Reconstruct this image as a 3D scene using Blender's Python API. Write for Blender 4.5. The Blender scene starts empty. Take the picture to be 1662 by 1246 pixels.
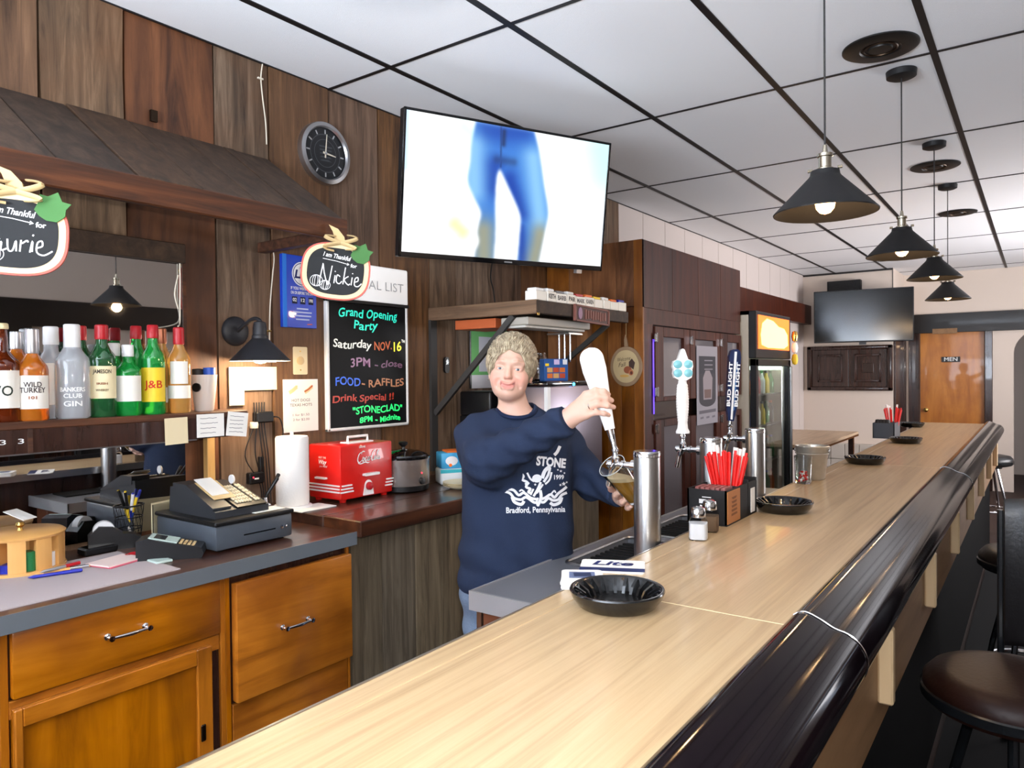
import bpy, bmesh, math, random
import numpy as np
from mathutils import Vector, Matrix, Euler
random.seed(7); np.random.seed(7)
SC = bpy.context.scene
COL = SC.collection
# ------------------------------------------------------------------ camera
FPX, PSI, PIT, ROL, EYE = 1180.0, math.radians(36.0), math.radians(.808), math.radians(-.6), 1.56
cam_d = bpy.data.cameras.new('camera'); cam_d.sensor_width = 36.0; cam_d.lens = FPX/1662*36.0
cam_d.clip_start = .02; cam_d.clip_end = 60
cam = bpy.data.objects.new('camera', cam_d); COL.objects.link(cam)
cam.matrix_world = (Matrix.Translation((0, 0, EYE)) @ Matrix.Rotation(PSI, 4, 'Z')
                    @ Matrix.Rotation(math.pi/2-PIT, 4, 'X') @ Matrix.Rotation(ROL, 4, 'Z'))
SC.camera = cam
# ------------------------------------------------------------------ view, world, light
SC.view_settings.view_transform = 'Standard'; SC.view_settings.look = 'None'
SC.view_settings.exposure = 0.0; SC.view_settings.gamma = 1.0; SC.view_settings.use_curve_mapping = False
wd = bpy.data.worlds.new('world'); SC.world = wd; wd.use_nodes = True
wd.node_tree.nodes['Background'].inputs[0].default_value = (.62, .72, .9, 1)
wd.node_tree.nodes['Background'].inputs[1].default_value = .6
def light(name, kind, loc, energy, col, size=.1, rot=None, sy=None):
    d = bpy.data.lights.new(name, kind); d.energy = energy; d.color = col
    if kind == 'AREA':
        d.size = size
        if sy: d.shape = 'RECTANGLE'; d.size_y = sy
    else: d.shadow_soft_size = size
    o = bpy.data.objects.new(name, d); COL.objects.link(o); o.location = loc
    if rot: o.rotation_euler = rot
    return o
# the flash of the camera that took the picture: a little above and right of the lens, beam along the view
fl = light('camera_flash', 'SPOT', (.045, .03, EYE+.075), 100, (1, .98, .97), .02, (math.pi/2+.03, 0, PSI+.06))
fl.data.spot_size = math.radians(140); fl.data.spot_blend = 1.0
# added fill at unseen windows: front tilted up for ceiling, side for far end
w1 = light('window_ceiling_fill', 'AREA', (-.95, -2.33, 1.75), 420, (.80, .89, 1), 2.3, (math.radians(90+50), 0, 0), 1.6); w1.data.spread = math.radians(110)
w2 = light('added_side_fill', 'AREA', (2.33, 7.9, 1.75), 225, (.97, .94, .95), 2.6, (math.radians(90+18), 0, math.radians(90)), 1.5); w2.data.spread = math.radians(150)
# plain sky light through the same panes
w3 = light('skylight_window', 'AREA', (-.95, -2.34, 1.75), 50, (.80, .89, 1), 2.3, (math.radians(90), 0, 0), 1.6)
# ------------------------------------------------------------------ geometry of the view, used to set out positions
def ray(u, v):
    a2 = (u-831)/FPX; b2 = (623-v)/FPX
    a = a2*math.cos(ROL)+b2*math.sin(ROL); b = -a2*math.sin(ROL)+b2*math.cos(ROL)
    F = math.cos(PIT)+b*math.sin(PIT); Z = -math.sin(PIT)+b*math.cos(PIT)
    return Vector((a*math.cos(PSI)-F*math.sin(PSI), a*math.sin(PSI)+F*math.cos(PSI), Z)), F
EYEP = Vector((0, 0, EYE))
def onX(u, v, X): d, F = ray(u, v); return EYEP+d*(X/d.x)
def onY(u, v, Y): d, F = ray(u, v); return EYEP+d*(Y/d.y)
def onZ(u, v, Z): d, F = ray(u, v); return EYEP+d*((Z-EYE)/d.z)
def atF(u, v, f): d, F = ray(u, v); return EYEP+d*(f/F)
RV = Vector((math.cos(PSI), math.sin(PSI), 0)); FV = Vector((-math.sin(PSI), math.cos(PSI), 0)); UP = Vector((0, 0, 1))
WX = -2.56          # face of the left wall
CZ = 2.833          # ceiling
BZ = 1.07           # bar top
# ------------------------------------------------------------------ materials
def lin(c):
    if isinstance(c, (int, float)): c = (c, c, c)
    return tuple(((x/255)/12.92 if x/255 <= .04045 else ((x/255+.055)/1.055)**2.4) for x in c)+(1,)
MATS = {}
def nmat(name):
    m = bpy.data.materials.new(name); m.use_nodes = True; MATS[name] = m
    return m, m.node_tree.nodes, m.node_tree.links, m.node_tree.nodes['Principled BSDF']
def mat(name, col, rough=.5, metal=0., spec=.5, trans=0., ior=1.45, emit=0., ecol=None, coat=0., bump=0., bscale=60., var=0.):
    if name in MATS: return MATS[name]
    m, N, L, B = nmat(name)
    B.inputs['Base Color'].default_value = lin(col); B.inputs['Roughness'].default_value = rough
    B.inputs['Metallic'].default_value = metal; B.inputs['Specular IOR Level'].default_value = spec
    B.inputs['Transmission Weight'].default_value = trans; B.inputs['IOR'].default_value = ior
    B.inputs['Coat Weight'].default_value = coat
    if emit: B.inputs['Emission Color'].default_value = lin(ecol or col); B.inputs['Emission Strength'].default_value = emit
    if bump or var:
        tc = N.new('ShaderNodeTexCoord'); no = N.new('ShaderNodeTexNoise'); no.inputs['Scale'].default_value = bscale
        no.inputs['Detail'].default_value = 4; L.new(tc.outputs['Object'], no.inputs['Vector'])
        if bump:
            bu = N.new('ShaderNodeBump'); bu.inputs['Strength'].default_value = bump; bu.inputs['Distance'].default_value = .004
            L.new(no.outputs['Fac'], bu.inputs['Height']); L.new(bu.outputs['Normal'], B.inputs['Normal'])
        if var:
            mx = N.new('ShaderNodeMixRGB'); mx.blend_type = 'MULTIPLY'; mx.inputs[0].default_value = var
            mx.inputs[1].default_value = lin(col); L.new(no.outputs['Color'], mx.inputs[2]); 
            hs = N.new('ShaderNodeValToRGB'); hs.color_ramp.elements[0].position = .3; hs.color_ramp.elements[1].position = .7
            hs.color_ramp.elements[0].color = (.35, .33, .3, 1); L.new(no.outputs['Fac'], hs.inputs[0]); L.new(hs.outputs[0], mx.inputs[2])
            L.new(mx.outputs[0], B.inputs['Base Color'])
    return m
def wood(name, cols, axis='Z', scale=3., stretch=14., rough=.55, bump=.25, coat=0., rnd=1., spec=.4, stain=None, tint=0., sat=(.9, 1.1)):
    """grain along axis; each object gets its own piece of the grain (Object Info random)"""
    m, N, L, B = nmat(name)
    tc = N.new('ShaderNodeTexCoord'); oi = N.new('ShaderNodeObjectInfo'); mp = N.new('ShaderNodeMapping')
    ad = N.new('ShaderNodeVectorMath'); ad.operation = 'ADD'; mu = N.new('ShaderNodeVectorMath'); mu.operation = 'SCALE'
    cb = N.new('ShaderNodeCombineXYZ')
    for i in range(3): L.new(oi.outputs['Random'], cb.inputs[i])
    L.new(cb.outputs[0], mu.inputs[0]); mu.inputs['Scale'].default_value = 37.*rnd
    L.new(tc.outputs['Object'], ad.inputs[0]); L.new(mu.outputs[0], ad.inputs[1]); L.new(ad.outputs[0], mp.inputs[0])
    s = [scale*stretch]*3; s['XYZ'.index(axis)] = scale
    mp.inputs['Scale'].default_value = s
    n1 = N.new('ShaderNodeTexNoise'); n1.inputs['Scale'].default_value = 1.; n1.inputs['Detail'].default_value = 8; n1.inputs['Roughness'].default_value = .65
    n1.inputs['Distortion'].default_value = .6
    L.new(mp.outputs[0], n1.inputs['Vector'])
    r = N.new('ShaderNodeValToRGB'); L.new(n1.outputs['Fac'], r.inputs[0])
    while len(r.color_ramp.elements) < len(cols): r.color_ramp.elements.new(.5)
    for i, c in enumerate(cols):
        r.color_ramp.elements[i].position = .3+.42*i/(len(cols)-1); r.color_ramp.elements[i].color = lin(c)
    out = r.outputs[0]
    if tint:      # boards differ from one another
        hs = N.new('ShaderNodeHueSaturation'); ma = N.new('ShaderNodeMapRange'); L.new(oi.outputs['Random'], ma.inputs[0])
        ma.inputs[3].default_value = 1-tint; ma.inputs[4].default_value = 1+tint; L.new(ma.outputs[0], hs.inputs['Value'])
        mb = N.new('ShaderNodeMath'); mb.operation = 'MULTIPLY'; mb.inputs[1].default_value = 7.3; L.new(oi.outputs['Random'], mb.inputs[0])
        mc = N.new('ShaderNodeMath'); mc.operation = 'FRACT'; L.new(mb.outputs[0], mc.inputs[0])
        md = N.new('ShaderNodeMapRange'); md.inputs[3].default_value = sat[0]; md.inputs[4].default_value = sat[1]; L.new(mc.outputs[0], md.inputs[0])
        L.new(md.outputs[0], hs.inputs['Saturation']); L.new(out, hs.inputs['Color']); out = hs.outputs[0]
    if stain:     # big irregular stains with a colour of their own
        n2 = N.new('ShaderNodeTexNoise'); n2.inputs['Scale'].default_value = stain[1]; n2.inputs['Detail'].default_value = 3
        L.new(ad.outputs[0], n2.inputs['Vector'])
        r2 = N.new('ShaderNodeValToRGB'); r2.color_ramp.elements[0].position = .48; r2.color_ramp.elements[1].position = .68
        L.new(n2.outputs['Fac'], r2.inputs[0])
        mx = N.new('ShaderNodeMixRGB'); L.new(r2.outputs[0], mx.inputs[0]); L.new(out, mx.inputs[1]); mx.inputs[2].default_value = lin(stain[0])
        mf = N.new('ShaderNodeMath'); mf.operation = 'MULTIPLY'; mf.inputs[1].default_value = stain[2]; L.new(r2.outputs[0], mf.inputs[0]); L.new(mf.outputs[0], mx.inputs[0])
        out = mx.outputs[0]
    L.new(out, B.inputs['Base Color']); B.inputs['Roughness'].default_value = rough; B.inputs['Coat Weight'].default_value = coat
    B.inputs['Specular IOR Level'].default_value = spec
    bu = N.new('ShaderNodeBump'); bu.inputs['Strength'].default_value = bump; bu.inputs['Distance'].default_value = .003
    L.new(n1.outputs['Fac'], bu.inputs['Height']); L.new(bu.outputs['Normal'], B.inputs['Normal'])
    return m
def vcol(name, rough=.6, emit=0., spec=.3):
    """flat print: colour kept per corner of the mesh"""
    if name in MATS: return MATS[name]
    m, N, L, B = nmat(name); a = N.new('ShaderNodeVertexColor'); a.layer_name = 'Col'
    B.inputs['Roughness'].default_value = rough; B.inputs['Specular IOR Level'].default_value = spec
    if emit:
        B.inputs['Base Color'].default_value = (.01, .01, .01, 1); L.new(a.outputs[0], B.inputs['Emission Color']); B.inputs['Emission Strength'].default_value = emit
    else: L.new(a.outputs[0], B.inputs['Base Color'])
    return m
def glass(name, col, rough=.02, ior=1.45):
    return mat(name, col, rough, trans=1., ior=ior)
# ------------------------------------------------------------------ mesh builder
TM = {}
def ident(): return Matrix.Identity(4)
def frame(o, x, y, z=None):
    """matrix whose local x, y, z are the given directions"""
    x = Vector(x).normalized(); y = Vector(y); y = (y-x*y.dot(x)).normalized(); z = x.cross(y)
    return Matrix(((x.x, y.x, z.x, o[0]), (x.y, y.y, z.y, o[1]), (x.z, y.z, z.z, o[2]), (0, 0, 0, 1)))
def facingX(o): return frame(o, (0, 1, 0), (0, 0, 1))      # a picture on the left wall: right = +Y, up = Z, out = +X
def facingY(o): return frame(o, (1, 0, 0), (0, 0, 1))      # a picture facing the viewer from the back: right = +X, up = Z, out = -Y
class MB:
    def __init__(s): s.v = []; s.f = []; s.sm = []; s.mi = []; s.c = []
    def add(s, v, f, sm=False, m=0, M=None, c=None):
        b = len(s.v)
        s.v += [tuple(M @ Vector(p)) if M is not None else tuple(p) for p in v]
        for q in f:
            s.f.append(tuple(b+i for i in q)); s.sm.append(sm); s.mi.append(m); s.c.append(c)
        return s
    def bx(s, x0, x1, y0, y1, z0, z1, M=None, m=0, bev=0, seg=1, c=None):
        x0, x1 = min(x0, x1), max(x0, x1); y0, y1 = min(y0, y1), max(y0, y1); z0, z1 = min(z0, z1), max(z0, z1)
        if bev:
            bm = bmesh.new(); bmesh.ops.create_cube(bm, size=1)
            for q in bm.verts: q.co = ((x0+x1)/2+q.co.x*(x1-x0), (y0+y1)/2+q.co.y*(y1-y0), (z0+z1)/2+q.co.z*(z1-z0))
            bmesh.ops.bevel(bm, geom=bm.edges[:], offset=bev, segments=seg, affect='EDGES', profile=.5)
            bm.verts.index_update()
            s.add([q.co[:] for q in bm.verts], [[w.index for w in q.verts] for q in bm.faces], seg > 1, m, M, c); bm.free(); return s
        v = [(x, y, z) for z in (z0, z1) for y in (y0, y1) for x in (x0, x1)]
        return s.add(v, [(0, 2, 3, 1), (4, 5, 7, 6), (0, 1, 5, 4), (2, 6, 7, 3), (0, 4, 6, 2), (1, 3, 7, 5)], False, m, M, c)
    def cb(s, c0, size, M=None, m=0, bev=0, seg=1, c=None):
        x, y, z = c0; a, b, d = size
        return s.bx(x-a/2, x+a/2, y-b/2, y+b/2, z-d/2, z+d/2, M, m, bev, seg, c)
    def quad(s, p, m=0, M=None, c=None): return s.add(p, [tuple(range(len(p)))], False, m, M, c)
    def tube(s, pts, r, n=8, m=0, closed=False, M=None, caps=True, flat=1., c=None):
        pts = [Vector(p) for p in pts]; k = len(pts); rr = r if isinstance(r, (list, tuple)) else [r]*k
        v = []; f = []; nrm = None
        for i, p in enumerate(pts):
            a = pts[i-1] if (i or closed) else pts[0]; b = pts[(i+1) % k] if (i < k-1 or closed) else pts[-1]
            t = (b-a).normalized() if (b-a).length > 1e-9 else UP
            if nrm is None:
                nrm = t.orthogonal().normalized()
            else:
                nrm = (nrm-t*nrm.dot(t)); nrm = nrm.normalized() if nrm.length > 1e-6 else t.orthogonal().normalized()
            bn = t.cross(nrm)
            for j in range(n):
                an = 2*math.pi*j/n; v.append(p+(nrm*math.cos(an)+bn*math.sin(an)*flat)*rr[i])
        for i in range(k if closed else k-1):
            for j in range(n):
                a = i*n+j; b = i*n+(j+1) % n; i2 = ((i+1) % k)*n
                f.append((a, b, i2+(j+1) % n, i2+j))
        if caps and not closed: f += [tuple(range(n))[::-1], tuple(range((k-1)*n, k*n))]
        return s.add(v, f, True, m, M, c)
    def lathe(s, prof, n=24, M=None, m=0, sm=True, sx=1., sy=1., c=None, ph=0., cap=True):
        """profile of (radius, height) turned about local z"""
        v = []; f = []; k = len(prof)
        for r, z in prof:
            for j in range(n):
                a = 2*math.pi*j/n+ph; v.append((r*math.cos(a)*sx, r*math.sin(a)*sy, z))
        for i in range(k-1):
            for j in range(n):
                a = i*n+j; b = i*n+(j+1) % n; f.append((a, b, b+n, a+n))
        if cap and prof[0][0] > 1e-6: f.append(tuple(range(n))[::-1])
        if cap and prof[-1][0] > 1e-6: f.append(tuple(range((k-1)*n, k*n)))
        return s.add(v, f, sm, m, M, c)
    def prism(s, poly, z0, z1, M=None, m=0, sm=False, c=None):
        """outline in local xy, thickness along local z"""
        n = len(poly); v = [(x, y, z0) for x, y in poly]+[(x, y, z1) for x, y in poly]
        f = [tuple(range(n))[::-1], tuple(range(n, 2*n))]+[(i, (i+1) % n, n+(i+1) % n, n+i) for i in range(n)]
        return s.add(v, f, sm, m, M, c)
    def ribbon(s, pts, w, M=None, m=0, z=0., c=None, taper=False):
        """a flat painted stroke in local xy"""
        P = [Vector((x, y)) for x, y in pts]; k = len(P); v = []; f = []
        for i in range(k):
            t = P[min(i+1, k-1)]-P[max(i-1, 0)]; t = t.normalized() if t.length else Vector((1, 0)); nn = Vector((-t.y, t.x))
            ww = w*(.35+.65*math.sin(math.pi*(i+.5)/k)) if taper else w
            v += [(P[i].x+nn.x*ww/2, P[i].y+nn.y*ww/2, z), (P[i].x-nn.x*ww/2, P[i].y-nn.y*ww/2, z)]
        for i in range(k-1): f.append((2*i+1, 2*i+3, 2*i+2, 2*i))
        return s.add(v, f, False, m, M, c)
    def text(s, t, size, M=None, m=0, ax='CENTER', ext=0., w=None, shear=0., c=None, bold=0.):
        cu = bpy.data.curves.new('t', 'FONT'); cu.body = t; cu.size = size; cu.align_x = ax; cu.align_y = 'CENTER'; cu.extrude = ext; cu.shear = shear
        cu.resolution_u = 3; cu.offset = bold
        o = bpy.data.objects.new('t', cu); COL.objects.link(o)
        dg = bpy.context.evaluated_depsgraph_get(); me = bpy.data.meshes.new_from_object(o.evaluated_get(dg))
        vs = [p.co[:] for p in me.vertices]; fs = [tuple(p.vertices) for p in me.polygons]
        if w and vs:
            x0 = min(p[0] for p in vs); x1 = max(p[0] for p in vs); k = w/max(x1-x0, 1e-6); mid = (x0+x1)/2 if ax == 'CENTER' else x0
            off = 0 if ax == 'CENTER' else x0
            vs = [((p[0]-mid)*k+off, p[1], p[2]) for p in vs]
        bpy.data.objects.remove(o); bpy.data.curves.remove(cu); bpy.data.meshes.remove(me)
        return s.add(vs, fs, False, m, M, c)
    def build(s, name, mats, parent=None, origin=None, local=False):
        """one mesh object; vertices were given in world space unless local"""
        me = bpy.data.meshes.new(name); o = bpy.data.objects.new(name, me); COL.objects.link(o)
        B = ident()
        if parent is not None:
            o.parent = parent; B = TM[parent.name]
        O = Matrix.Translation(origin) if origin is not None else ident()
        if parent is None: TM[o.name] = O
        else:
            TM[o.name] = B@O if local else (B @ (Matrix.Translation(B.inverted() @ Vector(origin)) if origin is not None else ident()))
        if origin is not None: o.location = origin if (parent is None or local) else B.inverted() @ Vector(origin)
        inv = TM[o.name].inverted()
        V = s.v if local else [tuple(inv @ Vector(p)) for p in s.v]
        me.from_pydata(V, [], s.f); me.update()
        for i, p in enumerate(me.polygons): p.use_smooth = s.sm[i]; p.material_index = s.mi[i]
        for q in (mats if isinstance(mats, (list, tuple)) else [mats]): me.materials.append(MATS[q] if isinstance(q, str) else q)
        if any(q is not None for q in s.c):
            ca = me.color_attributes.new('Col', 'FLOAT_COLOR', 'CORNER'); k = 0
            for i, p in enumerate(me.polygons):
                cc = lin(s.c[i]) if s.c[i] is not None else (1, 1, 1, 1)
                for _ in p.vertices: ca.data[k].color = cc; k += 1
        if any(s.sm):
            try: me.set_sharp_from_angle(angle=math.radians(42))
            except Exception: pass
        bm = bmesh.new(); bm.from_mesh(me); bmesh.ops.recalc_face_normals(bm, faces=bm.faces[:]); bm.to_mesh(me); bm.free()
        return o
def flatbuild(mb, name, mats, parent=None, origin=None):
    return mb.build(name, mats, parent, origin)
def tag(o, label=None, cat=None, group=None, kind=None):
    for k, v in (('label', label), ('category', cat), ('group', group), ('kind', kind)):
        if v: o[k] = v
    return o
def thing(name, label, cat, loc, rotz=0., group=None, M=None):
    o = bpy.data.objects.new(name, None); COL.objects.link(o); o.empty_display_size = .05
    if M is None: M = Matrix.Translation(loc) @ Matrix.Rotation(rotz, 4, 'Z')
    o.matrix_world = M; o.location = M.to_translation(); o.rotation_euler = M.to_euler(); TM[o.name] = M.copy()
    return tag(o, label, cat, group)
def copy_tree(o, M=None, parent=None, label=None):
    c = o.copy(); COL.objects.link(c); c.parent = parent
    if M is not None: c.location = M.to_translation(); c.rotation_euler = M.to_euler(); TM[c.name] = M
    if label: c['label'] = label
    for ch in list(o.children): copy_tree(ch, None, c)
    return c
def struct(o): o['kind'] = 'structure'; return o
def arc(cx, cy, rx, ry, a0, a1, n): return [(cx+rx*math.cos(math.radians(a0+(a1-a0)*i/n)), cy+ry*math.sin(math.radians(a0+(a1-a0)*i/n))) for i in range(n+1)]
def rrect(w, h, r, n=5, cx=0, cy=0):
    p = []
    for sx, sy, a in ((1, 1, 0), (-1, 1, 90), (-1, -1, 180), (1, -1, 270)):
        p += arc(cx+sx*(w/2-r), cy+sy*(h/2-r), r, r, a, a+90, n)
    return p
def smooth_path(pts, n=6):
    """Catmull-Rom through the points (any dimension)"""
    P = [Vector(p) for p in pts]; out = []
    for i in range(len(P)-1):
        a = P[max(i-1, 0)]; b = P[i]; c = P[i+1]; d = P[min(i+2, len(P)-1)]
        for k in range(n):
            t = k/n; out.append(.5*((2*b)+(c-a)*t+(2*a-5*b+4*c-d)*t*t+(3*b-a-3*c+d)*t**3))
    out.append(P[-1]); return out
# ================================================================== materials
wood('barn_gray', [(58, 43, 32), (106, 83, 62), (144, 117, 92)], 'Z', 2.2, 13, .75, .6, tint=.16, sat=(.85, 1.2), stain=((104, 66, 36), 2.2, .5))
wood('barn_brown', [(58, 40, 28), (106, 77, 54), (138, 104, 76)], 'Z', 2.2, 13, .7, .5, tint=.2, sat=(.7, 1.25), stain=((112, 82, 62), 2.0, .5))
wood('barn_orange', [(54, 27, 11), (108, 60, 22), (136, 80, 34)], 'Z', 1.6, 8, .6, .35, tint=.12, stain=((62, 38, 24), 3.0, .7))
wood('barn_pale', [(62, 54, 42), (100, 88, 70), (124, 110, 90)], 'Z', 2.2, 14, .8, .6, tint=.2)
wood('awning_wood', [(38, 27, 19), (60, 44, 32), (82, 62, 46)], 'X', 2.4, 9, .7, .4, tint=.25)
wood('fascia_wood', [(36, 18, 9), (72, 38, 18), (102, 58, 30)], 'Y', 2.0, 16, .55, .3, tint=.1)
wood('honey_wood', [(124, 68, 18), (176, 104, 30), (200, 124, 42)], 'Y', 1.6, 9, .32, .12, coat=.25, tint=.05, sat=(1, 1.05), stain=((112, 56, 14), 2.6, .7))
wood('honey_wood_v', [(124, 68, 18), (172, 102, 30), (196, 120, 42)], 'Z', 1.6, 9, .34, .12, coat=.25, tint=.05, sat=(1, 1.05), stain=((104, 54, 14), 3, .7))
wood('counter_dark', [(40, 22, 16), (66, 38, 26), (92, 56, 38)], 'Y', 1.6, 12, .3, .1, coat=.3, tint=.1)
wood('bar_laminate', [(160, 132, 97), (182, 155, 117), (194, 169, 131)], 'Y', 1.1, 44, .3, .02, coat=.15, rnd=.4, spec=.5)
wood('cooler_wood', [(46, 18, 12), (70, 30, 18), (92, 44, 24)], 'Z', 1.5, 9, .4, .12, spec=.2, tint=.12)
wood('cooler_side', [(88, 50, 20), (134, 82, 38), (162, 108, 56)], 'Z', 1.4, 8, .32, .1, coat=.3, tint=.12, stain=((84, 42, 16), 2.5, .6))
wood('men_door_wood', [(150, 84, 22), (184, 112, 36), (206, 134, 54)], 'Z', 1.2, 6, .35, .05, coat=.2, stain=((160, 92, 30), 4, .6))
wood('dark_trim', [(36, 22, 18), (52, 32, 26), (66, 42, 34)], 'Z', 2, 12, .25, .1, coat=.4, tint=.1)
wood('yellow_pine', [(188, 140, 76), (208, 162, 96), (220, 178, 116)], 'Z', 2, 12, .5, .1)
wood('panel_tan', [(120, 88, 58), (138, 104, 70), (148, 112, 78)], 'Y', 2, 10, .5, .05)
mat('tile_white', (243, 244, 247), .9, bump=.3, bscale=420)
mat('grid_black', (16, 14, 16), .5)
mat('wall_beige', (218, 203, 190), .75, bump=.08, bscale=240)
mat('panel_white', (204, 192, 186), .6, bump=.05, bscale=200)
mat('batten_white', (232, 226, 220), .5)
mat('beam_black', (22, 18, 17), .4, coat=.2)
mat('floor_dark', (58, 40, 34), .65, bump=.4, bscale=180, var=.5)
mat('rubber_black', (13, 13, 14), .7, spec=.25)
mat('black_plastic', (18, 18, 20), .35); mat('black_matte', (22, 21, 22), .7); mat('black_gloss', (10, 10, 12), .08, coat=.5)
mat('chrome', (220, 220, 222), .12, 1.); mat('steel', (170, 168, 166), .3, 1.); mat('steel_dull', (122, 122, 124), .42, 1.)
mat('brass', (196, 160, 90), .25, 1.); mat('bronze', (60, 48, 38), .4, 1.); mat('white_paint', (236, 236, 234), .45)
mat('white_paper', (238, 236, 230), .8); mat('cream', (222, 206, 168), .6); mat('mirror', (205, 205, 205), .015, 1.)
mat('cable_white', (226, 216, 196), .5); mat('cable_black', (14, 13, 13), .5)
mat('sky_pane', (220, 232, 255), .2, emit=2.2)
# ================================================================== room shell
XR, YF, YB, YB2 = 2.4, -2.4, 11.1, 10.17
b = MB(); b.bx(-2.7, XR+.1, YF-.1, 13.2, -.1, 0); FLOOR = struct(b.build('floor', 'floor_dark'))
b = MB(); b.bx(-1.0, 0, -1, 8, 0, .006)
tag(b.build('rubber_mat', 'rubber_black', origin=(.12, 3.2, 0)) , 'long black rubber runner on the floor along the bar stools', 'floor mat') if False else None
ceil = MB().bx(-2.7, XR+.1, YF-.1, 13.2, CZ+.02, CZ+.1).build('ceiling', 'tile_white'); struct(ceil)
xl = [WX]+[-2.174+.6096*i for i in range(8)]+[XR]
yl = [YF]+[2.159+1.2192*j for j in range(-3, 8)]+[YB]
for i in range(len(xl)-1):
    for j in range(len(yl)-1):
        MB().bx(xl[i]+.004, xl[i+1]-.004, yl[j]+.004, yl[j+1]-.004, CZ, CZ+.014).build('ceiling_tile', 'tile_white', ceil, origin=((xl[i]+xl[i+1])/2, (yl[j]+yl[j+1])/2, CZ))
for x in xl[1:-1]: MB().bx(x-.013, x+.013, YF, YB, CZ-.004, CZ+.016).build('grid_bar', 'grid_black', ceil)
for y in yl[1:-1]:
    MB().bx(WX, XR, y-.0085, y+.0085, CZ-.003, CZ+.016).build('grid_bar', 'grid_black', ceil)
MB().bx(WX, WX+.008, YF, YB2, CZ-.005, CZ).build('wall_angle', 'grid_black', ceil)
# left wall: barn boards to the cooler, pale grooved panels beyond
wl = struct(MB().bx(WX-.12, WX-.022, YF, 4.9, 0, CZ).build('wall_left', 'beam_black'))
uv = [(73, 60), (212, 90), (358, 150), (446, 110), (541, 140), (622, 200), (700, 470), (742, 470), (800, 470), (850, 470), (900, 470)]
yb = [onX(u, v, WX).y for u, v in uv]
edges = [YF, -2.1, -1.85, -1.55, -1.22, -.95, -.62, -.3, -.02, .3, .58]+yb+[yb[-1]+.3, yb[-1]+.6, 4.9]
kinds = {11: 'barn_gray', 12: 'barn_orange', 13: 'barn_gray', 14: 'barn_brown', 15: 'barn_brown', 16: 'barn_brown', 17: 'barn_gray', 18: 'barn_gray', 19: 'barn_brown', 20: 'barn_brown'}
for i in range(len(edges)-1):
    pr = random.uniform(-.006, .006)
    k = kinds.get(i, random.choice(['barn_gray', 'barn_brown', 'barn_brown']))
    # uneven sawn edges
    a, c = edges[i]+.002, edges[i+1]-.002; L = []; R = []
    for q in range(13):
        z = CZ*q/12; L.append((a+abs(random.gauss(0, .0022)), z)); R.append((c-abs(random.gauss(0, .0022)), z))
    M = frame((WX-.022, 0, 0), (0, 1, 0), (0, 0, 1))
    MB().prism(L[::1]+R[::-1], 0, .022+pr, M).build('plank', k, wl, origin=(WX, (a+c)/2, 0))
wf = struct(MB().bx(WX-.12, WX-.008, 4.9, YB2+.05, 0, CZ).build('wall_left_far', 'batten_white'))
y = 4.9
while y < YB2:
    y2 = min(y+.42, YB2)
    MB().bx(WX-.01, WX, y+.004, y2-.004, 0, CZ).build('panel', 'panel_white', wf, origin=(WX, y, 0)); y += .42
# back wall in two steps with a dark beam, the rest of the room behind the photographer
struct(MB().bx(WX-.1, -1.5, YB2, YB2+.1, 0, CZ).build('wall_back_left', 'wall_beige'))
struct(MB().bx(-1.5, -1.49, YB2, YB, 0, CZ).build('wall_back_return', 'wall_beige'))
DX0, DX1, DZ1 = -1.325, -.56, 2.06
AX0, AX1 = -.27, .75                      # arched opening
wb = MB()
wb.bx(-1.6, DX0, YB, YB+.14, 0, CZ); wb.bx(DX0, DX1, YB, YB+.14, DZ1, CZ); wb.bx(DX1, AX0, YB, YB+.14, 0, CZ); wb.bx(AX1, XR, YB, YB+.14, 0, CZ)
ap = [(AX0, CZ), (AX0, 1.75)]+arc(AX0+.3, 1.75, .3, .3, 180, 90, 8)[1:]+arc(AX1-.3, 1.75, .3, .3, 90, 0, 8)+[(AX1, CZ)]
wb.prism(ap, -.14, 0, facingY((0, YB, 0)))
struct(wb.build('wall_back', 'wall_beige'))
struct(MB().bx(-1.6, XR+.1, 13.0, 13.1, 0, CZ).build('wall_back_hall', 'wall_beige'))
struct(MB().bx(-.02, .06, YB+.5, YB+.62, 0, CZ).build('trim_6', 'wall_beige'))
struct(MB().bx(-1.4, 0, 12.9, 12.98, 1.9, 1.93).build('trim_7', 'dark_trim')) if False else None
for n, x0, x1, y0, y1 in ((1, -1.50, XR, YB-.05, YB), ):
    struct(MB().bx(x0, x1, y0, y1, 2.04, 2.29, bev=.004).build('trim_1', 'beam_black'))
struct(MB().bx(WX, WX+.10, 5.68, YB2, 2.17, 2.42, bev=.004).build('trim_2', 'cooler_wood'))
struct(MB().bx(WX, -1.49, YB2-.02, YB2, CZ-.025, CZ-.005).build('trim_3', 'beam_black'))
struct(MB().bx(-1.494, -1.488, YB2-.004, YB2+.02, 2.3, CZ).build('trim_4', 'beam_black'))
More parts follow.
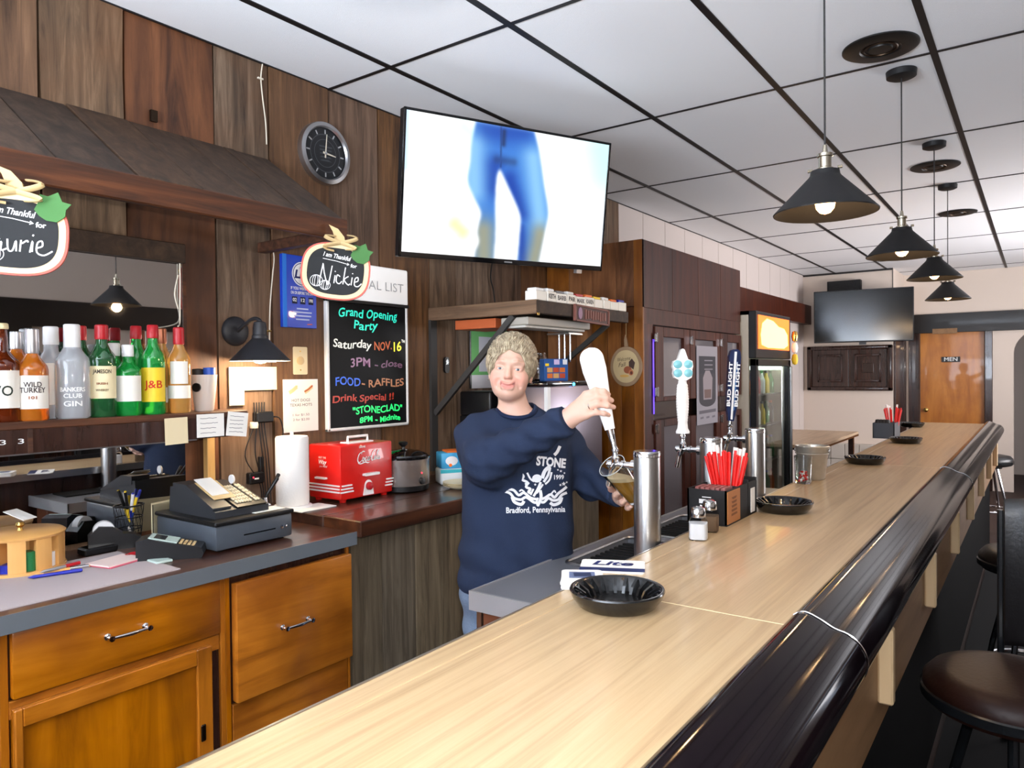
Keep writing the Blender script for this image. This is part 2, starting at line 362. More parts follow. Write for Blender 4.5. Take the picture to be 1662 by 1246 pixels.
# right wall and street front (seen in mirrors and reflections only)
wr = MB(); wr.bx(XR, XR+.1, YF, 6.6, 0, CZ); wr.bx(XR, XR+.1, 9.2, 13.1, 0, CZ); wr.bx(XR, XR+.1, 6.6, 9.2, 0, 1.0); wr.bx(XR, XR+.1, 6.6, 9.2, 2.5, CZ)
struct(wr.build('wall_right', 'wall_beige'))
struct(MB().bx(XR-.05, XR, YF, YB, 2.04, 2.29).build('trim_5', 'beam_black'))
for i, y in enumerate((-.9, .8, 2.6, 4.3)): struct(MB().bx(XR-.06, XR, y, y+.2, 0, 2.04).build('trim_%d' % (8+i), 'beam_black'))
struct(MB().bx(XR-.03, XR, YF, YB, 0, 1.0).build('trim_12', 'dark_trim'))
wfr = MB(); wfr.bx(WX-.1, -2.1, YF-.1, YF, 0, CZ); wfr.bx(.2, XR+.1, YF-.1, YF, 0, CZ); wfr.bx(-2.1, .2, YF-.1, YF, 0, .95); wfr.bx(-2.1, .2, YF-.1, YF, 2.55, CZ)
struct(wfr.build('wall_front', 'wall_beige'))
def window(n, M, w, h):
    o = struct(MB().bx(-w/2, w/2, -h/2, h/2, -.06, -.05, M).build('window_%d' % n, 'sky_pane'))
    f = MB()
    for a in (-w/2, -w/6, w/6, w/2): f.bx(a-.025, a+.025, -h/2, h/2, -.05, -.01, M)
    for a in (-h/2, h/2): f.bx(-w/2, w/2, a-.025, a+.025, -.05, -.01, M)
    f.build('window_frame', 'dark_trim', o)
window(1, frame((-.95, YF, 1.75), (-1, 0, 0), (0, 0, 1)), 2.3, 1.6)
window(2, frame((XR, 7.9, 1.75), (0, -1, 0), (0, 0, 1)), 2.6, 1.5)  # invented window, built to house the added side fill
# door marked MEN with its casing
d1 = struct(MB().bx(DX0+.02, DX1-.02, YB+.03, YB+.07, .01, DZ1-.01, bev=.003).build('door_1', 'men_door_wood'))
c = MB()
c.bx(DX0-.11, DX0+.015, YB-.03, YB+.09, 0, DZ1+.02, bev=.006); c.bx(DX1-.015, DX1+.07, YB-.03, YB+.09, 0, DZ1+.02, bev=.006); c.bx(DX0, DX1, YB-.02, YB+.09, DZ1-.005, DZ1+.02)
c.build('door_frame', 'dark_trim', d1)
k = MB()
kx = onY(1492, 683, YB+.03); M = frame((DX0+.09, YB+.03, 1.02), (1, 0, 0), (0, 0, 1))
k.lathe([(.028, 0), (.028, .008), (.012, .012), (.012, .03), (.026, .04), (.028, .055), (.018, .066), (0, .068)], 16, M); k.build('door_knob', 'brass', d1)
p = onY(1544, 598, YB+.03); s = MB().bx(p.x-.105, p.x+.105, YB+.018, YB+.03, p.z-.035, p.z+.035, bev=.003).build('door_sign', 'black_plastic', d1)
MB().text('MEN', .072, facingY((p.x, YB+.0165, p.z)), w=.15, bold=.001).build('lettering', 'white_paint', s)
p = onY(1535, 552, YB-.05)
sg = MB().bx(p.x-.14, p.x+.14, YB-.064, YB-.051, p.z-.035, p.z+.035, bev=.002).build('plaque', 'panel_tan', origin=(p.x, YB-.05, p.z))
tag(sg, 'small tan plaque on the black beam above the orange door', 'sign')
# dark casing beside the passage: a tall stack of vertical mouldings
cs = thing('wall_pilaster', 'tall dark glossy moulded wood pilaster left of the orange door', 'pilaster', (-1.46, YB-.2, 0))
for x0, x1, y0, y1 in ((-1.49, -1.462, 10.19, 10.52), (-1.49, -1.472, 10.53, 10.78), (-1.49, -1.45, 10.8, 11.0)): MB().bx(x0, x1, y0, y1, 0, 2.04, bev=.006).build('moulding', 'dark_trim', cs)
# ================================================================== the bar
XB, XI = -.872, -.392
BE = 7.7
mat('rail_gloss', (13, 7, 11), .10, spec=.16); mat('kick_black', (9, 8, 8), .8, spec=.1); mat('rim_steel', (158, 158, 160), .32, .4); mat('edge_metal', (190, 188, 186), .3, 1.)
mat('batten_cream', (206, 178, 138), .5)
bar = thing('bar_counter', 'long bar with pale wood-grain top and glossy dark padded armrest', 'bar', ((XB+XI)/2, 3, 0))
YS = (-2.0, 1.4375, 4.17, BE)
for i in range(3):
    y0, y1 = YS[i]+.0012, YS[i+1]-.0012
    MB().bx(XB+.055, XI+.01, y0, y1, BZ-.035, BZ, bev=.0015).build('bar_top', 'bar_laminate', bar, origin=(-.63, (y0+y1)/2, BZ))
    MB().bx(XB, XB+.0535, y0, y1, BZ-.035, BZ-.0004, bev=.0015).build('edge_board', 'bar_laminate', bar, origin=(-.85, y0-.7, BZ))
MB().bx(XB-.004, XB, -2, BE, BZ-.036, BZ+.001).build('edge_strip', 'edge_metal', bar)
for y in (1.4375, 4.17): MB().bx(XB, XI, y-.001, y+.001, BZ-.01, BZ+.0002).build('seam', 'cream', bar)
rp = [(-.394, 1.066), (-.388, 1.086), (-.376, 1.094), (-.362, 1.095), (-.338, 1.086), (-.314, 1.074), (-.291, 1.068), (-.272, 1.056), (-.260, 1.038), (-.256, 1.018), (-.262, .995), (-.28, .978), (-.31, .972), (-.394, .972)]
rp = rp[:1]+[tuple(q) for q in smooth_path([Vector(p) for p in rp[1:12]], 4)]+rp[12:]
for i in range(3):
    y0, y1 = (-2., 1.455, 4.0, BE)[i]+.0015, (-2., 1.455, 4.0, BE)[i+1]-.0015
    m = MB(); k = len(rp); v = [(x, y, z) for y in (y0, y1) for x, z in rp]
    m.add(v, [(j, (j+1) % k, k+(j+1) % k, k+j) for j in range(k)], True); m.add(v, [tuple(range(k)), tuple(range(k, 2*k))[::-1]])
    m.build('armrest_rail', 'rail_gloss', bar)
for y in (1.455, 4.0):
    pts = [Vector((x, y, z))+Vector((.0008, 0, .0012)) for x, z in rp[1:-2]]
    MB().tube(pts, .0013, 5).build('rail_joint', 'chrome', bar)
MB().bx(-.345, -.30, -2, BE-.05, .735, .975).build('front_panel', 'panel_tan', bar)
MB().bx(-.42, -.36, -2, BE-.06, 0, .735).build('kick_panel', 'kick_black', bar)
for i in range(-2, 7):
    y = 1.833+.83*i
    if y < BE-.1: MB().bx(-.30, -.268, y-.016, y+.016, .80, .974, bev=.004).build('batten', 'batten_cream', bar, origin=(-.28, y, .8))
MB().bx(XB+.03, XB+.05, -2, BE, 0, BZ-.036).build('back_panel', 'dark_trim', bar)
MB().bx(XB+.03, -.36, BE-.07, BE-.05, 0, BZ-.036).build('end_panel', 'dark_trim', bar)
# ------------------------------------------------------------------ drainboard
DZ, DX, DY0, DY1 = .95, -1.29, 1.575, 3.85
mat('drain_steel', (118, 119, 124), .34, .3, bump=.05, bscale=12); mat('brown_tile', (96, 54, 34), .4, coat=.3)
dr = thing('drainboard', 'stainless steel underbar drainboard with sunken black drip trays', 'drainboard', (-1.1, 2.6, 0))
TR = [(1.98, 2.42), (2.50, 2.92), (3.0, 3.4)]
ys = [DY0]+[q for t in TR for q in t]+[DY1]
top = MB()
top.bx(DX, -1.235, DY0, DY1, DZ-.03, DZ); top.bx(-.985, XB+.025, DY0, DY1, DZ-.03, DZ)
for i in range(0, len(ys), 2): top.bx(-1.235, -.985, ys[i], ys[i+1], DZ-.03, DZ)
top.build('top', 'drain_steel', dr)
MB().bx(DX-.006, DX, DY0-.006, DY1, DZ-.045, DZ+.004).build('rim', 'rim_steel', dr); MB().bx(DX-.006, XB+.025, DY0-.008, DY0, DZ-.05, DZ+.004).build('rim', 'rim_steel', dr)
for a, c in TR:
    t = MB().bx(-1.235, -.985, a, c, DZ-.03, DZ-.02).build('drip_tray', 'black_plastic', dr)
    r = MB(); P = rrect(.258, c-a+.008, .03, 4); Mx = Matrix.Translation((-1.11, (a+c)/2, DZ+.001))
    r.tube([Mx @ Vector((x, y, 0)) for x, y in P], .006, 6, closed=True); r.build('tray_rim', 'steel', t)
    g = MB()
    for k in range(12): g.bx(-1.23, -.99, a+.02+k*(c-a-.04)/12, a+.032+k*(c-a-.04)/12, DZ-.022, DZ-.012)
    tag(g.build('grille', 'rubber_black', t), kind='stuff')
MB().bx(DX+.02, XB+.02, DY0+.02, DY1-.02, .1, DZ-.03).build('cabinet', 'dark_trim', dr)
for i in range(3):
    for j in range(5): MB().bx(DX+.03+i*.12, DX+.145+i*.12, DY0+.008, DY0+.02, .34+j*.115, .45+j*.115, bev=.003).build('tile', 'brown_tile', dr, origin=(DX+.03+i*.12, DY0+.01, .34+j*.115))
MB().bx(DX+.012, DX+.028, DY0+.004, DY0+.02, .1, DZ-.04).build('corner_strip', 'steel', dr)
# ------------------------------------------------------------------ beer taps
TX = -.925; TY = (1.936, 2.444, 2.929); TT = 1.331
mat('tap_white', (240, 240, 238), .28, coat=.3); mat('tap_teal', (112, 178, 188), .3, coat=.3); mat('tap_navy', (18, 34, 72), .25, coat=.4); mat('tap_blue', (48, 96, 150), .3)
def tower(y, label, tilt):
    t = thing('beer_tap', label, 'beer tap', (TX, y, DZ), group='beer taps on the drainboard')
    M = Matrix.Translation((TX, y, DZ))
    MB().lathe([(.052, 0), (.052, .008), (.039, .012), (.0385, TT-DZ-.012), (.036, TT-DZ), (0, TT-DZ)], 32, M).build('tower', 'steel', t)
    MB().lathe([(.0395, TT-DZ-.016), (.0395, TT-DZ-.003), (.037, TT-DZ+.001), (0, TT-DZ+.001)], 32, M).build('cap', 'chrome', t)
    fz = TT-.045; fx = TX-.115
    f = MB(); Mx = frame((TX-.036, y, fz), (0, 1, 0), (0, 0, 1)); Mx = Mx @ Matrix.Rotation(math.pi, 4, 'Y')
    f.lathe([(.017, -.004), (.017, .012), (.010, .016), (.010, .034), (.013, .036), (.013, .046), (.009, .05), (.009, .075), (.012, .08), (.011, .092), (0, .094)], 16, Mx)
    f.build('shank', 'chrome', t)
    f = MB(); f.tube(smooth_path([(fx+.012, y, fz+.004), (fx+.002, y, fz-.012), (fx-.006, y, fz-.04), (fx-.012, y, fz-.066)], 4), [.012]*5+[.009]*8, 10); f.build('spout', 'chrome', t)
    f = MB(); f.lathe([(.008, 0), (.013, .006), (.013, .02), (.009, .024), (.007, .036), (.011, .04), (.011, .046), (0, .047)], 14, Matrix.Translation((fx+.012, y, fz))); f.build('lever_collar', 'chrome', t)
    return t, Vector((fx+.012, y, fz+.044))
ref = []
t1, p1 = tower(TY[0], 'nearest beer tap, its white paddle handle pulled over by a hand', 0)
t2, p2 = tower(TY[1], 'beer tap with tall white ridged handle and teal bubbles on top', 0)
t3, p3 = tower(TY[2], 'beer tap with dark blue handle lettered in white, farthest of three', 0)
# 1: plain white paddle, pulled towards the bartender
HB = p1; HT = onY(957, 567, TY[0]); ax = (HT-HB).normalized(); HL = (HT-HB).length
HM = frame(HB, RV-ax*RV.dot(ax), ax)          # broad face towards the room
m = MB().lathe([(.009, 0), (.007, .012), (.011, .05), (.0125, .068), (0, .069)], 14, HM @ Matrix.Rotation(-math.pi/2, 4, 'X')); m.build('ferrule', 'chrome', t1)
v = []; f = []; n = 64; hs = []
for i in range(n+1):
    q = i/n; z = .062+(HL-.062)*q
    hw = .0155+.0215*min(1, q/.72)**1.1
    if q > .86: hw *= math.sqrt(max(0, 1-((q-.86)/.14)**2))*.98+.02
    th = .0125+.004*q
    if q > .9: th *= max(.12, math.sqrt(max(0, 1-((q-.9)/.1)**2)))
    hs.append((z, max(hw, .003), th))
m = MB(); k = 20
for z, hw, th in hs:
    for j in range(k):
        a = 2*math.pi*j/k; cx, sx = math.cos(a), math.sin(a); v.append((hw*math.copysign(abs(cx)**.8, cx), z, th*math.copysign(abs(sx)**.7, sx)))
for i in range(n):
    for j in range(k): f.append((i*k+j, i*k+(j+1) % k, (i+1)*k+(j+1) % k, (i+1)*k+j))
f += [tuple(range(k))[::-1], tuple(range(n*k, n*k+k))]
m.add(v, f, True, 0, HM); hd = m.build('handle', 'tap_white', t1)
m = MB()
for dx, dz in ((.002, 0), (.006, -.011)): m.lathe([(.0028, 0), (.0028, .0015), (0, .0016)], 8, HM @ Matrix.Translation((-.008+dx, HL*.58+dz, .0165)))
m.build('printed_dots', 'black_plastic', hd)
# 2: white ridged handle with a diamond head and teal discs
M2 = frame(p2, RV, UP); Hz = onY(1107, 573, TY[1]).z-p2.z
m = MB().lathe([(.010, 0), (.008, .012), (0, .013)], 12, M2 @ Matrix.Rotation(-math.pi/2, 4, 'X')); m.build('ferrule', 'chrome', t2)
prof = [(.024, .012), (.025, .018), (.019, .030), (.017, .05)]
for i in range(14):
    z = .055+i*.0095; r = .0175+.0045*math.sin(math.pi*i/14); prof += [(r, z), (r+.0012, z+.003), (r, z+.006)]
prof += [(.0155, .19), (.0145, .20), (.016, .206)]
m = MB().lathe(prof+[(0, .207)], 20, M2 @ Matrix.Rotation(-math.pi/2, 4, 'X'), sy=.8); h2 = m.build('handle', 'tap_white', t2)
hd = [(-.012, .2), (-.030, .21), (-.034, .225), (-.032, .238), (-.036, .25), (-.033, .268), (-.018, .275), (-.006, Hz), (.0, Hz+.003), (.006, Hz), (.018, .275), (.033, .268), (.036, .25), (.032, .238), (.034, .225), (.030, .21), (.012, .2)]
m = MB().prism(hd, -.014, .014, M2); h = m.build('handle_head', 'tap_white', t2)
for x, z in ((-.0185, .257), (.0185, .257), (-.0185, .226), (.0185, .226)):
    MB().lathe([(.0165, 0), (.0148, .003), (.0075, .0052), (0, .006)], 18, M2 @ Matrix.Translation((x, z, .014)), sx=.95, sy=.9).build('bubble', 'tap_teal', h)
# 3: dark blue flat handle with lettering down both sides
M3 = frame(p3, RV, UP) @ Matrix.Rotation(math.radians(-4), 4, 'Z'); Hz = onY(1187, 574, TY[2]).z-p3.z
m = MB().lathe([(.009, 0), (.012, .008), (.006, .014), (.006, .03), (0, .031)], 12, M3 @ Matrix.Rotation(-math.pi/2, 4, 'X')); m.build('ferrule', 'chrome', t3)
m = MB().prism([(-.011, .028), (.011, .028), (.016, .06), (.022, .09), (.024, Hz-.03), (.018, Hz-.006), (.008, Hz), (-.008, Hz), (-.018, Hz-.006), (-.024, Hz-.03), (-.022, .09), (-.016, .06)], -.013, .013, M3); h = m.build('handle', 'tap_navy', t3)
MB().prism([(-.0035, .035), (.0035, .035), (.0042, Hz-.01), (-.0042, Hz-.01)], .013, .0175, M3).build('stripe', 'tap_white', h)
MB().prism([(.006, .07), (.011, .075), (.0115, Hz-.05), (.006, Hz-.05)], .013, .0145, M3).build('blue_band', 'tap_blue', h)
for s in (-1, 1):
    m = MB(); m.text('BUD LIGHT', .019, M3 @ Matrix.Translation((s*.0155, (.08+Hz-.045)/2, .0142)) @ Matrix.Rotation(math.pi/2, 4, 'Z'), w=Hz-.14, ext=.0006, bold=.0006); m.build('lettering', 'tap_white', h)
# ------------------------------------------------------------------ ashtrays
mat('melamine_black', (14, 14, 15), .18, coat=.4)
def ashtray(p, r, label, rot, src=[None]):
    M = Matrix.Translation(p) @ Matrix.Rotation(rot, 4, 'Z') @ Matrix.Scale(1, 4)
    if src[0] is None:
        t = thing('ashtray', label, 'ashtray', p, rot, 'round black ashtrays along the bar')
        L = MB().lathe([(.0, .0), (.078, 0), (.082, .003), (.095, .020), (.1, .034), (.0985, .037), (.095, .0375), (.091, .035), (.084, .022), (.074, .0085), (.05, .006), (0, .0055)], 48)
        L.build('dish', 'melamine_black', t, local=True)
        q = None
        for i in range(22):
            a = 2*math.pi*i/22
            if q is None: q = MB().prism([(.058, .0075), (.074, .0095), (.0905, .0345), (.087, .0355), (.078, .03), (.066, .022)], -.0032, .0032, Matrix(((1, 0, 0, 0), (0, 0, -1, 0), (0, 1, 0, 0), (0, 0, 0, 1)))).build('rest', 'melamine_black', t, local=True)
            else:
                q2 = q.copy(); COL.objects.link(q2); q2.parent = t; q2.rotation_euler = (0, 0, a)
        src[0] = t; return t
    return copy_tree(src[0], M, None, label)
for u, v, lab in ((994, 985, 'large black ashtray nearest the viewer, beside the coasters'), (1267, 838, 'black ashtray beside the black napkin caddy with red straws'),
                  (1401, 764, 'black ashtray just beyond the small galvanized bucket'), (1468, 732, 'black ashtray in front of the small grey caddy at the far end'),
                  (1478, 706, 'farthest black ashtray, at the end of the bar before the orange door')):
    ashtray(onZ(u, v, BZ), .1, lab, random.uniform(0, 3))
# ------------------------------------------------------------------ coasters and cards
vcol('print')
def lite_logo(m, M, w, z=.0006, navy=(24, 36, 92)):
    m.text('Lite', w*.42, M @ Matrix.Translation((0, 0, z)), shear=.25, w=w*.8, c=navy, bold=w*.012)
cs1 = onZ(938, 950, BZ); cs2 = onZ(988, 924, BZ)
for i in range(5):
    t = thing('coaster', 'white card coaster, %s in the stack behind the nearest ashtray' % ('bottom', 'second from bottom', 'middle', 'second from top', 'topmost with a dark picture')[i], 'coaster', cs1+Vector((0, 0, i*.0042)), .5+.06*math.sin(i*2.1), 'stacked white coasters')
    MB().prism(rrect(.095, .095, .012), 0, .0040).build('card', 'white_paper', t, local=True)
m = MB(); m.quad([(-.03, -.025, .0044), (.03, -.025, .0044), (.03, .028, .0044), (-.03, .028, .0044)], c=(96, 108, 140)); m.quad([(-.018, -.012, .0047), (.022, -.01, .0047), (.02, .02, .0047), (-.02, .018, .0047)], c=(40, 52, 84)); m.build('printed_picture', 'print', t, local=True)
t = thing('printed_coaster', 'white and navy beer coaster printed Lite behind the nearest ashtray', 'coaster', cs2, .45)
MB().prism(rrect(.16, .11, .01), 0, .005).build('card', 'white_paper', t, local=True)
m = MB(); m.quad([(-.08, -.055, .0054), (.08, -.055, .0054), (.08, -.022, .0054), (-.08, -.022, .0054)], c=(30, 42, 88)); lite_logo(m, Matrix.Translation((0, .018, .005)), .13); m.build('printed_logo', 'print', t, local=True)
# black rubber spill mat lying on the drainboard behind the coasters
bm_ = MB(); bm_.bx(-1.06, -.895, 1.66, 1.93, DZ, DZ+.008, bev=.003); o = bm_.build('bar_mat', 'rubber_black', origin=(-.98, 1.8, DZ)); tag(o, 'black rubber bar mat with a studded edge on the steel drainboard', 'bar mat')
# ------------------------------------------------------------------ shakers
mat('salt', (244, 244, 244), .7); mat('shaker_glass', (250, 250, 250), .02, trans=1., ior=1.03); mat('pepper', (120, 96, 72), .8); glass('clear_glass', (245, 248, 248)); glass('clear_plastic', (235, 238, 240), .15)
def shaker(p, name, fill, lab):
    t = thing(name, lab, 'shaker', p, .35)
    def sq(r): return [(math.copysign(abs(math.cos(a))**.5, math.cos(a))*r, math.copysign(abs(math.sin(a))**.5, math.sin(a))*r) for a in [2*math.pi*i/24 for i in range(24)]]
    m = MB(); 
    v = []; f = []; R = [(.026, 0), (.027, .004), (.027, .052), (.022, .062), (.017, .066)]
    for r, z in R: v += [(x, y, z) for x, y in sq(r)]
    for i in range(len(R)-1):
        for j in range(24): f.append((i*24+j, i*24+(j+1) % 24, i*24+24+(j+1) % 24, i*24+24+j))
    f.append(tuple(range(24))[::-1]); f.append(tuple(range(96, 120)))
    MB().add(v, f, True).build('glass_body', 'shaker_glass', t, local=True)
    v = []; R = [(.0245, .003), (.0245, .048)]
    for r, z in R: v += [(x, y, z) for x, y in sq(r)]
    MB().add(v, [(j, (j+1) % 24, 24+(j+1) % 24, 24+j) for j in range(24)]+[tuple(range(24))[::-1], tuple(range(24, 48))], False).build('filling', fill, t, local=True)
    MB().lathe([(.019, .065), (.0215, .067), (.022, .082), (.019, .092), (.008, .097), (0, .0975)], 20).build('cap', 'chrome', t, local=True)
shaker(onZ(1128, 881, BZ), 'salt_shaker', 'salt', 'square salt shaker full of white salt with chrome top')
shaker(onZ(1147, 868, BZ), 'pepper_shaker', 'pepper', 'square pepper shaker with chrome top right behind the salt')
# ------------------------------------------------------------------ napkin and straw caddies
mat('straw_red', (226, 30, 26), .4); mat('straw_white', (244, 242, 240), .5); mat('card_tan', (176, 112, 58), .6); mat('caddy_grey', (66, 70, 78), .5); mat('cocktail_pink', (150, 92, 88), .6)
def straws(base, n, h, group, labs, nw, spread=.03, r=.0046):
    for i in range(n+nw):
        red = i < n
        fan = random.uniform(-1, 1) if red else random.choice((random.uniform(-.55, -.1), random.uniform(.35, 1)))
        q = base+RV*fan*.024+FV*(random.uniform(-.02, .002) if red else random.uniform(.006, .022))+Vector((0, 0, .01))
        d = (UP+RV*fan*.24+FV*random.uniform(-.05, .05)).normalized()
        hh = h*random.uniform(.92, 1.02)*(1 if red else 1.12)
        o = MB().tube([q, q+d*hh], r if red else r*1.25, 8).build('drinking_straw', 'straw_red' if red else 'straw_white', origin=q)
        tag(o, labs[0] if red else labs[1], 'straw', group[0] if red else group[1])
cd = thing('bar_caddy', 'black bar caddy with tan card on its side holding red straws', 'caddy', (-.865, 2.395, BZ))
x0, x1, y0, y1, z1 = -.93, -.80, 2.245, 2.545, BZ+.112
for a in ((x0, x1, y0, y0+.006), (x0, x1, y1-.006, y1), (x0, x0+.006, y0, y1), (x1-.006, x1, y0, y1), (x0, x1, 2.36, 2.366), (x0, x1, 2.45, 2.456)): MB().bx(*a, BZ+.004, z1 if a[2] < 2.4 else z1+.01).build('panel', 'black_matte', cd)
MB().bx(x0, x1, y0, y1, BZ, BZ+.005).build('base', 'black_matte', cd)
MB().bx(x1, x1+.003, y0+.004, y0+.12, BZ+.006, z1-.004).build('side_card', 'card_tan', cd)
m = MB(); M = frame((x1+.0034, y0+.062, BZ+.058), (0, 1, 0), UP)
for k in range(5): m.quad([(-.028+.004*k, -.03+k*.013, 0), (.03-.003*k, -.028+k*.013, 0), (.026, -.021+k*.013, 0), (-.026, -.022+k*.013, 0)], c=(124, 74, 34), M=M)
m.build('card_print', 'print', cd)
m = MB(); M = facingY((-.865, y0-.0006, BZ+.062))
for w_, z_, h_ in ((.03, .026, .003), (.05, .012, .014), (.044, -.006, .012), (.036, -.02, .004)): m.quad([(-w_/2, z_-h_/2, 0), (w_/2, z_-h_/2, 0), (w_/2, z_+h_/2, 0), (-w_/2, z_+h_/2, 0)], c=(232, 232, 232), M=M)
m.build('front_print', 'print', cd)
MB().bx(x1, x1+.002, 2.48, 2.52, BZ+.008, BZ+.09).build('white_card', 'white_paper', cd)
straws(Vector((-.86, 2.41, BZ+.006)), 34, .205, ('red straws in the black caddy', 'white straws in the black caddy'), ('red straw in the black caddy by the shakers', 'white straw in the black caddy by the shakers'), 12)
for k in range(6):
    q = Vector((-.905+k*.017, 2.30+.004*(k % 2), BZ+.006))
    o = MB().cb((q.x, q.y, q.z+.055), (.012, .07, .11)).build('napkin_packet', 'cocktail_pink', origin=q); tag(o, 'brownish pink paper packet standing in the black caddy', 'packet', 'paper packets in the black caddy')
p = onZ(1437, 722, BZ)
cd = thing('bar_caddy', 'small grey caddy with red straws near the far end of the bar', 'caddy', p)
for a in ((-.07, .07, -.13, -.124), (-.07, .07, .124, .13), (-.07, -.064, -.13, .13), (.064, .07, -.13, .13), (-.07, .07, -.003, .003)): MB().bx(*a, .004, .11).build('panel', 'caddy_grey', cd, local=True)
MB().bx(-.07, .07, -.13, .13, 0, .005).build('base', 'caddy_grey', cd, local=True)
straws(p+Vector((.03, .05, .006)), 12, .2, ('red straws in the grey caddy', 'white straws in the grey caddy'), ('red straw in the small grey caddy farther along', 'white straw in the small grey caddy farther along'), 6)
mat('packet_dark', (40, 36, 36), .6)
for k in range(4):
    q = p+Vector((-.045+k*.02, -.07, .006)); o = MB().lathe([(.02, 0), (.022, .1), (.016, .125), (0, .128)], 10, Matrix.Translation(q)).build('condiment_bottle', 'packet_dark', origin=q); tag(o, 'small dark bottle standing in the small grey caddy', 'bottle', 'dark bottles in the grey caddy')
# ------------------------------------------------------------------ bucket and candy glass
mat('galvanized', (198, 194, 184), .36, .7, bump=.3, bscale=30, var=.25)
p = onZ(1315, 787, BZ); t = thing('metal_bucket', 'small galvanized metal bucket standing on the bar', 'bucket', p)
MB().lathe([(0, .002), (.048, .002), (.05, 0), (.054, .004), (.07, .142), (.073, .145), (.0735, .15), (.071, .152), (.068, .149), (.0675, .145), (.051, .008), (0, .006)], 40).build('pail', 'galvanized', t, local=True)
MB().tube([(.0715*math.cos(a), .0715*math.sin(a), .118) for a in [2*math.pi*i/32 for i in range(32)]], .002, 6, closed=True).build('rib', 'galvanized', t, local=True)
for s in (-1, 1): MB().lathe([(.009, 0), (.009, .004), (0, .005)], 10, frame((s*.0715, 0, .13), (0, 1, 0), (0, 0, 1)) if s > 0 else frame((s*.0715, 0, .13), (0, -1, 0), (0, 0, 1))).build('handle_lug', 'steel', t, local=True)
MB().tube([(.074*math.cos(a), .012-.02*math.sin(a), .13-.075*math.sin(a)) for a in [math.pi*i/16 for i in range(17)]], .0017, 6).build('handle', 'steel', t, local=True)
p = Vector((-.835, 3.30, BZ)); t = thing('candy_glass', 'clear glass of red and white mints beside the metal bucket', 'glass', p)
MB().lathe([(.03, 0), (.033, .004), (.038, .12), (.0355, .12), (.031, .008), (0, .007)], 28).build('tumbler', 'clear_glass', t, local=True)
src = {}
for k in range(26):
    a = random.uniform(0, 6.3); r = random.uniform(0, .023); q = p+Vector((r*math.cos(a), r*math.sin(a), .013+.0016*k)); nm = 'straw_red' if k % 2 else 'straw_white'
    if nm not in src: o = src[nm] = MB().lathe([(0, -.004), (.006, -.003), (.007, 0), (.006, .003), (0, .004)], 10).build('mint', nm, local=True)
    else: o = src[nm].copy(); COL.objects.link(o)
    o.location = q; o.rotation_euler = (random.uniform(0, 3), random.uniform(0, 3), 0)
    tag(o, 'red round mint inside the candy glass' if k % 2 else 'white round mint inside the candy glass', 'mint', 'red mints' if k % 2 else 'white mints')
# ------------------------------------------------------------------ stools
mat('vinyl_black', (16, 14, 15), .38, bump=.15, bscale=90); mat('vinyl_brown', (32, 14, 9), .45, spec=.25, bump=.15, bscale=90); mat('tube_black', (18, 20, 22), .25, coat=.3)
def stool(x, y, rot, label, back=True, seatm='vinyl_brown'):
    t = thing('bar_stool', label, 'stool', (x, y, .008 if y < 7 else 0), rot, 'stools along the bar')
    MB().lathe([(0, .665), (.16, .665), (.195, .675), (.208, .70), (.205, .735), (.185, .757), (.15, .764), (0, .766)], 40).build('seat', seatm, t, local=True)
    MB().lathe([(.198, .683), (.2115, .69), (.2115, .712), (.206, .716)], 40, cap=False).build('seat_band', 'tube_black', t, local=True)
    MB().lathe([(.10, .64), (.12, .645), (.12, .666), (0, .667)], 20).build('swivel_plate', 'black_plastic', t, local=True)
    for s in range(4):
        a = math.pi/4+s*math.pi/2; c_, s_ = math.cos(a), math.sin(a)
        MB().tube([(.09*c_, .09*s_, .65), (.17*c_, .17*s_, .32), (.225*c_, .225*s_, .012)], .0125, 8).build('leg', 'chrome' if not back else 'tube_black', t, local=True)
        MB().lathe([(.017, 0), (.017, .014), (0, .016)], 10, Matrix.Translation((.226*c_, .226*s_, 0))).build('foot', 'rubber_black', t, local=True)
    MB().tube([(.185*math.cos(a), .185*math.sin(a), .26) for a in [2*math.pi*i/40 for i in range(40)]], .010, 8, closed=True).build('foot_ring', 'chrome', t, local=True)
    if back:
        m = MB(); n = 18; v = []; f = []
        for i in range(n+1):
            a = math.radians(90+(i/n-.5)*104)
            for rr, z in ((.222, .80), (.222, 1.16), (.215, 1.19), (.19, 1.2), (.178, 1.185), (.172, 1.15), (.172, .81), (.185, .79)): v.append((rr*math.cos(a), rr*math.sin(a)+.01*0, z-.05*abs(i/n-.5)**2))
        for i in range(n):
            for j in range(8): f.append((i*8+j, i*8+(j+1) % 8, i*8+8+(j+1) % 8, i*8+8+j))
        f += [tuple(range(8)), tuple(range(n*8, n*8+8))]
        m.add(v, f, True).build('backrest', 'vinyl_black', t, local=True)
        for s in (-1, 1):
            a = math.radians(90+s*53)
            MB().tube(smooth_path([(.15*math.cos(a), .15*math.sin(a), .69), (.225*math.cos(a), .225*math.sin(a), .72), (.231*math.cos(a), .231*math.sin(a), .82), (.231*math.cos(a), .231*math.sin(a), 1.15)], 4), .0095, 8).build('back_tube', 'tube_black', t, local=True)
    return t
stool(-.055, 2.26, math.radians(-44), 'bar stool nearest the viewer, brown vinyl seat and black curved back')
stool(-.02, 3.86, math.radians(-70), 'second bar stool along the bar, dark seat half hidden by the first', True, 'vinyl_black')
stool(-.03, 5.4, math.radians(-80), 'third bar stool along the bar, behind the second', True, 'vinyl_black') if False else None
stool(-.40, 8.02, .3, 'backless bar stool with chrome legs and foot ring past the bar end', False, 'vinyl_black')
p = onZ(1560, 900, 0)
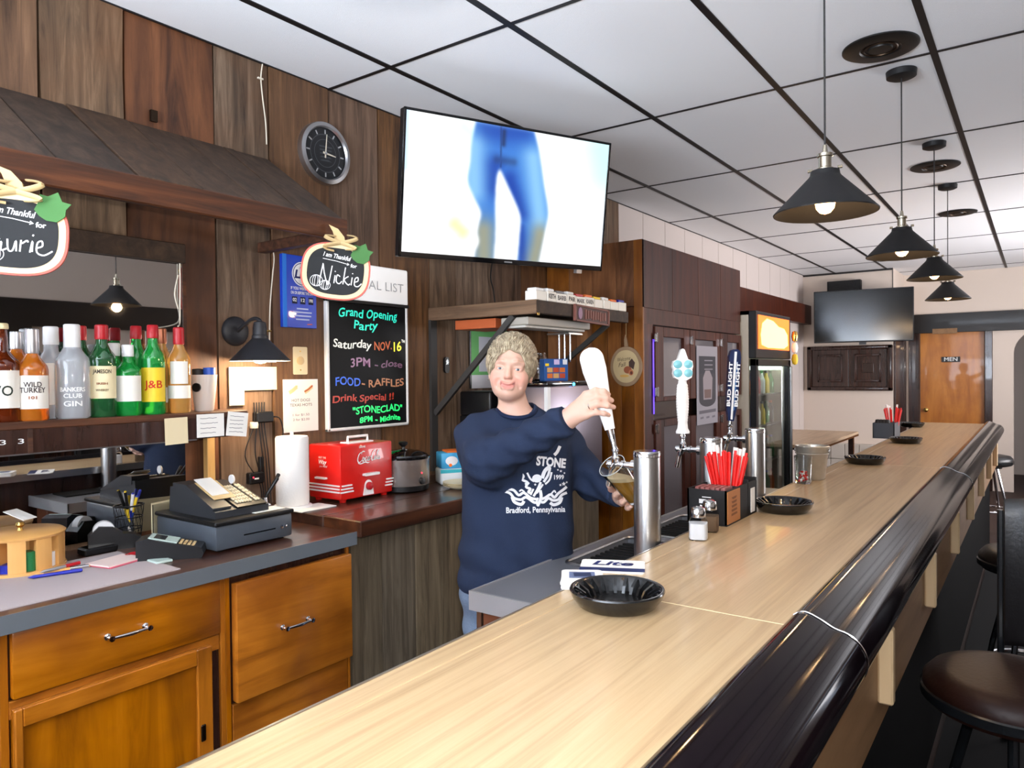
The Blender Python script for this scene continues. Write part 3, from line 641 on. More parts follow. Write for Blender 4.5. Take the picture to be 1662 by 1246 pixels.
o = MB().bx(-.34, 1.2, -1.9, 7.1, 0, .008).build('rubber_mat', 'rubber_black', origin=(.4, 3, 0)); tag(o, 'long black rubber mat on the floor beneath the bar stools', 'floor mat')
# ================================================================== pendant lamps over the bar
mat('shade_black', (26, 25, 26), .55, spec=.35); mat('shade_inner', (10, 8, 7), .7, spec=.2); mat('nickel', (190, 180, 160), .22, 1.)
mat('bulb_warm', (255, 190, 110), .3, emit=14, ecol=(255, 196, 130)); mat('cord_dark', (40, 38, 38), .6)
def pendant(x, y, zr, label, power=7):
    t = thing('pendant_lamp', label, 'lamp', (x, y, zr), group='black cone pendants')
    R = .139; hz = .108
    MB().lathe([(R, 0), (R+.001, .003), (.044, hz-.006), (.040, hz), (.038, hz+.012), (.03, hz+.013)], 48, cap=False).build('shade', 'shade_black', t, local=True)
    m = MB().lathe([(R-.002, .0005), (.042, hz-.009), (.0, hz-.006)], 48, cap=False); m.build('shade_lining', 'shade_inner', t, local=True)
    MB().lathe([(.024, hz+.013), (.024, hz+.018), (.017, hz+.022), (.017, hz+.05), (.021, hz+.052), (.021, hz+.06), (.008, hz+.064), (.005, hz+.085), (0, hz+.086)], 24).build('socket', 'nickel', t, local=True)
    for s in (-1, 1): MB().tube([(s*.034, 0, hz+.018), (s*.046, 0, hz+.018)], .005, 8).build('thumb_screw', 'nickel', t, local=True)
    MB().lathe([(0, -.002), (.014, .002), (.024, .014), (.027, .03), (.022, .046), (.014, .06), (.013, .085), (0, .086)], 20).build('bulb', 'bulb_warm', t, local=True)
    MB().tube([(0, 0, hz+.08), (0, 0, CZ-zr-.02)], .0028, 8).build('cord', 'cord_dark', t, local=True)
    MB().lathe([(.0, CZ-zr-.034), (.045, CZ-zr-.034), (.058, CZ-zr-.028), (.06, CZ-zr-.003)], 32).build('canopy', 'shade_black', t, local=True)
    l = light('bulb_light', 'POINT', (0, 0, -.012), power, (1, .66, .36), .025); l.parent = t
for (u, v, y, lab) in ((1345, 357, 2.2, 'largest black cone pendant lamp, nearest over the bar'), (1468, 429, 3.5, 'second black cone pendant lamp along the bar'),
                       (1520, 467, 4.72, 'third black cone pendant lamp, beside the black television'), (1541, 501, 5.85, 'farthest and smallest black cone pendant lamp over the bar')):
    p = onY(u, v, y); pendant(p.x, p.y, p.z, lab)
pendant(-.80, .84, 2.235, 'pendant lamp at the top edge, only its dark rim showing', 4)
mat('disc_black', (20, 19, 18), .45)
for u, v, lab in ((1440, 91, 'round black recessed ceiling light with stepped rings, nearest'), (1525, 285, 'round black recessed ceiling light, the middle one of three'), (1560, 361, 'round black recessed ceiling light farthest away')):
    p = onZ(u, v, CZ-.006); t = thing('ceiling_light', lab, 'ceiling light', (p.x, p.y, CZ), group='black recessed ceiling lights')
    MB().lathe([(.138, -.001), (.138, -.006), (.128, -.011), (.075, -.012), (.07, -.007), (0, -.007)], 48).build('trim_ring', 'disc_black', t, local=True)
    MB().tube([(.06*math.cos(a), .06*math.sin(a), -.009) for a in [2*math.pi*i/40 for i in range(40)]], .004, 6, closed=True).build('inner_ring', 'bronze', t, local=True)
    MB().lathe([(.045, -.0065), (.042, -.013), (.02, -.015), (0, -.015)], 32).build('centre_cap', 'disc_black', t, local=True)
# ================================================================== awning of boards over the back bar
AY, AXF, AZT, AZF = 1.831, -2.084, 2.455, 2.135
aw = thing('board_awning', 'dark sloping board awning over the back bar', 'awning', (WX, .6, AZF))
yy = AY
ws = [.155, .05, .17, .19, .20, .21, .19, .2, .22, .2, .21, .2, .2, .22, .2, .2]
nrm = Vector((AZT-AZF, 0, AXF-WX)).normalized()*-1
d = Vector((AXF-WX, 0, AZF-AZT)); up = Vector((-d.z, 0, d.x)).normalized()
for w_ in ws:
    M = frame((WX, yy, AZT), d, (0, -1, 0)); dz = random.uniform(-.003, .003)
    # local: x down the slope, y towards the viewer, z = x cross y
    sgn = 1 if (M.to_3x3() @ Vector((0, 0, 1))).z > 0 else -1
    MB().bx(.016, d.length, .002, w_-.002, (-.02)*sgn, dz*sgn, M, bev=.002).build('board', 'awning_wood', aw, origin=(WX, yy-w_/2, AZT)); yy -= w_
MB().bx(AXF-.03, AXF, yy, AY+.01, AZF-.075, AZF+.004, bev=.004).build('fascia', 'fascia_wood', aw)
MB().bx(WX, WX+.03, yy, AY, AZT-.08, AZT-.03).build('wall_ledger', 'awning_wood', aw)
MB().bx(WX, AXF-.03, AY-.05, AY-.01, AZF-.075, AZF-.035, bev=.003).build('end_arm', 'fascia_wood', aw)
MB().bx(WX, AXF-.03, .3, .34, AZF-.075, AZF-.035).build('arm', 'fascia_wood', aw)
o = MB().bx(WX+.001, WX+.013, *(onX(257, 172, WX).y+d_ for d_ in (-.012, .012)), 2.47, 2.51).build('wall_clip', 'bronze', origin=(WX, 1.5, 2.49)); tag(o, 'small dark clip on the orange board above the awning', 'clip')
# ================================================================== mirror, bottle shelf
my1 = onX(297, 388, WX).y
mi = thing('bar_mirror', 'long bar mirror behind the bottles with a dark wood top rail', 'mirror', (WX, .3, 1.02))
MB().bx(WX+.004, WX+.012, -2.2, my1, 1.02, 1.99).build('mirror_glass', 'mirror', mi)
MB().bx(WX+.001, WX+.035, -2.2, my1+.002, 1.975, 2.045, bev=.003).build('top_rail', 'awning_wood', mi)
MB().bx(WX+.001, WX+.016, my1, my1+.012, 1.46, 1.99).build('side_strip', 'fascia_wood', mi)
py = onX(335, 740, WX).y
MB().bx(WX+.001, WX+.03, py-.02, py+.012, 1.0, 1.43, bev=.002).build('side_post', 'yellow_pine', mi)
SZ = 1.438; SX = -2.33; SY1 = onX(402, 657, SX).y
sh = thing('bottle_shelf', 'dark wooden liquor shelf running along the mirror', 'shelf', (-2.45, .3, SZ))
MB().bx(WX+.012, SX, -2.2, SY1, SZ-.022, SZ, bev=.003).build('board', 'fascia_wood', sh)
MB().bx(SX-.02, SX-.002, -2.2, SY1-.01, SZ-.09, SZ-.022).build('apron', 'dark_trim', sh)
MB().bx(SX-.022, SX, -2.2, SY1-.2, SZ-.094, SZ-.09).build('edge_strip', 'steel_dull', sh)
MB().bx(SX-.003, SX+.004, onX(47, 690, SX).y-.006, onX(47, 690, SX).y+.006, SZ-.09, SZ-.02).build('divider', 'fascia_wood', sh)
MB().text('3  3', .02, facingX((SX-.0012, onX(18, 695, SX).y, SZ-.055)), w=.06).build('chalk_marks', 'white_paint', sh)
# slips taped to the shelf edge
def slip(u0, v0, u1, v1, lab, lines=0, tilt=0, name='paper_slip', X=SX+.002, matn='white_paper'):
    a = onX(u0, v0, X); c_ = onX(u1, v1, X); cy, cz = (a.y+c_.y)/2, (a.z+c_.z)/2; w_, h_ = abs(c_.y-a.y), abs(a.z-c_.z)
    M = facingX((X, cy, cz)) @ Matrix.Rotation(tilt, 4, 'Z')
    t = MB().prism([(-w_/2, -h_/2), (w_/2, -h_/2), (w_/2, h_/2), (-w_/2, h_/2)], 0, .0012, M).build(name, matn, origin=(X, cy, cz)); tag(t, lab, 'note')
    if lines:
        m = MB()
        for k in range(lines):
            z = h_*.32-k*h_*.64/max(lines-1, 1); m.ribbon([(-w_*.38+j*w_*.7*random.uniform(.8, 1)/8, z+random.uniform(-.001, .001)) for j in range(9)], .0016, M, z=.0016, c=(90, 90, 100))
        m.build('handwriting', 'print', t)
    return t
slip(266, 667, 303, 708, 'blank cream slip taped to the shelf edge under the last bottles', 0, .02, matn='cream')
slip(318, 662, 362, 697, 'white handwritten slip taped to the shelf edge below the cup', 4)
slip(367, 660, 400, 697, 'tilted white handwritten slip on the end of the shelf', 5, -.12)
# ------------------------------------------------------------------ bottles
def tinted(n, c, tr=.62): return mat(n, c, .03, trans=tr, ior=1.42, coat=.8)
tinted('glass_green', (40, 190, 84)); tinted('glass_dgreen', (52, 122, 70)); tinted('liquor_amber', (240, 140, 44)); tinted('liquor_brown', (120, 48, 18)); tinted('liquor_pale', (236, 180, 96)); tinted('glass_clear', (246, 249, 255), .66)
mat('cap_red', (176, 24, 34), .4); mat('cap_white', (236, 236, 236), .35); mat('cap_silver', (196, 196, 200), .3, .8); mat('label_white', (236, 232, 222), .6); mat('label_yellow', (236, 200, 44), .5); mat('label_cream', (232, 218, 176), .6); mat('cap_cream', (222, 206, 160), .5); mat('cap_copper', (150, 88, 60), .35, .5)
def bottle(u, v, X, vtop, kind, lab):
    """turned glass body, printed label, cap; height read between base v and top vtop"""
    p = onX(u, v, X); p.z = SZ; d_, F = ray(u, vtop); f = (X/d_.x)*F
    h = (EYE+d_.z*(X/d_.x))-SZ; R = kind['r']; sq = kind.get('sq', False)
    t = thing('liquor_bottle', lab, 'bottle', p, kind.get('rot', 0), 'liquor bottles on the mirror shelf')
    sh_ = kind.get('sh', .62); nk = kind.get('nk', .014)
    prof = [(R*.9, 0), (R, .006), (R, h*sh_), (R*.93, h*(sh_+.045)), (R*.62, h*(sh_+.11)), (nk*1.15, h*(sh_+.17)), (nk, h*.9), (nk, h*.965), (0, h*.966)]
    MB().lathe(prof, 24 if not sq else 16, sx=1, sy=kind.get('fl', 1.)).build('glass', kind['g'], t, local=True)
    ch = kind.get('ch', .14)
    MB().lathe([(nk*1.22, h*(1-ch)), (nk*1.3, h*(1-ch)+.004), (nk*1.25, h*.99), (nk*1.05, h), (0, h)], 18).build('cap', kind['cap'], t, local=True)
    for i, (z0, z1, mm, ang) in enumerate(kind['labels']):
        a0 = math.atan2(-p.y, -p.x)+kind.get('turn', 0); n = 12; v_ = []; f_ = []
        rr = R+.0008
        for k in range(n+1):
            a = a0+(k/n-.5)*ang; v_ += [(rr*math.cos(a), rr*math.sin(a)*kind.get('fl', 1.), h*z0), (rr*math.cos(a), rr*math.sin(a)*kind.get('fl', 1.), h*z1)]
        for k in range(n): f_.append((2*k, 2*k+2, 2*k+3, 2*k+1))
        L = MB().add(v_, f_, True).build('label', mm, t, local=True)
        if i == 0:
            m = MB()
            for (s, zc, sz, cc, wd_) in kind.get('txt', []):
                q = MB(); q.text(s, sz, None, w=wd_, bold=.0004)
                vv = []
                for x, y, z in q.v:
                    a = a0+x/R; vv.append(((R+.0018)*math.cos(a), (R+.0018)*math.sin(a)*kind.get('fl', 1.), h*zc+y))
                m.add(vv, q.f, False, 0, None, cc)
            if m.v: m.build('label_print', 'print', t, local=True).parent = L
    return t
K = dict
bottle(4, 668, -2.40, 507, K(r=.045, g='liquor_brown', cap='cap_cream', ch=.06, labels=[(.14, .52, 'label_white', 2.2)], txt=[('VO', .31, .04, (40, 50, 40), .05)], sh=.56), 'dark whiskey bottle cut by the left edge with a VO label')
bottle(28, 664, -2.47, 521, K(r=.038, g='liquor_amber', cap='cap_silver', ch=.2, labels=[(.2, .5, 'label_cream', 1.4)]), 'amber bottle with silver neck behind the first two bottles')
bottle(53, 664, -2.385, 517, K(r=.041, g='liquor_amber', cap='cap_silver', ch=.27, labels=[(.13, .49, 'label_white', 2.4)], txt=[('WILD', .39, .021, (60, 50, 50), .045), ('TURKEY', .33, .021, (60, 50, 50), .066), ('101', .25, .012, (150, 90, 60), .02)], sh=.55), 'glowing amber bourbon bottle with a white WILD TURKEY label')
bottle(84, 663, -2.46, 514, K(r=.034, g='glass_clear', cap='cap_white', ch=.2, labels=[(.15, .6, 'label_white', 1.2)], nk=.017), 'clear bottle with white cap between the bourbon and the gin')
bottle(118, 664, -2.40, 511, K(r=.048, g='glass_clear', cap='cap_white', ch=.26, labels=[], sh=.6, nk=.018), 'large clear gin bottle with white cap, BANKERS CLUB GIN')
bottle(132, 659, -2.475, 514, K(r=.036, g='glass_dgreen', cap='cap_red', ch=.16, labels=[]), 'green bottle with red cap half hidden behind the clear gin')
bottle(166, 662, -2.40, 513, K(r=.041, g='glass_dgreen', cap='cap_red', ch=.16, labels=[(.2, .55, 'label_cream', 2.4)], txt=[('JAMESON', .49, .017, (70, 60, 50), .052), ('IRISH', .36, .009, (140, 90, 60), .03), ('WHISKEY', .29, .009, (120, 100, 70), .036)], nk=.0155), 'dark green whiskey bottle with cream JAMESON label and red cap')
bottle(186, 660, -2.475, 543, K(r=.036, g='glass_green', cap='cap_white', ch=.18, labels=[(.3, .5, 'label_white', 1.)]), 'short green bottle with white cap behind the Irish whiskey')
bottle(208, 661, -2.40, 546, K(r=.04, g='glass_green', cap='cap_white', ch=.17, labels=[(.2, .56, 'label_white', 2.3)], sh=.6), 'short bright green gin bottle with white label and white cap')
bottle(222, 658, -2.475, 516, K(r=.035, g='glass_green', cap='cap_red', ch=.15, labels=[(.3, .5, 'label_yellow', 1.2)]), 'tall green bottle with red cap behind the short green gin')
bottle(249, 661, -2.40, 515, K(r=.037, g='glass_green', cap='cap_red', ch=.15, labels=[(.14, .52, 'label_yellow', 2.4)], txt=[('J&B', .33, .035, (200, 40, 24), .055)]), 'tall green scotch bottle with yellow J&B label and red cap')
bottle(263, 657, -2.475, 521, K(r=.035, g='liquor_pale', cap='cap_copper', ch=.18, labels=[(.12, .3, 'label_white', 1.5)]), 'pale amber bottle with copper cap behind the yellow-label scotch')
bottle(291, 660, -2.40, 520, K(r=.037, g='liquor_pale', cap='cap_red', ch=.2, labels=[(.17, .32, 'label_white', 2.4), (.34, .6, 'label_white', 1.6)]), 'clear scotch bottle with red cap at the right end of the row')
# print on the clear gin
p = onX(118, 664, -2.40); a0 = math.atan2(-p.y, -p.x); m = MB()
for s, zc, sz, wd_ in (('BANKERS', .088, .018, .07), ('CLUB', .069, .018, .05), ('GIN', .045, .022, .05)):
    q = MB(); q.text(s, sz, None, w=wd_, bold=.0005)
    m.add([(.0489*math.cos(a0+x/.048), .0489*math.sin(a0+x/.048), zc+y) for x, y, z in q.v], q.f, False)
gin = [o for o in COL.objects if o.get('label', '').endswith('BANKERS CLUB GIN')][0]
m.build('label_print', 'white_paint', gin, local=True)
tq = [o for o in COL.objects if o.get('label', '').startswith('short bright green gin')][0]; p = onX(208, 661, -2.40); a0 = math.atan2(-p.y, -p.x)+.35
MB().lathe([(.011, 0), (.011, .002), (.007, .003), (0, .003)], 16, frame((.0335*math.cos(a0), .0335*math.sin(a0), .118), (-math.sin(a0), math.cos(a0), 0), (0, 0, 1))).build('wax_seal', 'cap_red', tq, local=True)
# cup at the end of the shelf
p = onX(331, 656, -2.44); p.z = SZ
mat('cup_frost', (226, 214, 204), .4); mat('cup_blue', (40, 86, 190), .4)
t = thing('plastic_cup', 'frosted plastic cup with blue and dark lids at the shelf end', 'cup', p)
MB().lathe([(.03, 0), (.033, .004), (.045, .125), (.046, .13), (.043, .13), (.031, .008), (0, .007)], 28).build('cup', 'cup_frost', t, local=True)
MB().lathe([(.016, 0), (.016, .006), (0, .0065)], 16, frame((.042*math.cos(-1.1)-.002, .042*math.sin(-1.1), .085), (math.sin(1.1), math.cos(1.1), 0), (0, 0, 1))).build('badge', 'black_plastic', t, local=True)
MB().lathe([(.02, .1), (.021, .155), (0, .157)], 16, Matrix.Translation((.015, .012, 0))).build('blue_lid', 'cup_blue', t, local=True)
MB().lathe([(.02, .1), (.02, .15), (0, .153)], 16, Matrix.Translation((-.008, -.018, 0))).build('dark_lid', 'packet_dark', t, local=True)
# ================================================================== back counter one, with honey-coloured cabinets
C1Z, C1X, C1Y = 1.0, -1.975, onX(573, 868, -1.975).y
mat('counter_edge', (118, 124, 130), .4, .35)
ct = thing('back_counter', 'dark wood back counter with a dull metal edge', 'countertop', (-2.25, .5, C1Z-.04))
MB().bx(WX, C1X-.004, -2.2, C1Y, C1Z-.04, C1Z, bev=.002).build('top', 'counter_dark', ct)
MB().bx(C1X-.004, C1X, -2.2, C1Y+.004, C1Z-.044, C1Z+.002).build('edge_band', 'counter_edge', ct)
CX = -2.0
def zc(u, v): return onX(u, v, CX).z
yA, yB_ = onX(4, 1010, CX).y, onX(348, 929, CX).y; yC, yD = onX(368, 934, CX).y, onX(556, 900, CX).y
z0 = zc(348, 929); z1 = zc(348, 1016); z2 = zc(330, 1032); zR0, zR1 = zc(368, 936), zc(372, 1127)
def cab(name, label, y0, y1): 
    t = thing(name, label, 'cabinet', (-2.28, (y0+y1)/2, 0), group='honey wood back bar cabinets')
    MB().bx(WX+.01, CX-.012, y0, y1, .06, C1Z-.04).build('body', 'dark_trim', t); MB().bx(WX+.05, CX-.06, y0, y1, 0, .06).build('plinth', 'black_matte', t)
    return t
ya, yb_ = yA-.02, (yB_+yC)/2
t = cab('base_cabinet', 'honey wood base cabinet with a shallow drawer above a panel door', ya, yb_)
def stile(t, y0, y1, zz0, zz1, mm='honey_wood_v', dx=0, nm='stile'): MB().bx(CX-.014, CX+dx, y0, y1, zz0, zz1, bev=.002).build(nm, mm, t, origin=(CX, (y0+y1)/2, (zz0+zz1)/2))
stile(t, ya, yA, .06, C1Z-.042); stile(t, yB_+.004, yb_, .06, C1Z-.042); stile(t, yA, yB_, z1-.05, z1-.006, 'honey_wood', 0, 'rail'); stile(t, yA, yB_, z0+.006, C1Z-.042, 'dark_trim', -.006, 'rail')
dw = MB().bx(CX-.01, CX+.014, yA+.004, yB_-.002, z1, z0, bev=.005, seg=2).build('drawer', 'honey_wood', t, origin=(CX, (yA+yB_)/2, (z0+z1)/2))
def pull(parent, u, v, X):
    p = onX(u, v, X); m = MB(); L = .05
    for s in (-1, 1): m.lathe([(.009, 0), (.009, .003), (.005, .006), (.005, .02), (.0075, .024), (.0075, .03), (0, .031)], 12, frame((X, p.y+s*L, p.z), (0, 1, 0), UP))
    m.tube([(X+.024, p.y-L, p.z), (X+.026, p.y-L*.6, p.z), (X+.03, p.y, p.z), (X+.026, p.y+L*.6, p.z), (X+.024, p.y+L, p.z)], [.004, .0045, .006, .0045, .004], 10)
    m.build('handle', 'bronze' if False else 'chrome', parent)
pull(dw, 197, 1011, CX+.014)
dy1 = onX(330, 1035, CX).y; dp = onX(305, 1055, CX)
dr_ = MB().bx(CX-.01, CX+.008, yA+.004, dy1, .1, z2-.004, bev=.002).build('door', 'honey_wood_v', t, origin=(CX, (yA+dy1)/2, .45))
sw = dy1-dp.y
MB().bx(CX+.008, CX+.02, dp.y, dy1, .1, z2-.004, bev=.003).build('door_stile', 'honey_wood_v', dr_); MB().bx(CX+.008, CX+.02, yA+.004, yA+.004+sw*.4, .1, z2-.004, bev=.003).build('door_stile', 'honey_wood_v', dr_)
MB().bx(CX+.008, CX+.02, yA+.004+sw*.4, dp.y, z2-.05, z2-.004, bev=.002).build('door_rail', 'honey_wood', dr_); MB().bx(CX+.008, CX+.02, yA+.004+sw*.4, dp.y, .1, .15, bev=.002).build('door_rail', 'honey_wood', dr_)
q = onX(318, 1178, CX+.02); MB().bx(CX+.02, CX+.026, q.y-.008, q.y+.008, q.z-.025, q.z+.025, bev=.003).build('catch', 'bronze', dr_)
t = cab('base_cabinet', 'honey wood base cabinet with one deep drawer standing slightly open', yb_, C1Y-.01)
stile(t, yb_, yC-.004, .06, C1Z-.042); stile(t, yD+.004, C1Y-.012, .06, C1Z-.042); stile(t, yC, yD, .06, zR1-.012, 'honey_wood', 0, 'lower_panel')
MB().bx(CX-.3, CX-.014, yC-.002, yD+.002, zR0-.02, C1Z-.044).build('opening', 'black_matte', t)
dw = MB().bx(CX-.002, CX+.03, yC, yD, zR1, zR0, bev=.005, seg=2).build('drawer', 'honey_wood', t, origin=(CX, (yC+yD)/2, (zR0+zR1)/2))
pull(dw, 471, 1003, CX+.03)
t = cab('base_cabinet', 'honey wood cabinet at the left edge, mostly out of view', -1.0, ya)
stile(t, -1, ya, .06, C1Z-.042, nm='face')
# ================================================================== back counter two, barn boards below
C2Z, C2X = 1.04, -1.955; C2Y0, C2Y1 = C1Y+.004, 3.60
t = thing('plank_counter', 'thick dark plank countertop under the hot dog cooker', 'countertop', (-2.25, 2.6, C2Z-.06))
for i, (a, c_) in enumerate(((WX, -2.36), (-2.358, -2.16), (-2.158, C2X))): MB().bx(a, c_, C2Y0, C2Y1, C2Z-.06, C2Z-.001*(i % 2), bev=.004).build('plank', 'counter_dark', t, origin=((a+c_)/2, 2.5, C2Z))
t = thing('boarded_cupboard', 'weathered grey vertical boards below the plank countertop', 'cupboard', (-2.25, 2.6, 0))
MB().bx(WX+.01, -2.04, C2Y0+.01, C2Y1, 0, C2Z-.06).build('frame', 'beam_black', t)
y = C2Y0+.008
while y < C2Y1-.05:
    w_ = random.uniform(.11, .2); MB().bx(-2.04, -2.016+random.uniform(-.003, .003), y, min(y+w_, C2Y1)-.004, .0, C2Z-.062, bev=.002).build('board', 'barn_pale', t, origin=(-2.03, y+w_/2, .5)); y += w_
# ================================================================== things on counter one
mat('mat_grey', (172, 160, 160), .7); mat('chip_wood', (214, 160, 92), .4, coat=.2); mat('pen_blue', (30, 40, 150), .3); mat('pink', (226, 110, 130), .6); mat('paper_pink', (238, 214, 206), .7)
P = lambda u, v: onZ(u, v, C1Z)
a, c_, e = P(285, 912), P(0, 968), P(130, 880)
o = MB().bx(-2.40, a.x+.005, .1, a.y, C1Z, C1Z+.003).build('desk_mat', 'mat_grey', origin=(-2.2, .6, C1Z)); tag(o, 'flat grey desk mat on the back counter', 'desk mat')
MZ = C1Z+.003
p = onZ(60, 910, MZ); p = Vector((p.x-.085, p.y-.02, MZ)); rc = .112
t = thing('poker_chip_caddy', 'round honey wood poker chip caddy with slots of coloured chips', 'chip caddy', p)
MB().lathe([(0, 0), (.062, 0), (.062, .095), (0, .096)], 28).build('core', 'chip_wood', t, local=True)
MB().lathe([(0, 0), (rc+.004, 0), (rc+.004, .008), (0, .009)], 36).build('base', 'chip_wood', t, local=True)
MB().lathe([(0, .1), (.03, .1), (rc+.002, .098), (rc+.004, .104), (rc-.004, .11), (.02, .112), (0, .112)], 36).build('lid', 'chip_wood', t, local=True)
hnd = MB(); hnd.lathe([(.008, 0), (.006, .008), (.013, .016), (.010, .024), (0, .026)], 14, Matrix.Translation((0, 0, .112))); hnd.build('knob', 'brass', t, local=True)
MATS_CHIP = {}
ch = {0: 'straw_white', 1: 'cap_red', 2: 'pen_blue', 3: 'glass_dgreen', 4: 'straw_white', 5: 'cap_red', 6: 'pen_blue', 7: 'straw_white', 8: 'cap_red', 9: 'pen_blue'}
mat('chip_green', (30, 110, 60), .4); ch[3] = 'chip_green'
for i in range(10):
    a0 = -2.0+i*2*math.pi/10
    w0 = [(rc*math.cos(a0+.12+k*.39/4), rc*math.sin(a0+.12+k*.39/4)) for k in range(5)]; w1 = [(.060*math.cos(a0+.12+k*.39/4), .060*math.sin(a0+.12+k*.39/4)) for k in range(5)]
    MB().prism(w0+w1[::-1], .008, .1).build('slot_wall', 'chip_wood', t, local=True)
    n = (9, 14, 7, 16, 12, 6, 10, 15, 11, 8)[i]
    wa = p+Vector((.085*math.cos(a0), .085*math.sin(a0), .009)); sg = (wa-p).dot(EYEP-p)
    if sg < 0: continue                     # slots on the far side cannot be seen
    cn = {'straw_white': 'white', 'cap_red': 'red', 'pen_blue': 'blue', 'chip_green': 'green'}[ch[i]]
    for k in range(n):
        if (ch[i], 'chip') not in MATS_CHIP: o = MATS_CHIP[(ch[i], 'chip')] = MB().lathe([(0, 0), (.0205, 0), (.0205, .0031), (0, .0032)], 14).build('poker_chip', ch[i], local=True)
        else: o = MATS_CHIP[(ch[i], 'chip')].copy(); COL.objects.link(o)
        o.location = wa+Vector((0, 0, k*.0034)); tag(o, cn+' poker chip stacked in the round wooden chip caddy', 'poker chip', cn+' poker chips in the caddy')
# papers and cards lying behind the caddy
for k, (u, v, w_, l_, rz, lab, cc) in enumerate(((25, 872, .12, .09, .3, 'white card propped behind the poker chip caddy', 'white_paper'), (50, 852, .07, .05, .5, 'small white printed card on top of the chip caddy', 'white_paper'))):
    q = onZ(u, v, C1Z+.09 if k == 0 else MZ+.114)
    if k: q = Vector((p.x, p.y-.005, MZ+.139))
    else: q = Vector((p.x-.14, p.y-.06, C1Z))
    M = Matrix.Translation(q) @ Matrix.Rotation(rz, 4, 'Z') @ Matrix.Rotation(math.radians(62 if k == 0 else 20), 4, 'Y')
    o = MB().bx(-w_/2, w_/2, -l_/2, l_/2, .02, .022, M).build('card', cc, origin=q); tag(o, lab, 'card')
def pen(a, b, mm, lab, r=.0048, group=None, cap='black_plastic'):
    a, b = Vector(a), Vector(b); d = (b-a)
    t = thing('pen', lab, 'pen', a, group=group)
    MB().tube([a, a+d*.06, a+d*.1, b-d*.02, b], [.001, r*.6, r, r, r*.7], 10).build('barrel', mm, t)
    MB().tube([a+d*.62, a+d*.98], r*1.12, 10).build('cap', cap, t)
q = onZ(85, 920, MZ)
pen(q+Vector((-.03, -.06, .006)), q+Vector((.01, .065, .006)), 'pen_blue', 'blue pen lying on the grey desk mat', cap='pen_blue')
pen(q+Vector((-.055, -.03, .0055)), q+Vector((-.025, .10, .0055)), 'chip_wood', 'brown and silver pen lying on the grey desk mat', cap='chrome')
pen(q+Vector((-.03, -.03, .014)), q+Vector((-.05, .085, .014)), 'cap_silver', 'silver pen crossing the brown pen on the mat', cap='cap_red')
q = onZ(185, 899, MZ); t = thing('notepad', 'pink-edged notepad on the grey mat', 'notepad', q, .25)
MB().bx(-.05, .05, -.065, .06, 0, .006, bev=.002).build('cover', 'pink', t, local=True); MB().bx(-.046, .05, -.07, .055, .006, .010).build('page', 'paper_pink', t, local=True)
MB().tube([(-.02+.012*math.cos(a), .07+.022*math.sin(a), .006) for a in [2*math.pi*i/20 for i in range(20)]], .005, 8, closed=True).build('loop', 'cap_red', t, local=True)
# pen cup of black mesh
q = onZ(202, 862, C1Z); t = thing('pen_cup', 'black wire mesh pen cup', 'pen cup', q); h = .118; R0, R1 = .042, .052
for z in (0, h*.33, h*.66, h): MB().tube([((R0+(R1-R0)*z/h)*math.cos(a), (R0+(R1-R0)*z/h)*math.sin(a), z+.002) for a in [2*math.pi*i/28 for i in range(28)]], .0018 if z < h else .003, 6, closed=True).build('hoop', 'black_plastic', t, local=True)
m = MB()
for s in (-1, 1):
    for i in range(22):
        a = 2*math.pi*i/22; m.tube([((R0+(R1-R0)*k/6)*math.cos(a+s*k*.1), (R0+(R1-R0)*k/6)*math.sin(a+s*k*.1), h*k/6) for k in range(7)], .0006, 4)
tag(m.build('mesh', 'black_plastic', t, local=True), kind='stuff'); MB().lathe([(0, 0), (R0, 0), (R0, .002), (0, .003)], 24).build('bottom', 'black_plastic', t, local=True)
cc = ['pen_blue', 'straw_white', 'straw_white', 'pen_blue', 'cap_silver', 'label_yellow', 'black_plastic', 'straw_white', 'cup_blue', 'black_plastic']
nn = ['blue', 'white', 'white', 'blue', 'silver', 'yellow', 'black', 'white', 'bright blue', 'black']
for i in range(10):
    a = i*2.4; b0 = q+Vector((.018*math.cos(a+2.6), .018*math.sin(a+2.6), .004)); b1 = q+Vector((.043*math.cos(a), .043*math.sin(a), .165+.014*math.sin(i*3)))
    pen(b0, b1, cc[i], nn[i]+' pen standing in the black mesh pen cup', group='pens in the mesh cup', cap=cc[(i*3+1) % 10])
# payment terminal
q = onZ(283, 893, C1Z); mat('term_body', (24, 24, 26), .3); mat('term_grey', (186, 204, 196), .4); mat('term_screen', (40, 40, 42), .15); mat('key_tan', (196, 168, 120), .4)
M = Matrix.Translation(q+Vector((-.02, 0, 0))) @ Matrix.Rotation(math.radians(52), 4, 'Z') @ Matrix.Scale(1.0, 4)
t = thing('card_terminal', 'black and grey card payment terminal beside the cash register', 'card terminal', q, M=M); t.scale = (1.12, 1.12, 1.12)
pr = [(-.09, 0), (.075, 0), (.08, .012), (.075, .028), (-.02, .05), (-.06, .062), (-.09, .055)]
Mp = Matrix(((1, 0, 0, 0), (0, 0, -1, 0), (0, 1, 0, 0), (0, 0, 0, 1)))
MB().prism(pr, -.04, .04, Mp).build('body', 'term_body', t, local=True)
sl = math.atan2(.062-.028, -.06-.075); Ms = Matrix.Translation((-.008, 0, .0475)) @ Matrix.Rotation(math.radians(14), 4, 'Y')
MB().bx(-.055, .02, -.034, .034, .0, .003, Ms, bev=.001).build('face_plate', 'term_grey', t, local=True); MB().bx(-.042, -.012, -.024, .024, .003, .004, Ms).build('screen', 'term_screen', t, local=True)
for i in range(4):
    for j in range(3): MB().bx(.024+i*.011, .032+i*.011, -.027+j*.019, -.012+j*.019, -.002, .002, Ms, bev=.001).build('key', 'key_tan', t, local=True)
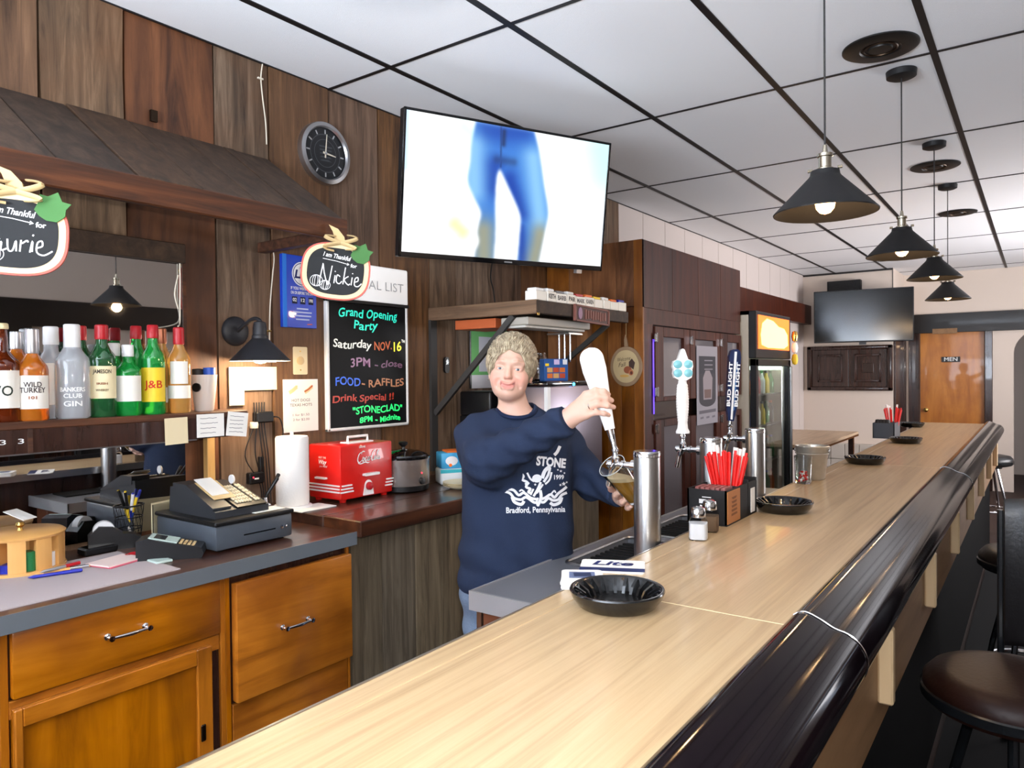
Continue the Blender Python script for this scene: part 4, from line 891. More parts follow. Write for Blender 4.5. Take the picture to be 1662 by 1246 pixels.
q2 = onZ(262, 902, C1Z); o = MB().cb((q2.x-.03, q2.y, C1Z+.004), (.06, .05, .008), bev=.002).build('note_block', 'term_grey', origin=q2); tag(o, 'pale green note block beside the card terminal', 'note block')
# black clutter between mat and mirror
for u, v, s, lab, nm in ((158, 884, (.06, .10, .022), 'low black calculator behind the pink notepad', 'calculator'), (150, 866, (.05, .07, .035), 'small black box between chip caddy and pen cup', 'small_box')):
    q = onZ(u, v, C1Z); q.x -= .02
    t = thing(nm, lab, 'calculator' if nm == 'calculator' else 'box', q); MB().bx(-s[0]/2, s[0]/2, -s[1]/2, s[1]/2, 0, s[2], bev=.004).build('case', 'black_plastic', t, local=True); MB().bx(-s[0]*.4, s[0]*.4, -s[1]*.4, s[1]*.4, s[2], s[2]+.002).build('cover', 'black_gloss', t, local=True)
q = Vector((-2.46, onZ(110, 850, C1Z).y-.02, C1Z)); t = thing('tape_dispenser', 'black tape dispenser standing behind the chip caddy', 'tape dispenser', q, 1.2)
MB().prism([(-.08, 0), (.07, 0), (.075, .03), (.05, .045), (.02, .05), (-.01, .075), (-.05, .08), (-.08, .05)], -.025, .025, Mp).build('body', 'black_plastic', t, local=True)
MB().lathe([(.02, -.012), (.032, -.012), (.032, .012), (.02, .012)], 24, Matrix.Translation((-.035, 0, .062)) @ Matrix.Rotation(math.pi/2, 4, 'X')).build('tape_roll', 'cap_white', t, local=True)
q = Vector((-2.50, onZ(160, 840, C1Z).y+.07, C1Z)); t = thing('card_holder', 'clear upright card holder with a pale card near the mirror', 'card holder', q, .25)
MB().bx(0, .004, -.08, .08, 0, .12).build('front', 'clear_plastic', t, local=True); MB().bx(-.008, -.004, -.078, .05, .004, .125).build('card', 'cream', t, local=True)
# cash register
mat('reg_body', (44, 46, 50), .4); mat('reg_drawer', (70, 76, 84), .38); mat('reg_dark', (20, 19, 19), .35); mat('key_cream', (226, 210, 176), .45)
A = onZ(468, 852, C1Z)
RX1, RY0 = onZ(345, 889, C1Z).x, onZ(345, 889, C1Z).y; RX0 = max(-2.52, RX1-.36); RY1 = onX(470, 850, RX1).y
rg = thing('cash_register', 'black cash register with cream keys and a wide grey cash drawer', 'cash register', ((RX0+RX1)/2, (RY0+RY1)/2, C1Z))
dh = .085
bd = MB().bx(RX0, RX1, RY0, RY1, C1Z+.006, C1Z+dh, bev=.008, seg=2).build('cash_drawer', 'reg_drawer', rg)
MB().bx(RX0-.004, RX1+.006, RY0-.005, RY1+.005, C1Z+dh, C1Z+dh+.014, bev=.004).build('drawer_lid', 'reg_dark', rg)
MB().bx(RX1, RX1+.0015, RY0+.10, RY1-.07, C1Z+dh*.5-.002, C1Z+dh*.5+.002).build('slot', 'black_gloss', bd)
MB().lathe([(.006, 0), (.006, .004), (0, .005)], 12, frame((RX1, RY1-.045, C1Z+dh*.52), (0, 1, 0), UP)).build('lock', 'chrome', bd); MB().lathe([(.004, 0), (.004, .003), (0, .004)], 12, frame((RX1, RY1-.028, C1Z+dh*.52), (0, 1, 0), UP)).build('badge', 'chrome', bd)
for x in (RX0+.03, RX1-.03):
    for y in (RY0+.03, RY1-.03): MB().lathe([(.012, 0), (.012, .007), (0, .008)], 12, Matrix.Translation((x, y, C1Z))).build('foot', 'rubber_black', rg)
zt = C1Z+dh+.014; ym = RY0+(RY1-RY0)*.36; rd = RX1-RX0
side = [(RX0+.03, zt), (RX1-.05, zt), (RX1-.05, zt+.022), (RX0+.15, zt+.075), (RX0+.04, zt+.085)]
Mr = lambda y: Matrix(((1, 0, 0, 0), (0, 0, -1, y), (0, 1, 0, 0), (0, 0, 0, 1)))
MB().prism([(x, z) for x, z in side], -(RY1-.06), -(RY0+.03), Mr(0)).build('housing', 'reg_body', rg)
hp = [(RX0+.06, zt+.07), (RX1-.06, zt+.028), (RX1-.06, zt+.034), (RX0+.14, zt+.098), (RX0+.06, zt+.1)]
pc = MB().prism(hp, -(ym-.01), -(RY0+.028), Mr(0)).build('printer_cover', 'reg_body', rg)
sl = math.atan2(-.064, RX1-.06-RX0-.14)
Mt = frame((RX0+.14, RY0+.04, zt+.0985), Vector((RX1-.06-RX0-.14, 0, -.064)), (0, 1, 0))
MB().bx(.0, .125, .02, .10, .001, .003, Mt).build('paper_window', 'key_tan', pc); MB().bx(-.02, .10, .028, .09, .003, .005, Mt).build('receipt', 'white_paper', rg)
Mk = frame((RX0+.15, ym+.005, zt+.0755), Vector((RX1-.05-RX0-.15, 0, -.053)), (0, 1, 0)); Lk = Vector((RX1-.05-RX0-.15, 0, -.053)).length; Wk = RY1-.065-ym-.01
MB().bx(0, Lk, 0, Wk, 0, .006, Mk).build('keypad', 'reg_dark', rg)
src = None
for i in range(6):
    for j in range(9):
        if j == 6: continue
        MB().bx(.012+i*(Lk-.03)/6, .012+(i+.78)*(Lk-.03)/6, .012+j*(Wk-.02)/9, .012+(j+.8)*(Wk-.02)/9, .006, .012, Mk, bev=.002).build('key', 'key_cream', rg, origin=Mk @ Vector((.012+i*(Lk-.03)/6, .012+j*(Wk-.02)/9, .006)))
MB().bx(RX1-.10, RX1-.03, ym+.06, ym+.18, zt, zt+.001).build('slip', 'white_paper', rg)
MB().tube([(RX0+.16, RY1-.10, zt+.07), (RX0+.16, RY1-.10, zt+.1)], .006, 8).build('mode_key', 'chrome', rg); MB().lathe([(0, 0), (.016, 0), (.016, .006), (0, .006)], 14, Matrix.Translation((RX0+.16, RY1-.10, zt+.1)) @ Matrix.Rotation(math.pi/2, 4, 'X')).build('key_tag', 'cap_white', rg)
# marker pens in a stand at the register's right, phone charger, paper towel
q = Vector((RX1-.13, RY1-.02, zt)); 
t = thing('pen_stand', 'small silver pen stand with two dark pens on the register', 'pen stand', q); MB().lathe([(.022, 0), (.022, .004), (.011, .01), (.009, .03), (0, .031)], 16).build('base', 'chrome', t, local=True)
for k in range(2): pen(q+Vector((0, .003*k, .025)), q+Vector((.01-.02*k, .05+.02*k, .095+.01*k)), 'reg_dark', ('dark pen leaning right in the silver pen stand', 'darker upright pen in the silver pen stand')[k], .006)
q = onX(415, 770, WX+.03); t = thing('phone_charger', 'small black charger block hanging on the wall by the register', 'charger', (WX+.001, q.y, q.z))
MB().bx(0, .03, -.035, .03, -.015, .03, bev=.004).build('block', 'black_plastic', t, local=True); MB().bx(.0, .02, .02, .04, -.01, .09, bev=.003).build('plug', 'black_plastic', t, local=True); MB().lathe([(.003, 0), (.003, .002), (0, .003)], 8, frame((.03, -.02, .012), (0, 1, 0), UP)).build('led', mat('led_red', (255, 40, 60), .3, emit=4), t, local=True); MB().bx(.03, .031, -.015, .005, .003, .009).build('badge', 'white_paint', t, local=True)
q = onX(430, 668, WX+.02); t = thing('power_adapter', 'black power adapter with tangled cords below the wall lamp', 'adapter', (WX+.001, q.y, q.z))
MB().bx(0, .035, -.05, .03, -.022, .022, bev=.005).build('brick', 'black_plastic', t, local=True)
MB().tube(smooth_path([(.02, .03, 0), (.03, .06, -.01), (.03, .075, -.07), (.02, .06, -.13)], 6), .003, 6).build('cord', 'cable_black', t, local=True)
for k in range(5): MB().tube(smooth_path([(.015, -.05+.012*k, .06), (.02, -.055+.012*k, -.03), (.025, -.10+.03*k+.02*math.sin(k), -.15), (.018, -.03+.012*k, -.27), (.02, -.02+.01*k, -.42+.01*k)], 6), .0024, 6).build('cord', 'cable_black', t, local=True)
MB().lathe([(.016, -.012), (.018, 0), (.016, .012)], 12, Matrix.Translation((.02, -.055, -.03))).build('cord_tie', 'cable_white', t, local=True)
# ================================================================== things on counter two
p = Vector((-2.40, onZ(480, 818, C2Z).y+.01, C2Z)); rr = onX(507, 760, p.x).y-onX(480, 760, p.x).y
mat('towel', (238, 236, 232), .9, bump=.3, bscale=160)
t = thing('paper_towel_roll', 'tall white paper towel roll standing on a holder', 'paper towels', p)
MB().lathe([(.02, .012), (.062, .012), (.064, .02), (.064, .275), (.06, .282), (.02, .283)], 40).build('roll', 'towel', t, local=True); MB().lathe([(.075, 0), (.075, .008), (.07, .011), (0, .012)], 32).build('base', 'cap_white', t, local=True); MB().tube([(0, 0, .01), (0, 0, .3)], .007, 10).build('rod', 'cap_white', t, local=True)
o = MB().bx(p.x+.02, p.x+.13, p.y-.06, p.y+.11, C2Z, C2Z+.003).build('paper_sheet', 'white_paper', origin=p); tag(o, 'white sheet of paper under the paper towel roll', 'paper')
# red hot dog cooker
mat('cola_red', (206, 26, 20), .3, coat=.4); mat('cola_white', (240, 238, 236), .35)
a = onZ(550, 812, C2Z); c_ = onZ(632, 800, C2Z)
y0, y1 = onX(550, 770, a.x).y, onX(634, 770, a.x).y; fx = a.x; bxk = fx-.20; h = .235
t = thing('hot_dog_steamer', 'red retro hot dog steamer with white script lettering and white stripes', 'hot dog steamer', ((fx+bxk)/2, (y0+y1)/2, C2Z))
bd = MB().bx(bxk, fx, y0, y1, C2Z+.012, C2Z+h, bev=.008, seg=2).build('body', 'cola_red', t)
for x in (bxk+.025, fx-.025):
    for y in (y0+.03, y1-.03): MB().lathe([(.013, 0), (.016, .014), (0, .015)], 10, Matrix.Translation((x, y, C2Z))).build('foot', 'cola_red', t)
M = facingX((fx+.0012, (y0+y1)/2, C2Z)); wY = y1-y0; My = frame((bxk+.10, y0-.0012, C2Z), (1, 0, 0), UP)
MB().tube([M @ Vector((-.055, .238, -.06)), M @ Vector((-.055, .262, -.06)), M @ Vector((.055, .262, -.06)), M @ Vector((.055, .238, -.06))], .0055, 8).build('top_handle', 'cola_white', t); MB().bx(fx-.09, fx-.035, (y0+y1)/2-.07, (y0+y1)/2+.07, C2Z+h, C2Z+h+.006, bev=.002).build('handle_plate', 'cola_white', t)
for k in range(3):
    z = .045+k*.013
    for q in ((rrect(.055+.008*(2-k), .006, .003, 3, cx=-wY/2+.03, cy=z), M), (rrect(.045, .006, .003, 3, cx=wY/2-.026+.004*k, cy=z), M), (rrect(.19, .006, .003, 3, cx=0, cy=z), My)): MB().prism(q[0], 0, .003, q[1]).build('stripe', 'cola_white', t)
MB().prism(rrect(.085, .011, .005, 4, cx=.012, cy=.105), 0, .016, M).build('door_handle', 'cola_white', t); MB().prism(rrect(.07, .008, .004, 4, cx=-.015, cy=.098), 0, .010, My).build('side_handle', 'cola_white', t)
kp = [(-.03, .015), (.028, .015), (.024, .04)]+arc(.0, .048, .022, .03, 0, 180, 10)+[(-.024, .04)]
kb = MB().prism([(x-.0, y) for x, y in kp], .001, .006, M @ Matrix.Translation((.0, .004, 0))).build('dial_plate', 'cola_white', t); MB().lathe([(.017, 0), (.016, .010), (.012, .013), (0, .014)], 20, M @ Matrix.Translation((0, .056, .006))).build('dial', 'cap_red', kb)
# script lettering drawn stroke by stroke
def script(m, strokes, M, sx, sy, w, z=.0022, c=None, taper=True):
    for s in strokes:
        pts = [(q.x, q.y) for q in smooth_path([Vector((x*sx, y*sy)) for x, y in s], 5)]
        m.ribbon(pts, w, M, z=z, c=c, taper=taper)
COCA = [[(.16, .80), (.12, .95), (.03, .80), (.0, .45), (.06, .2), (.16, .2), (.26, .45)], [(.12, .9), (.2, 1.02), (.3, .98)],
        [(.30, .5), (.25, .55), (.24, .35), (.29, .22), (.34, .38), (.31, .5), (.3, .4), (.36, .33)], [(.45, .5), (.41, .55), (.39, .35), (.43, .23), (.5, .42)], [(.57, .5), (.52, .54), (.5, .34), (.54, .24), (.58, .44), (.58, .5), (.57, .28), (.61, .26), (.64, .4)],
        [(.62, .52), (.69, .56)], [(.83, .85), (.8, 1.02), (.72, .9), (.69, .55), (.73, .24), (.8, .25), (.87, .45)], [(.88, .52), (.85, .54), (.84, .34), (.88, .26), (.91, .4), (.89, .52)], [(.93, .4), (1.0, .85), (.98, 1.02), (.94, .85), (.95, .4), (.98, .26), (1.01, .36)], [(1.09, .5), (1.04, .54), (1.02, .34), (1.06, .26), (1.1, .46), (1.09, .28), (1.14, .28), (1.17, .38)],
        [(.05, .12), (.2, .05), (.4, .14), (.55, .06), (.62, .1)]]
m = MB(); script(m, COCA, M @ Matrix(((1, .25, 0, 0), (0, 1, 0, 0), (0, 0, 1, 0), (0, 0, 0, 1))) @ Matrix.Translation((-.1, .150, 0)), .112, .052, .0052); m.build('script_lettering', 'cola_white', t)
MB().text('DRINK', .012, M @ Matrix.Translation((-.03, .222, .0015)), bold=.0003).build('lettering', 'cola_white', t)
m = MB(); m.text('BEST THE', .011, My @ Matrix.Translation((-.01, .182, .0015))); m.text('Way', .026, My @ Matrix.Translation((-.012, .163, .0015)), shear=.3, bold=.0006); m.text('you Relief', .012, My @ Matrix.Translation((-.005, .146, .0015)), shear=.3); m.build('side_lettering', 'cola_white', t)
o = MB().bx(bxk-.02, bxk+.05, y1+.004, y1+.012, C2Z, C2Z+.165).build('green_board', mat('green_plastic', (30, 168, 110), .4), origin=(bxk, y1, C2Z)); tag(o, 'green cutting board standing behind the slow cooker', 'cutting board')
# slow cooker
a = onZ(673, 796, C2Z); q = Vector((a.x-.11, a.y+.03, C2Z)); rk = .5*(onX(704, 750, q.x+.02).y-onX(641, 750, q.x+.02).y)*.93
mat('cooker_steel', (168, 158, 152), .25, .75)
glass('lid_glass', (120, 125, 125), .03)
t = thing('slow_cooker', 'round steel slow cooker with black base and dark glass lid', 'slow cooker', q)
MB().lathe([(rk*.85, .0), (rk*.95, .006), (rk*.97, .03), (rk*.93, .031)], 40).build('base', 'black_plastic', t, local=True)
MB().lathe([(rk*.955, .026), (rk*.985, .032), (rk*.985, .138), (rk, .142), (rk, .148), (rk*.9, .148), (rk*.88, .05), (0, .045)], 40).build('body', 'cooker_steel', t, local=True)
MB().lathe([(rk*1.01, .145), (rk*1.01, .152), (rk*.9, .156), (rk*.88, .146)], 40).build('rim', 'black_gloss', t, local=True)
MB().lathe([(rk*.93, .153), (rk*.9, .162), (rk*.6, .178), (rk*.2, .185), (0, .186)], 40).build('lid', 'black_gloss', t, local=True)
MB().lathe([(.010, .184), (.008, .195), (.020, .206), (.021, .214), (.016, .218), (0, .219)], 20).build('lid_knob', 'black_plastic', t, local=True)
for s in (-1, 1):
    MB().bx(-.03, .03, s*rk*.97-.012, s*rk*.97+.012, .095, .112, bev=.004).build('side_handle', 'black_plastic', t, local=True)
ka = math.atan2(-q.y, -q.x)+.75
MB().lathe([(.016, 0), (.014, .010), (0, .011)], 18, frame((rk*.985*math.cos(ka), rk*.985*math.sin(ka), .05), (-math.sin(ka), math.cos(ka), 0), UP)).build('dial', 'black_plastic', t, local=True); MB().lathe([(.003, 0), (.003, .002), (0, .003)], 8, frame((rk*.985*math.cos(ka), rk*.985*math.sin(ka), .085), (-math.sin(ka), math.cos(ka), 0), UP)).build('pilot_light', 'led_red', t, local=True)
# packs behind
mat('pack_blue', (60, 160, 210), .4); mat('pack_white', (232, 238, 240), .45); mat('pack_orange', (224, 110, 40), .5); mat('plate_cream', (226, 214, 180), .5)
q = onZ(735, 785, C2Z); q = Vector((q.x-.05, q.y+.06, C2Z)); t = thing('napkin_pack', 'blue and white paper goods pack beside the slow cooker', 'napkin pack', q, math.radians(-35))
MB().bx(-.06, .06, -.085, .085, 0, .075, bev=.012, seg=3).build('lower_pack', 'pack_white', t, local=True); bxp = MB().bx(-.055, .055, -.08, .08, .075, .15, bev=.006, seg=2).build('upper_box', 'pack_blue', t, local=True); MB().bx(-.05, .05, -.05, .08, .15, .158).build('top_flap', 'pack_orange', t, local=True)
m = MB(); Mn = frame((.0562, 0, .112), (0, 1, 0), UP); m.prism([(x*.03-.03, y*.022) for x, y in arc(0, 0, 1, 1, 0, 350, 16)], 0, .0004, Mn, c=(240, 240, 244)); m.prism([(x*.008-.036, y*.008-.02) for x, y in arc(0, 0, 1, 1, 0, 350, 10)], .0006, .001, Mn, c=(240, 110, 30)); m.prism([(x*.022+.045, y*.03) for x, y in arc(0, 0, 1, 1, 0, 350, 12)], 0, .0004, Mn, c=(236, 208, 150)); m.build('pack_print', 'print', bxp, local=True)
m = MB(); Mn = frame((.0606, -.0, .045), (0, 1, 0), UP); m.prism([(-.085, .01), (.085, .012), (.085, .026), (-.085, .028)], 0, .0005, Mn, c=(60, 176, 190)); m.prism([(x*.014+.055, y*.008+.012) for x, y in arc(0, 0, 1, 1, 0, 350, 10)], .0006, .001, Mn, c=(220, 40, 60)); m.build('pack_print', 'print', t, local=True)
q = onZ(752, 792, C2Z); q = Vector((q.x-.04, q.y+.02, C2Z)); 
for k in range(3): tag(MB().lathe([(0, 0), (.05, 0), (.085, .014), (.086, .016), (.05, .004), (0, .003)], 28, Matrix.Translation(q+Vector((0, 0, .007*k)))).build('plate', 'plate_cream', origin=q+Vector((0, 0, .007*k))), ('bottom', 'middle', 'top')[k]+' cream plate of the short stack by the blue pack', 'plate', 'stacked cream plates')
# ================================================================== wall clock
a = onX(527, 243, WX); rc = .135
t = thing('wall_clock', 'round wall clock with brushed silver rim and black dial', 'clock', (WX, a.y+.012, a.z))
M = facingX((WX, a.y+.012, a.z))
mat('clock_black', (30, 31, 34), .35); mat('brushed', (188, 188, 190), .3, 1.); mat('clock_grey', (120, 120, 122), .5)
MB().lathe([(rc, 0), (rc, .02), (rc*.985, .032), (rc*.86, .036), (rc*.82, .026)], 56, M, cap=False).build('rim', 'brushed', t)
dl = MB().lathe([(rc*.84, .012), (rc*.84, .022), (0, .022)], 48, M).build('dial', 'clock_black', t)
m = MB()
for k in range(12):
    an = k*math.pi/6; R_ = rc*.70; m.bx(-.003, .003, R_-.010, R_+.008, .0225, .0232, M @ Matrix.Rotation(-an, 4, 'Z'), c=(176, 176, 178))
for R_, w_ in ((rc*.60, .0025), (rc*.44, .002)): m.ribbon(arc(0, 0, R_, R_, 0, 360, 40), w_, M, z=.0226, c=(90, 90, 94))
for k in range(5): m.quad([(-.035+.004*k, .03-.015*k, .0227), (.04-.006*k, .034-.015*k, .0227), (.036, .028-.015*k, .0227), (-.03, .024-.015*k, .0227)], c=(74, 76, 80), M=M)
m.build('dial_print', 'print', dl)
MB().prism([(-.0035, -.02), (.0035, -.02), (.0015, .085), (-.0015, .085)], .024, .0252, M @ Matrix.Rotation(-.10, 4, 'Z')).build('minute_hand', 'cable_white', t); MB().prism([(-.0045, -.015), (.0045, -.015), (.002, .055), (-.002, .055)], .0256, .0268, M @ Matrix.Rotation(-1.65, 4, 'Z')).build('hour_hand', 'cable_white', t)
MB().lathe([(.006, .022), (.006, .029), (0, .03)], 14, M).build('hand_hub', 'brushed', t)
# white wires on the wall
def wire(pts, lab, mm='cable_white', r=.0026, name='wire'):
    o = MB().tube(smooth_path(pts, 6), r, 6).build(name, mm, origin=pts[0]); tag(o, lab, 'wire')
wire([onX(u, v, WX+.004) for u, v in ((437, 95), (434, 118), (436, 150), (440, 190), (441, 226))], 'thin white wire tacked to the boards left of the clock')
t = MB().cb(tuple(onX(433, 119, WX+.004)), (.008, .024, .006)).build('wire_clip', 'cable_white', origin=onX(433, 119, WX)); tag(t, 'tiny white clip holding the wire near the ceiling', 'clip')
wire([onX(u, v, WX+.004) for u, v in ((447, 396), (449, 412), (446, 440), (441, 490), (439, 540), (438, 580))], 'thin white wire hanging beside the blue beer sign')
wire([onX(u, v, WX+.02) for u, v in ((296, 390), (296, 440), (295, 480), (294, 512))]+[onX(291, 518, -2.45)], 'white cord hanging down the right edge of the mirror')
o = MB().lathe([(.012, 0), (.006, .008), (.004, .014), (0, .016)], 12, facingX(onX(297, 398, WX+.016))).build('cord_hook', 'cable_white', origin=onX(297, 398, WX)); tag(o, 'small white hook at the corner of the mirror', 'hook')
wire([onX(u, v, WX+.012) for u, v in ((293, 435), (288, 455), (287, 470), (292, 490))], 'loop of thin white cord at the mirror edge')
# ================================================================== wall lamp above the register
a = onX(383, 528, WX); mat('sconce_black', (36, 36, 40), .5); mat('bulb_white', (255, 226, 180), .3, emit=30, ecol=(255, 222, 176))
t = thing('wall_lamp', 'black wall lamp with round backplate and lit cone shade', 'lamp', (WX, a.y, a.z)); M = facingX((WX, a.y, a.z))
MB().lathe([(.058, 0), (.058, .006), (.05, .016), (.02, .022), (0, .023)], 32, M).build('backplate', 'sconce_black', t)
s0 = Vector((WX, a.y+.0, a.z)); s1 = s0+Vector((.145, .012, .032))
MB().tube(smooth_path([s0+Vector((.02, 0, 0)), s0+Vector((.06, .006, .024)), s0+Vector((.11, .01, .044)), s1+Vector((.0, 0, .004)), s1+Vector((0, 0, -.012))], 5), .0075, 10).build('arm', 'sconce_black', t)
MB().lathe([(.012, .0), (.022, -.004), (.026, -.028), (.026, -.052), (.03, -.055), (.03, -.07)], 20, Matrix.Translation(s1)).build('socket', 'sconce_black', t)
MB().lathe([(.03, -.066), (.034, -.07), (.112, -.150), (.113, -.152)], 40, Matrix.Translation(s1), cap=False).build('shade', 'sconce_black', t)
MB().lathe([(.0, -.072), (.031, -.073), (.110, -.152)], 40, Matrix.Translation(s1), cap=False).build('shade_lining', 'cap_white', t)
MB().lathe([(.012, -.075), (.022, -.1), (.032, -.125), (.03, -.145), (.018, -.158), (0, -.162)], 20, Matrix.Translation(s1)).build('bulb', 'bulb_white', t)
l = light('wall_lamp_light', 'POINT', s1+Vector((0, 0, -.172)), 8, (1, .80, .55), .03)
MB().tube([s1+Vector((0, .02, -.035)), s1+Vector((.0, .05, -.035))], .004, 8).build('switch', 'brass', t)
# papers pinned under the lamp
for u0, v0, u1, v1, lab in ((372, 586, 396, 648, 'narrow sheet pinned below the wall lamp, brightly lit'), (396, 586, 449, 624, 'wide sheet pinned below the wall lamp, brightly lit')):
    slip(u0, v0, u1, v1, lab, 0, 0, 'pinned_sheet', WX+.008, 'label_cream')
slip(424, 555, 449, 580, 'small white card stuck beside the wall lamp shade', 0, 0, 'pinned_card', WX+.008)
# outlet plate
a = onX(487, 578, WX); t = thing('wall_outlet', 'beige wall plate with a single round socket', 'outlet', (WX, a.y, a.z)); M = facingX((WX, a.y, a.z))
MB().prism(rrect(.075, .118, .006), 0, .005, M).build('plate', 'cream', t); MB().lathe([(.018, .005), (.018, .008), (.012, .009), (0, .009)], 20, M).build('socket', 'key_tan', t)
for s in (-1, 1): MB().lathe([(.003, .005), (.003, .007), (0, .007)], 8, M @ Matrix.Translation((0, s*.04, 0))).build('screw', 'brass', t)
# hot dog price sheet
a, c_ = onX(457, 608, WX), onX(513, 691, WX); cy, cz, w_, h_ = (a.y+c_.y)/2, (a.z+c_.z)/2, c_.y-a.y, a.z-c_.z
t = MB().bx(WX+.008, WX+.0095, cy-w_/2, cy+w_/2, cz-h_/2, cz+h_/2).build('price_sheet', 'white_paper', origin=(WX, cy, cz)); tag(t, 'white hot dog price sheet above the paper towel roll', 'sign')
M = facingX((WX+.0100, cy, cz)); m = MB()
for x, cc in ((-.04, (190, 196, 150)), (.04, (176, 96, 60))):
    m.ribbon([(x-.02, .055), (x, .066), (x+.02, .08)], .016, M, c=(226, 200, 150)); m.ribbon([(x-.022, .058), (x, .068), (x+.022, .084)], .007, M, z=.0004, c=cc)
m.text('HOT DOGS', .017, M @ Matrix.Translation((0, .022, 0)), w=.095, c=(70, 60, 60)); m.text('TEXAS HOTS', .017, M @ Matrix.Translation((0, .002, 0)), w=.115, c=(70, 60, 60)); m.text('1 for $1.50', .014, M @ Matrix.Translation((0, -.04, 0)), w=.085, c=(120, 100, 110)); m.text('2 for $2.00', .014, M @ Matrix.Translation((0, -.06, 0)), w=.085, c=(120, 100, 110)); m.build('printed_text', 'print', t)
# ================================================================== blue beer sign
a, c_ = onX(457, 401, WX), onX(511, 522, WX); cy, cz, w_, h_ = (a.y+c_.y)/2, (a.z+c_.z)/2-.01, c_.y-a.y, .305
mat('lite_blue', (18, 66, 190), .3, coat=.3)
t = MB().bx(WX+.001, WX+.022, cy-w_/2, cy+w_/2, cz-h_/2, cz+h_/2, bev=.002).build('beer_sign', 'lite_blue', origin=(WX, cy, cz)); tag(t, 'tall blue beer age-date sign with a round white Lite logo', 'sign')
M = facingX((WX+.0225, cy, cz)); m = MB()
m.quad([(-w_/2, -h_/2, 0), (-w_/2+.02, -h_/2, 0), (-w_/2+.02, h_/2, 0), (-w_/2, h_/2, 0)], M=M, c=(40, 120, 220))
ci = lambda r, cx, cy_: [(cx+x*r, cy_+y*r) for x, y in arc(0, 0, 1, 1, 0, 352, 32)]
m.prism(ci(.052, .012, .075), .0002, .0004, M, c=(230, 232, 238)); m.prism(ci(.047, .012, .075), .0006, .0008, M, c=(24, 40, 110)); m.prism(ci(.044, .012, .075), .001, .0012, M, c=(238, 238, 240))
m.text('Lite', .048, M @ Matrix.Translation((.012, .072, .0016)), shear=.2, w=.08, c=(24, 36, 96), bold=.002); m.text('Miller', .014, M @ Matrix.Translation((.014, .1, .0016)), shear=.2, c=(190, 60, 50))
m.text('IF YOU WERE BORN', .017, M @ Matrix.Translation((.012, .013, .0004)), w=.118, c=(230, 232, 240), bold=.0005); m.text('ON OR BEFORE THIS DAY', .017, M @ Matrix.Translation((.012, -.006, .0004)), w=.118, c=(230, 232, 240), bold=.0005)
for k, s in enumerate(('02', '12', '1998')):
    x = -.028+k*.042; m.quad([(x-.013, -.052, .0004), (x+.013, -.052, .0004), (x+.013, -.022, .0004), (x-.013, -.022, .0004)], M=M, c=(14, 20, 50)); m.text(s, .02, M @ Matrix.Translation((x, -.036, .0008)), w=.02, c=(236, 236, 236), bold=.0005)
for k, ww in enumerate((.06, .095, .09, .07)):
    m.ribbon([(.012-ww/2+ww*j/6, -.072-.015*k) for j in range(7)], .006, M, z=.0004, c=(190, 200, 232))
m.quad([(.035, -.139, .0004), (.062, -.137, .0004), (.062, -.133, .0004), (.035, -.135, .0004)], M=M, c=(210, 90, 60))
m.build('printed_text', 'print', t)
# ================================================================== writing board with neon chalk
y0, y1 = onX(525, 692, WX).y, onX(657, 688, WX).y; zb = 1.312; zt = 1.90
mat('board_black', (10, 12, 14), .5, spec=.2)
t = thing('neon_board', 'black writing board with white frame and neon handwriting', 'menu board', (WX, (y0+y1)/2, zb)); M = facingX((WX, (y0+y1)/2, (zb+zt)/2)); w_, h_ = y1-y0, zt-zb
MB().bx(-w_/2+.01, w_/2-.01, -h_/2+.01, h_/2-.0, .004, .02, M).build('panel', 'board_black', t)
fr = MB(); fr.bx(-w_/2, -w_/2+.016, -h_/2, h_/2, .002, .026, M, bev=.004); fr.bx(w_/2-.014, w_/2, -h_/2, h_/2, .002, .026, M, bev=.004); fr.bx(-w_/2, w_/2, -h_/2, -h_/2+.014, .002, .026, M, bev=.004); fr.build('frame', 'white_paint', t)
hh = MB(); hh.bx(-w_/2, w_/2, h_/2, h_/2+.175, .002, .03, M, bev=.010, seg=3); hb = hh.build('board_header', mat('header_lifted_white', (240, 240, 240), .5, emit=.45), t)  # emission added to bring the header up to white
MB().bx(-w_/2, w_/2, h_/2-.012, h_/2+.004, .002, .034, M, bev=.002).build('trim_strip', 'black_plastic', t)
MB().text('SPECIAL LIST', .06, M @ Matrix.Translation((.02, h_/2+.08, .0305)), w=.4).build('lettering', mat('faint_grey', (186, 188, 192), .5), hb)
def glow(nm, c, e=1.0): return mat(nm, c, .4, emit=e)
def hand(txt, x, y, size, w_, mm, sh=.12, bold=.0009, ax='CENTER'):
    q = MB(); q.text(txt, size, None, w=w_, shear=sh, bold=bold)
    mm_ = MB()
    mm_.add([(px+.0022*math.sin(px*70+y*40), py+.004*math.sin(px*40+1.3*y*100), 0) for px, py, pz in q.v], q.f, False, 0, M @ Matrix.Translation((x, y, .0212))); mm_.build('handwriting', mm, t)
glow('neon_teal', (40, 220, 190), .75); glow('neon_white', (220, 220, 210), .6); glow('neon_orange', (190, 90, 40), .5); glow('neon_yellow', (240, 230, 40), .9); glow('neon_pink', (150, 110, 140), .35); glow('neon_blue', (40, 90, 200), .6); glow('neon_tan', (170, 110, 70), .4); glow('neon_red', (170, 50, 30), .45); glow('neon_green', (40, 240, 120), .8); glow('neon_mauve', (110, 70, 100), .3)
W2 = w_; R_ = lambda v: (onX(590, v, WX).z-(zb+zt)/2)
hand('Grand Opening', .0, R_(505), .056, W2*.72, 'neon_teal'); hand('Party', -.02, R_(524), .056, W2*.3, 'neon_teal')
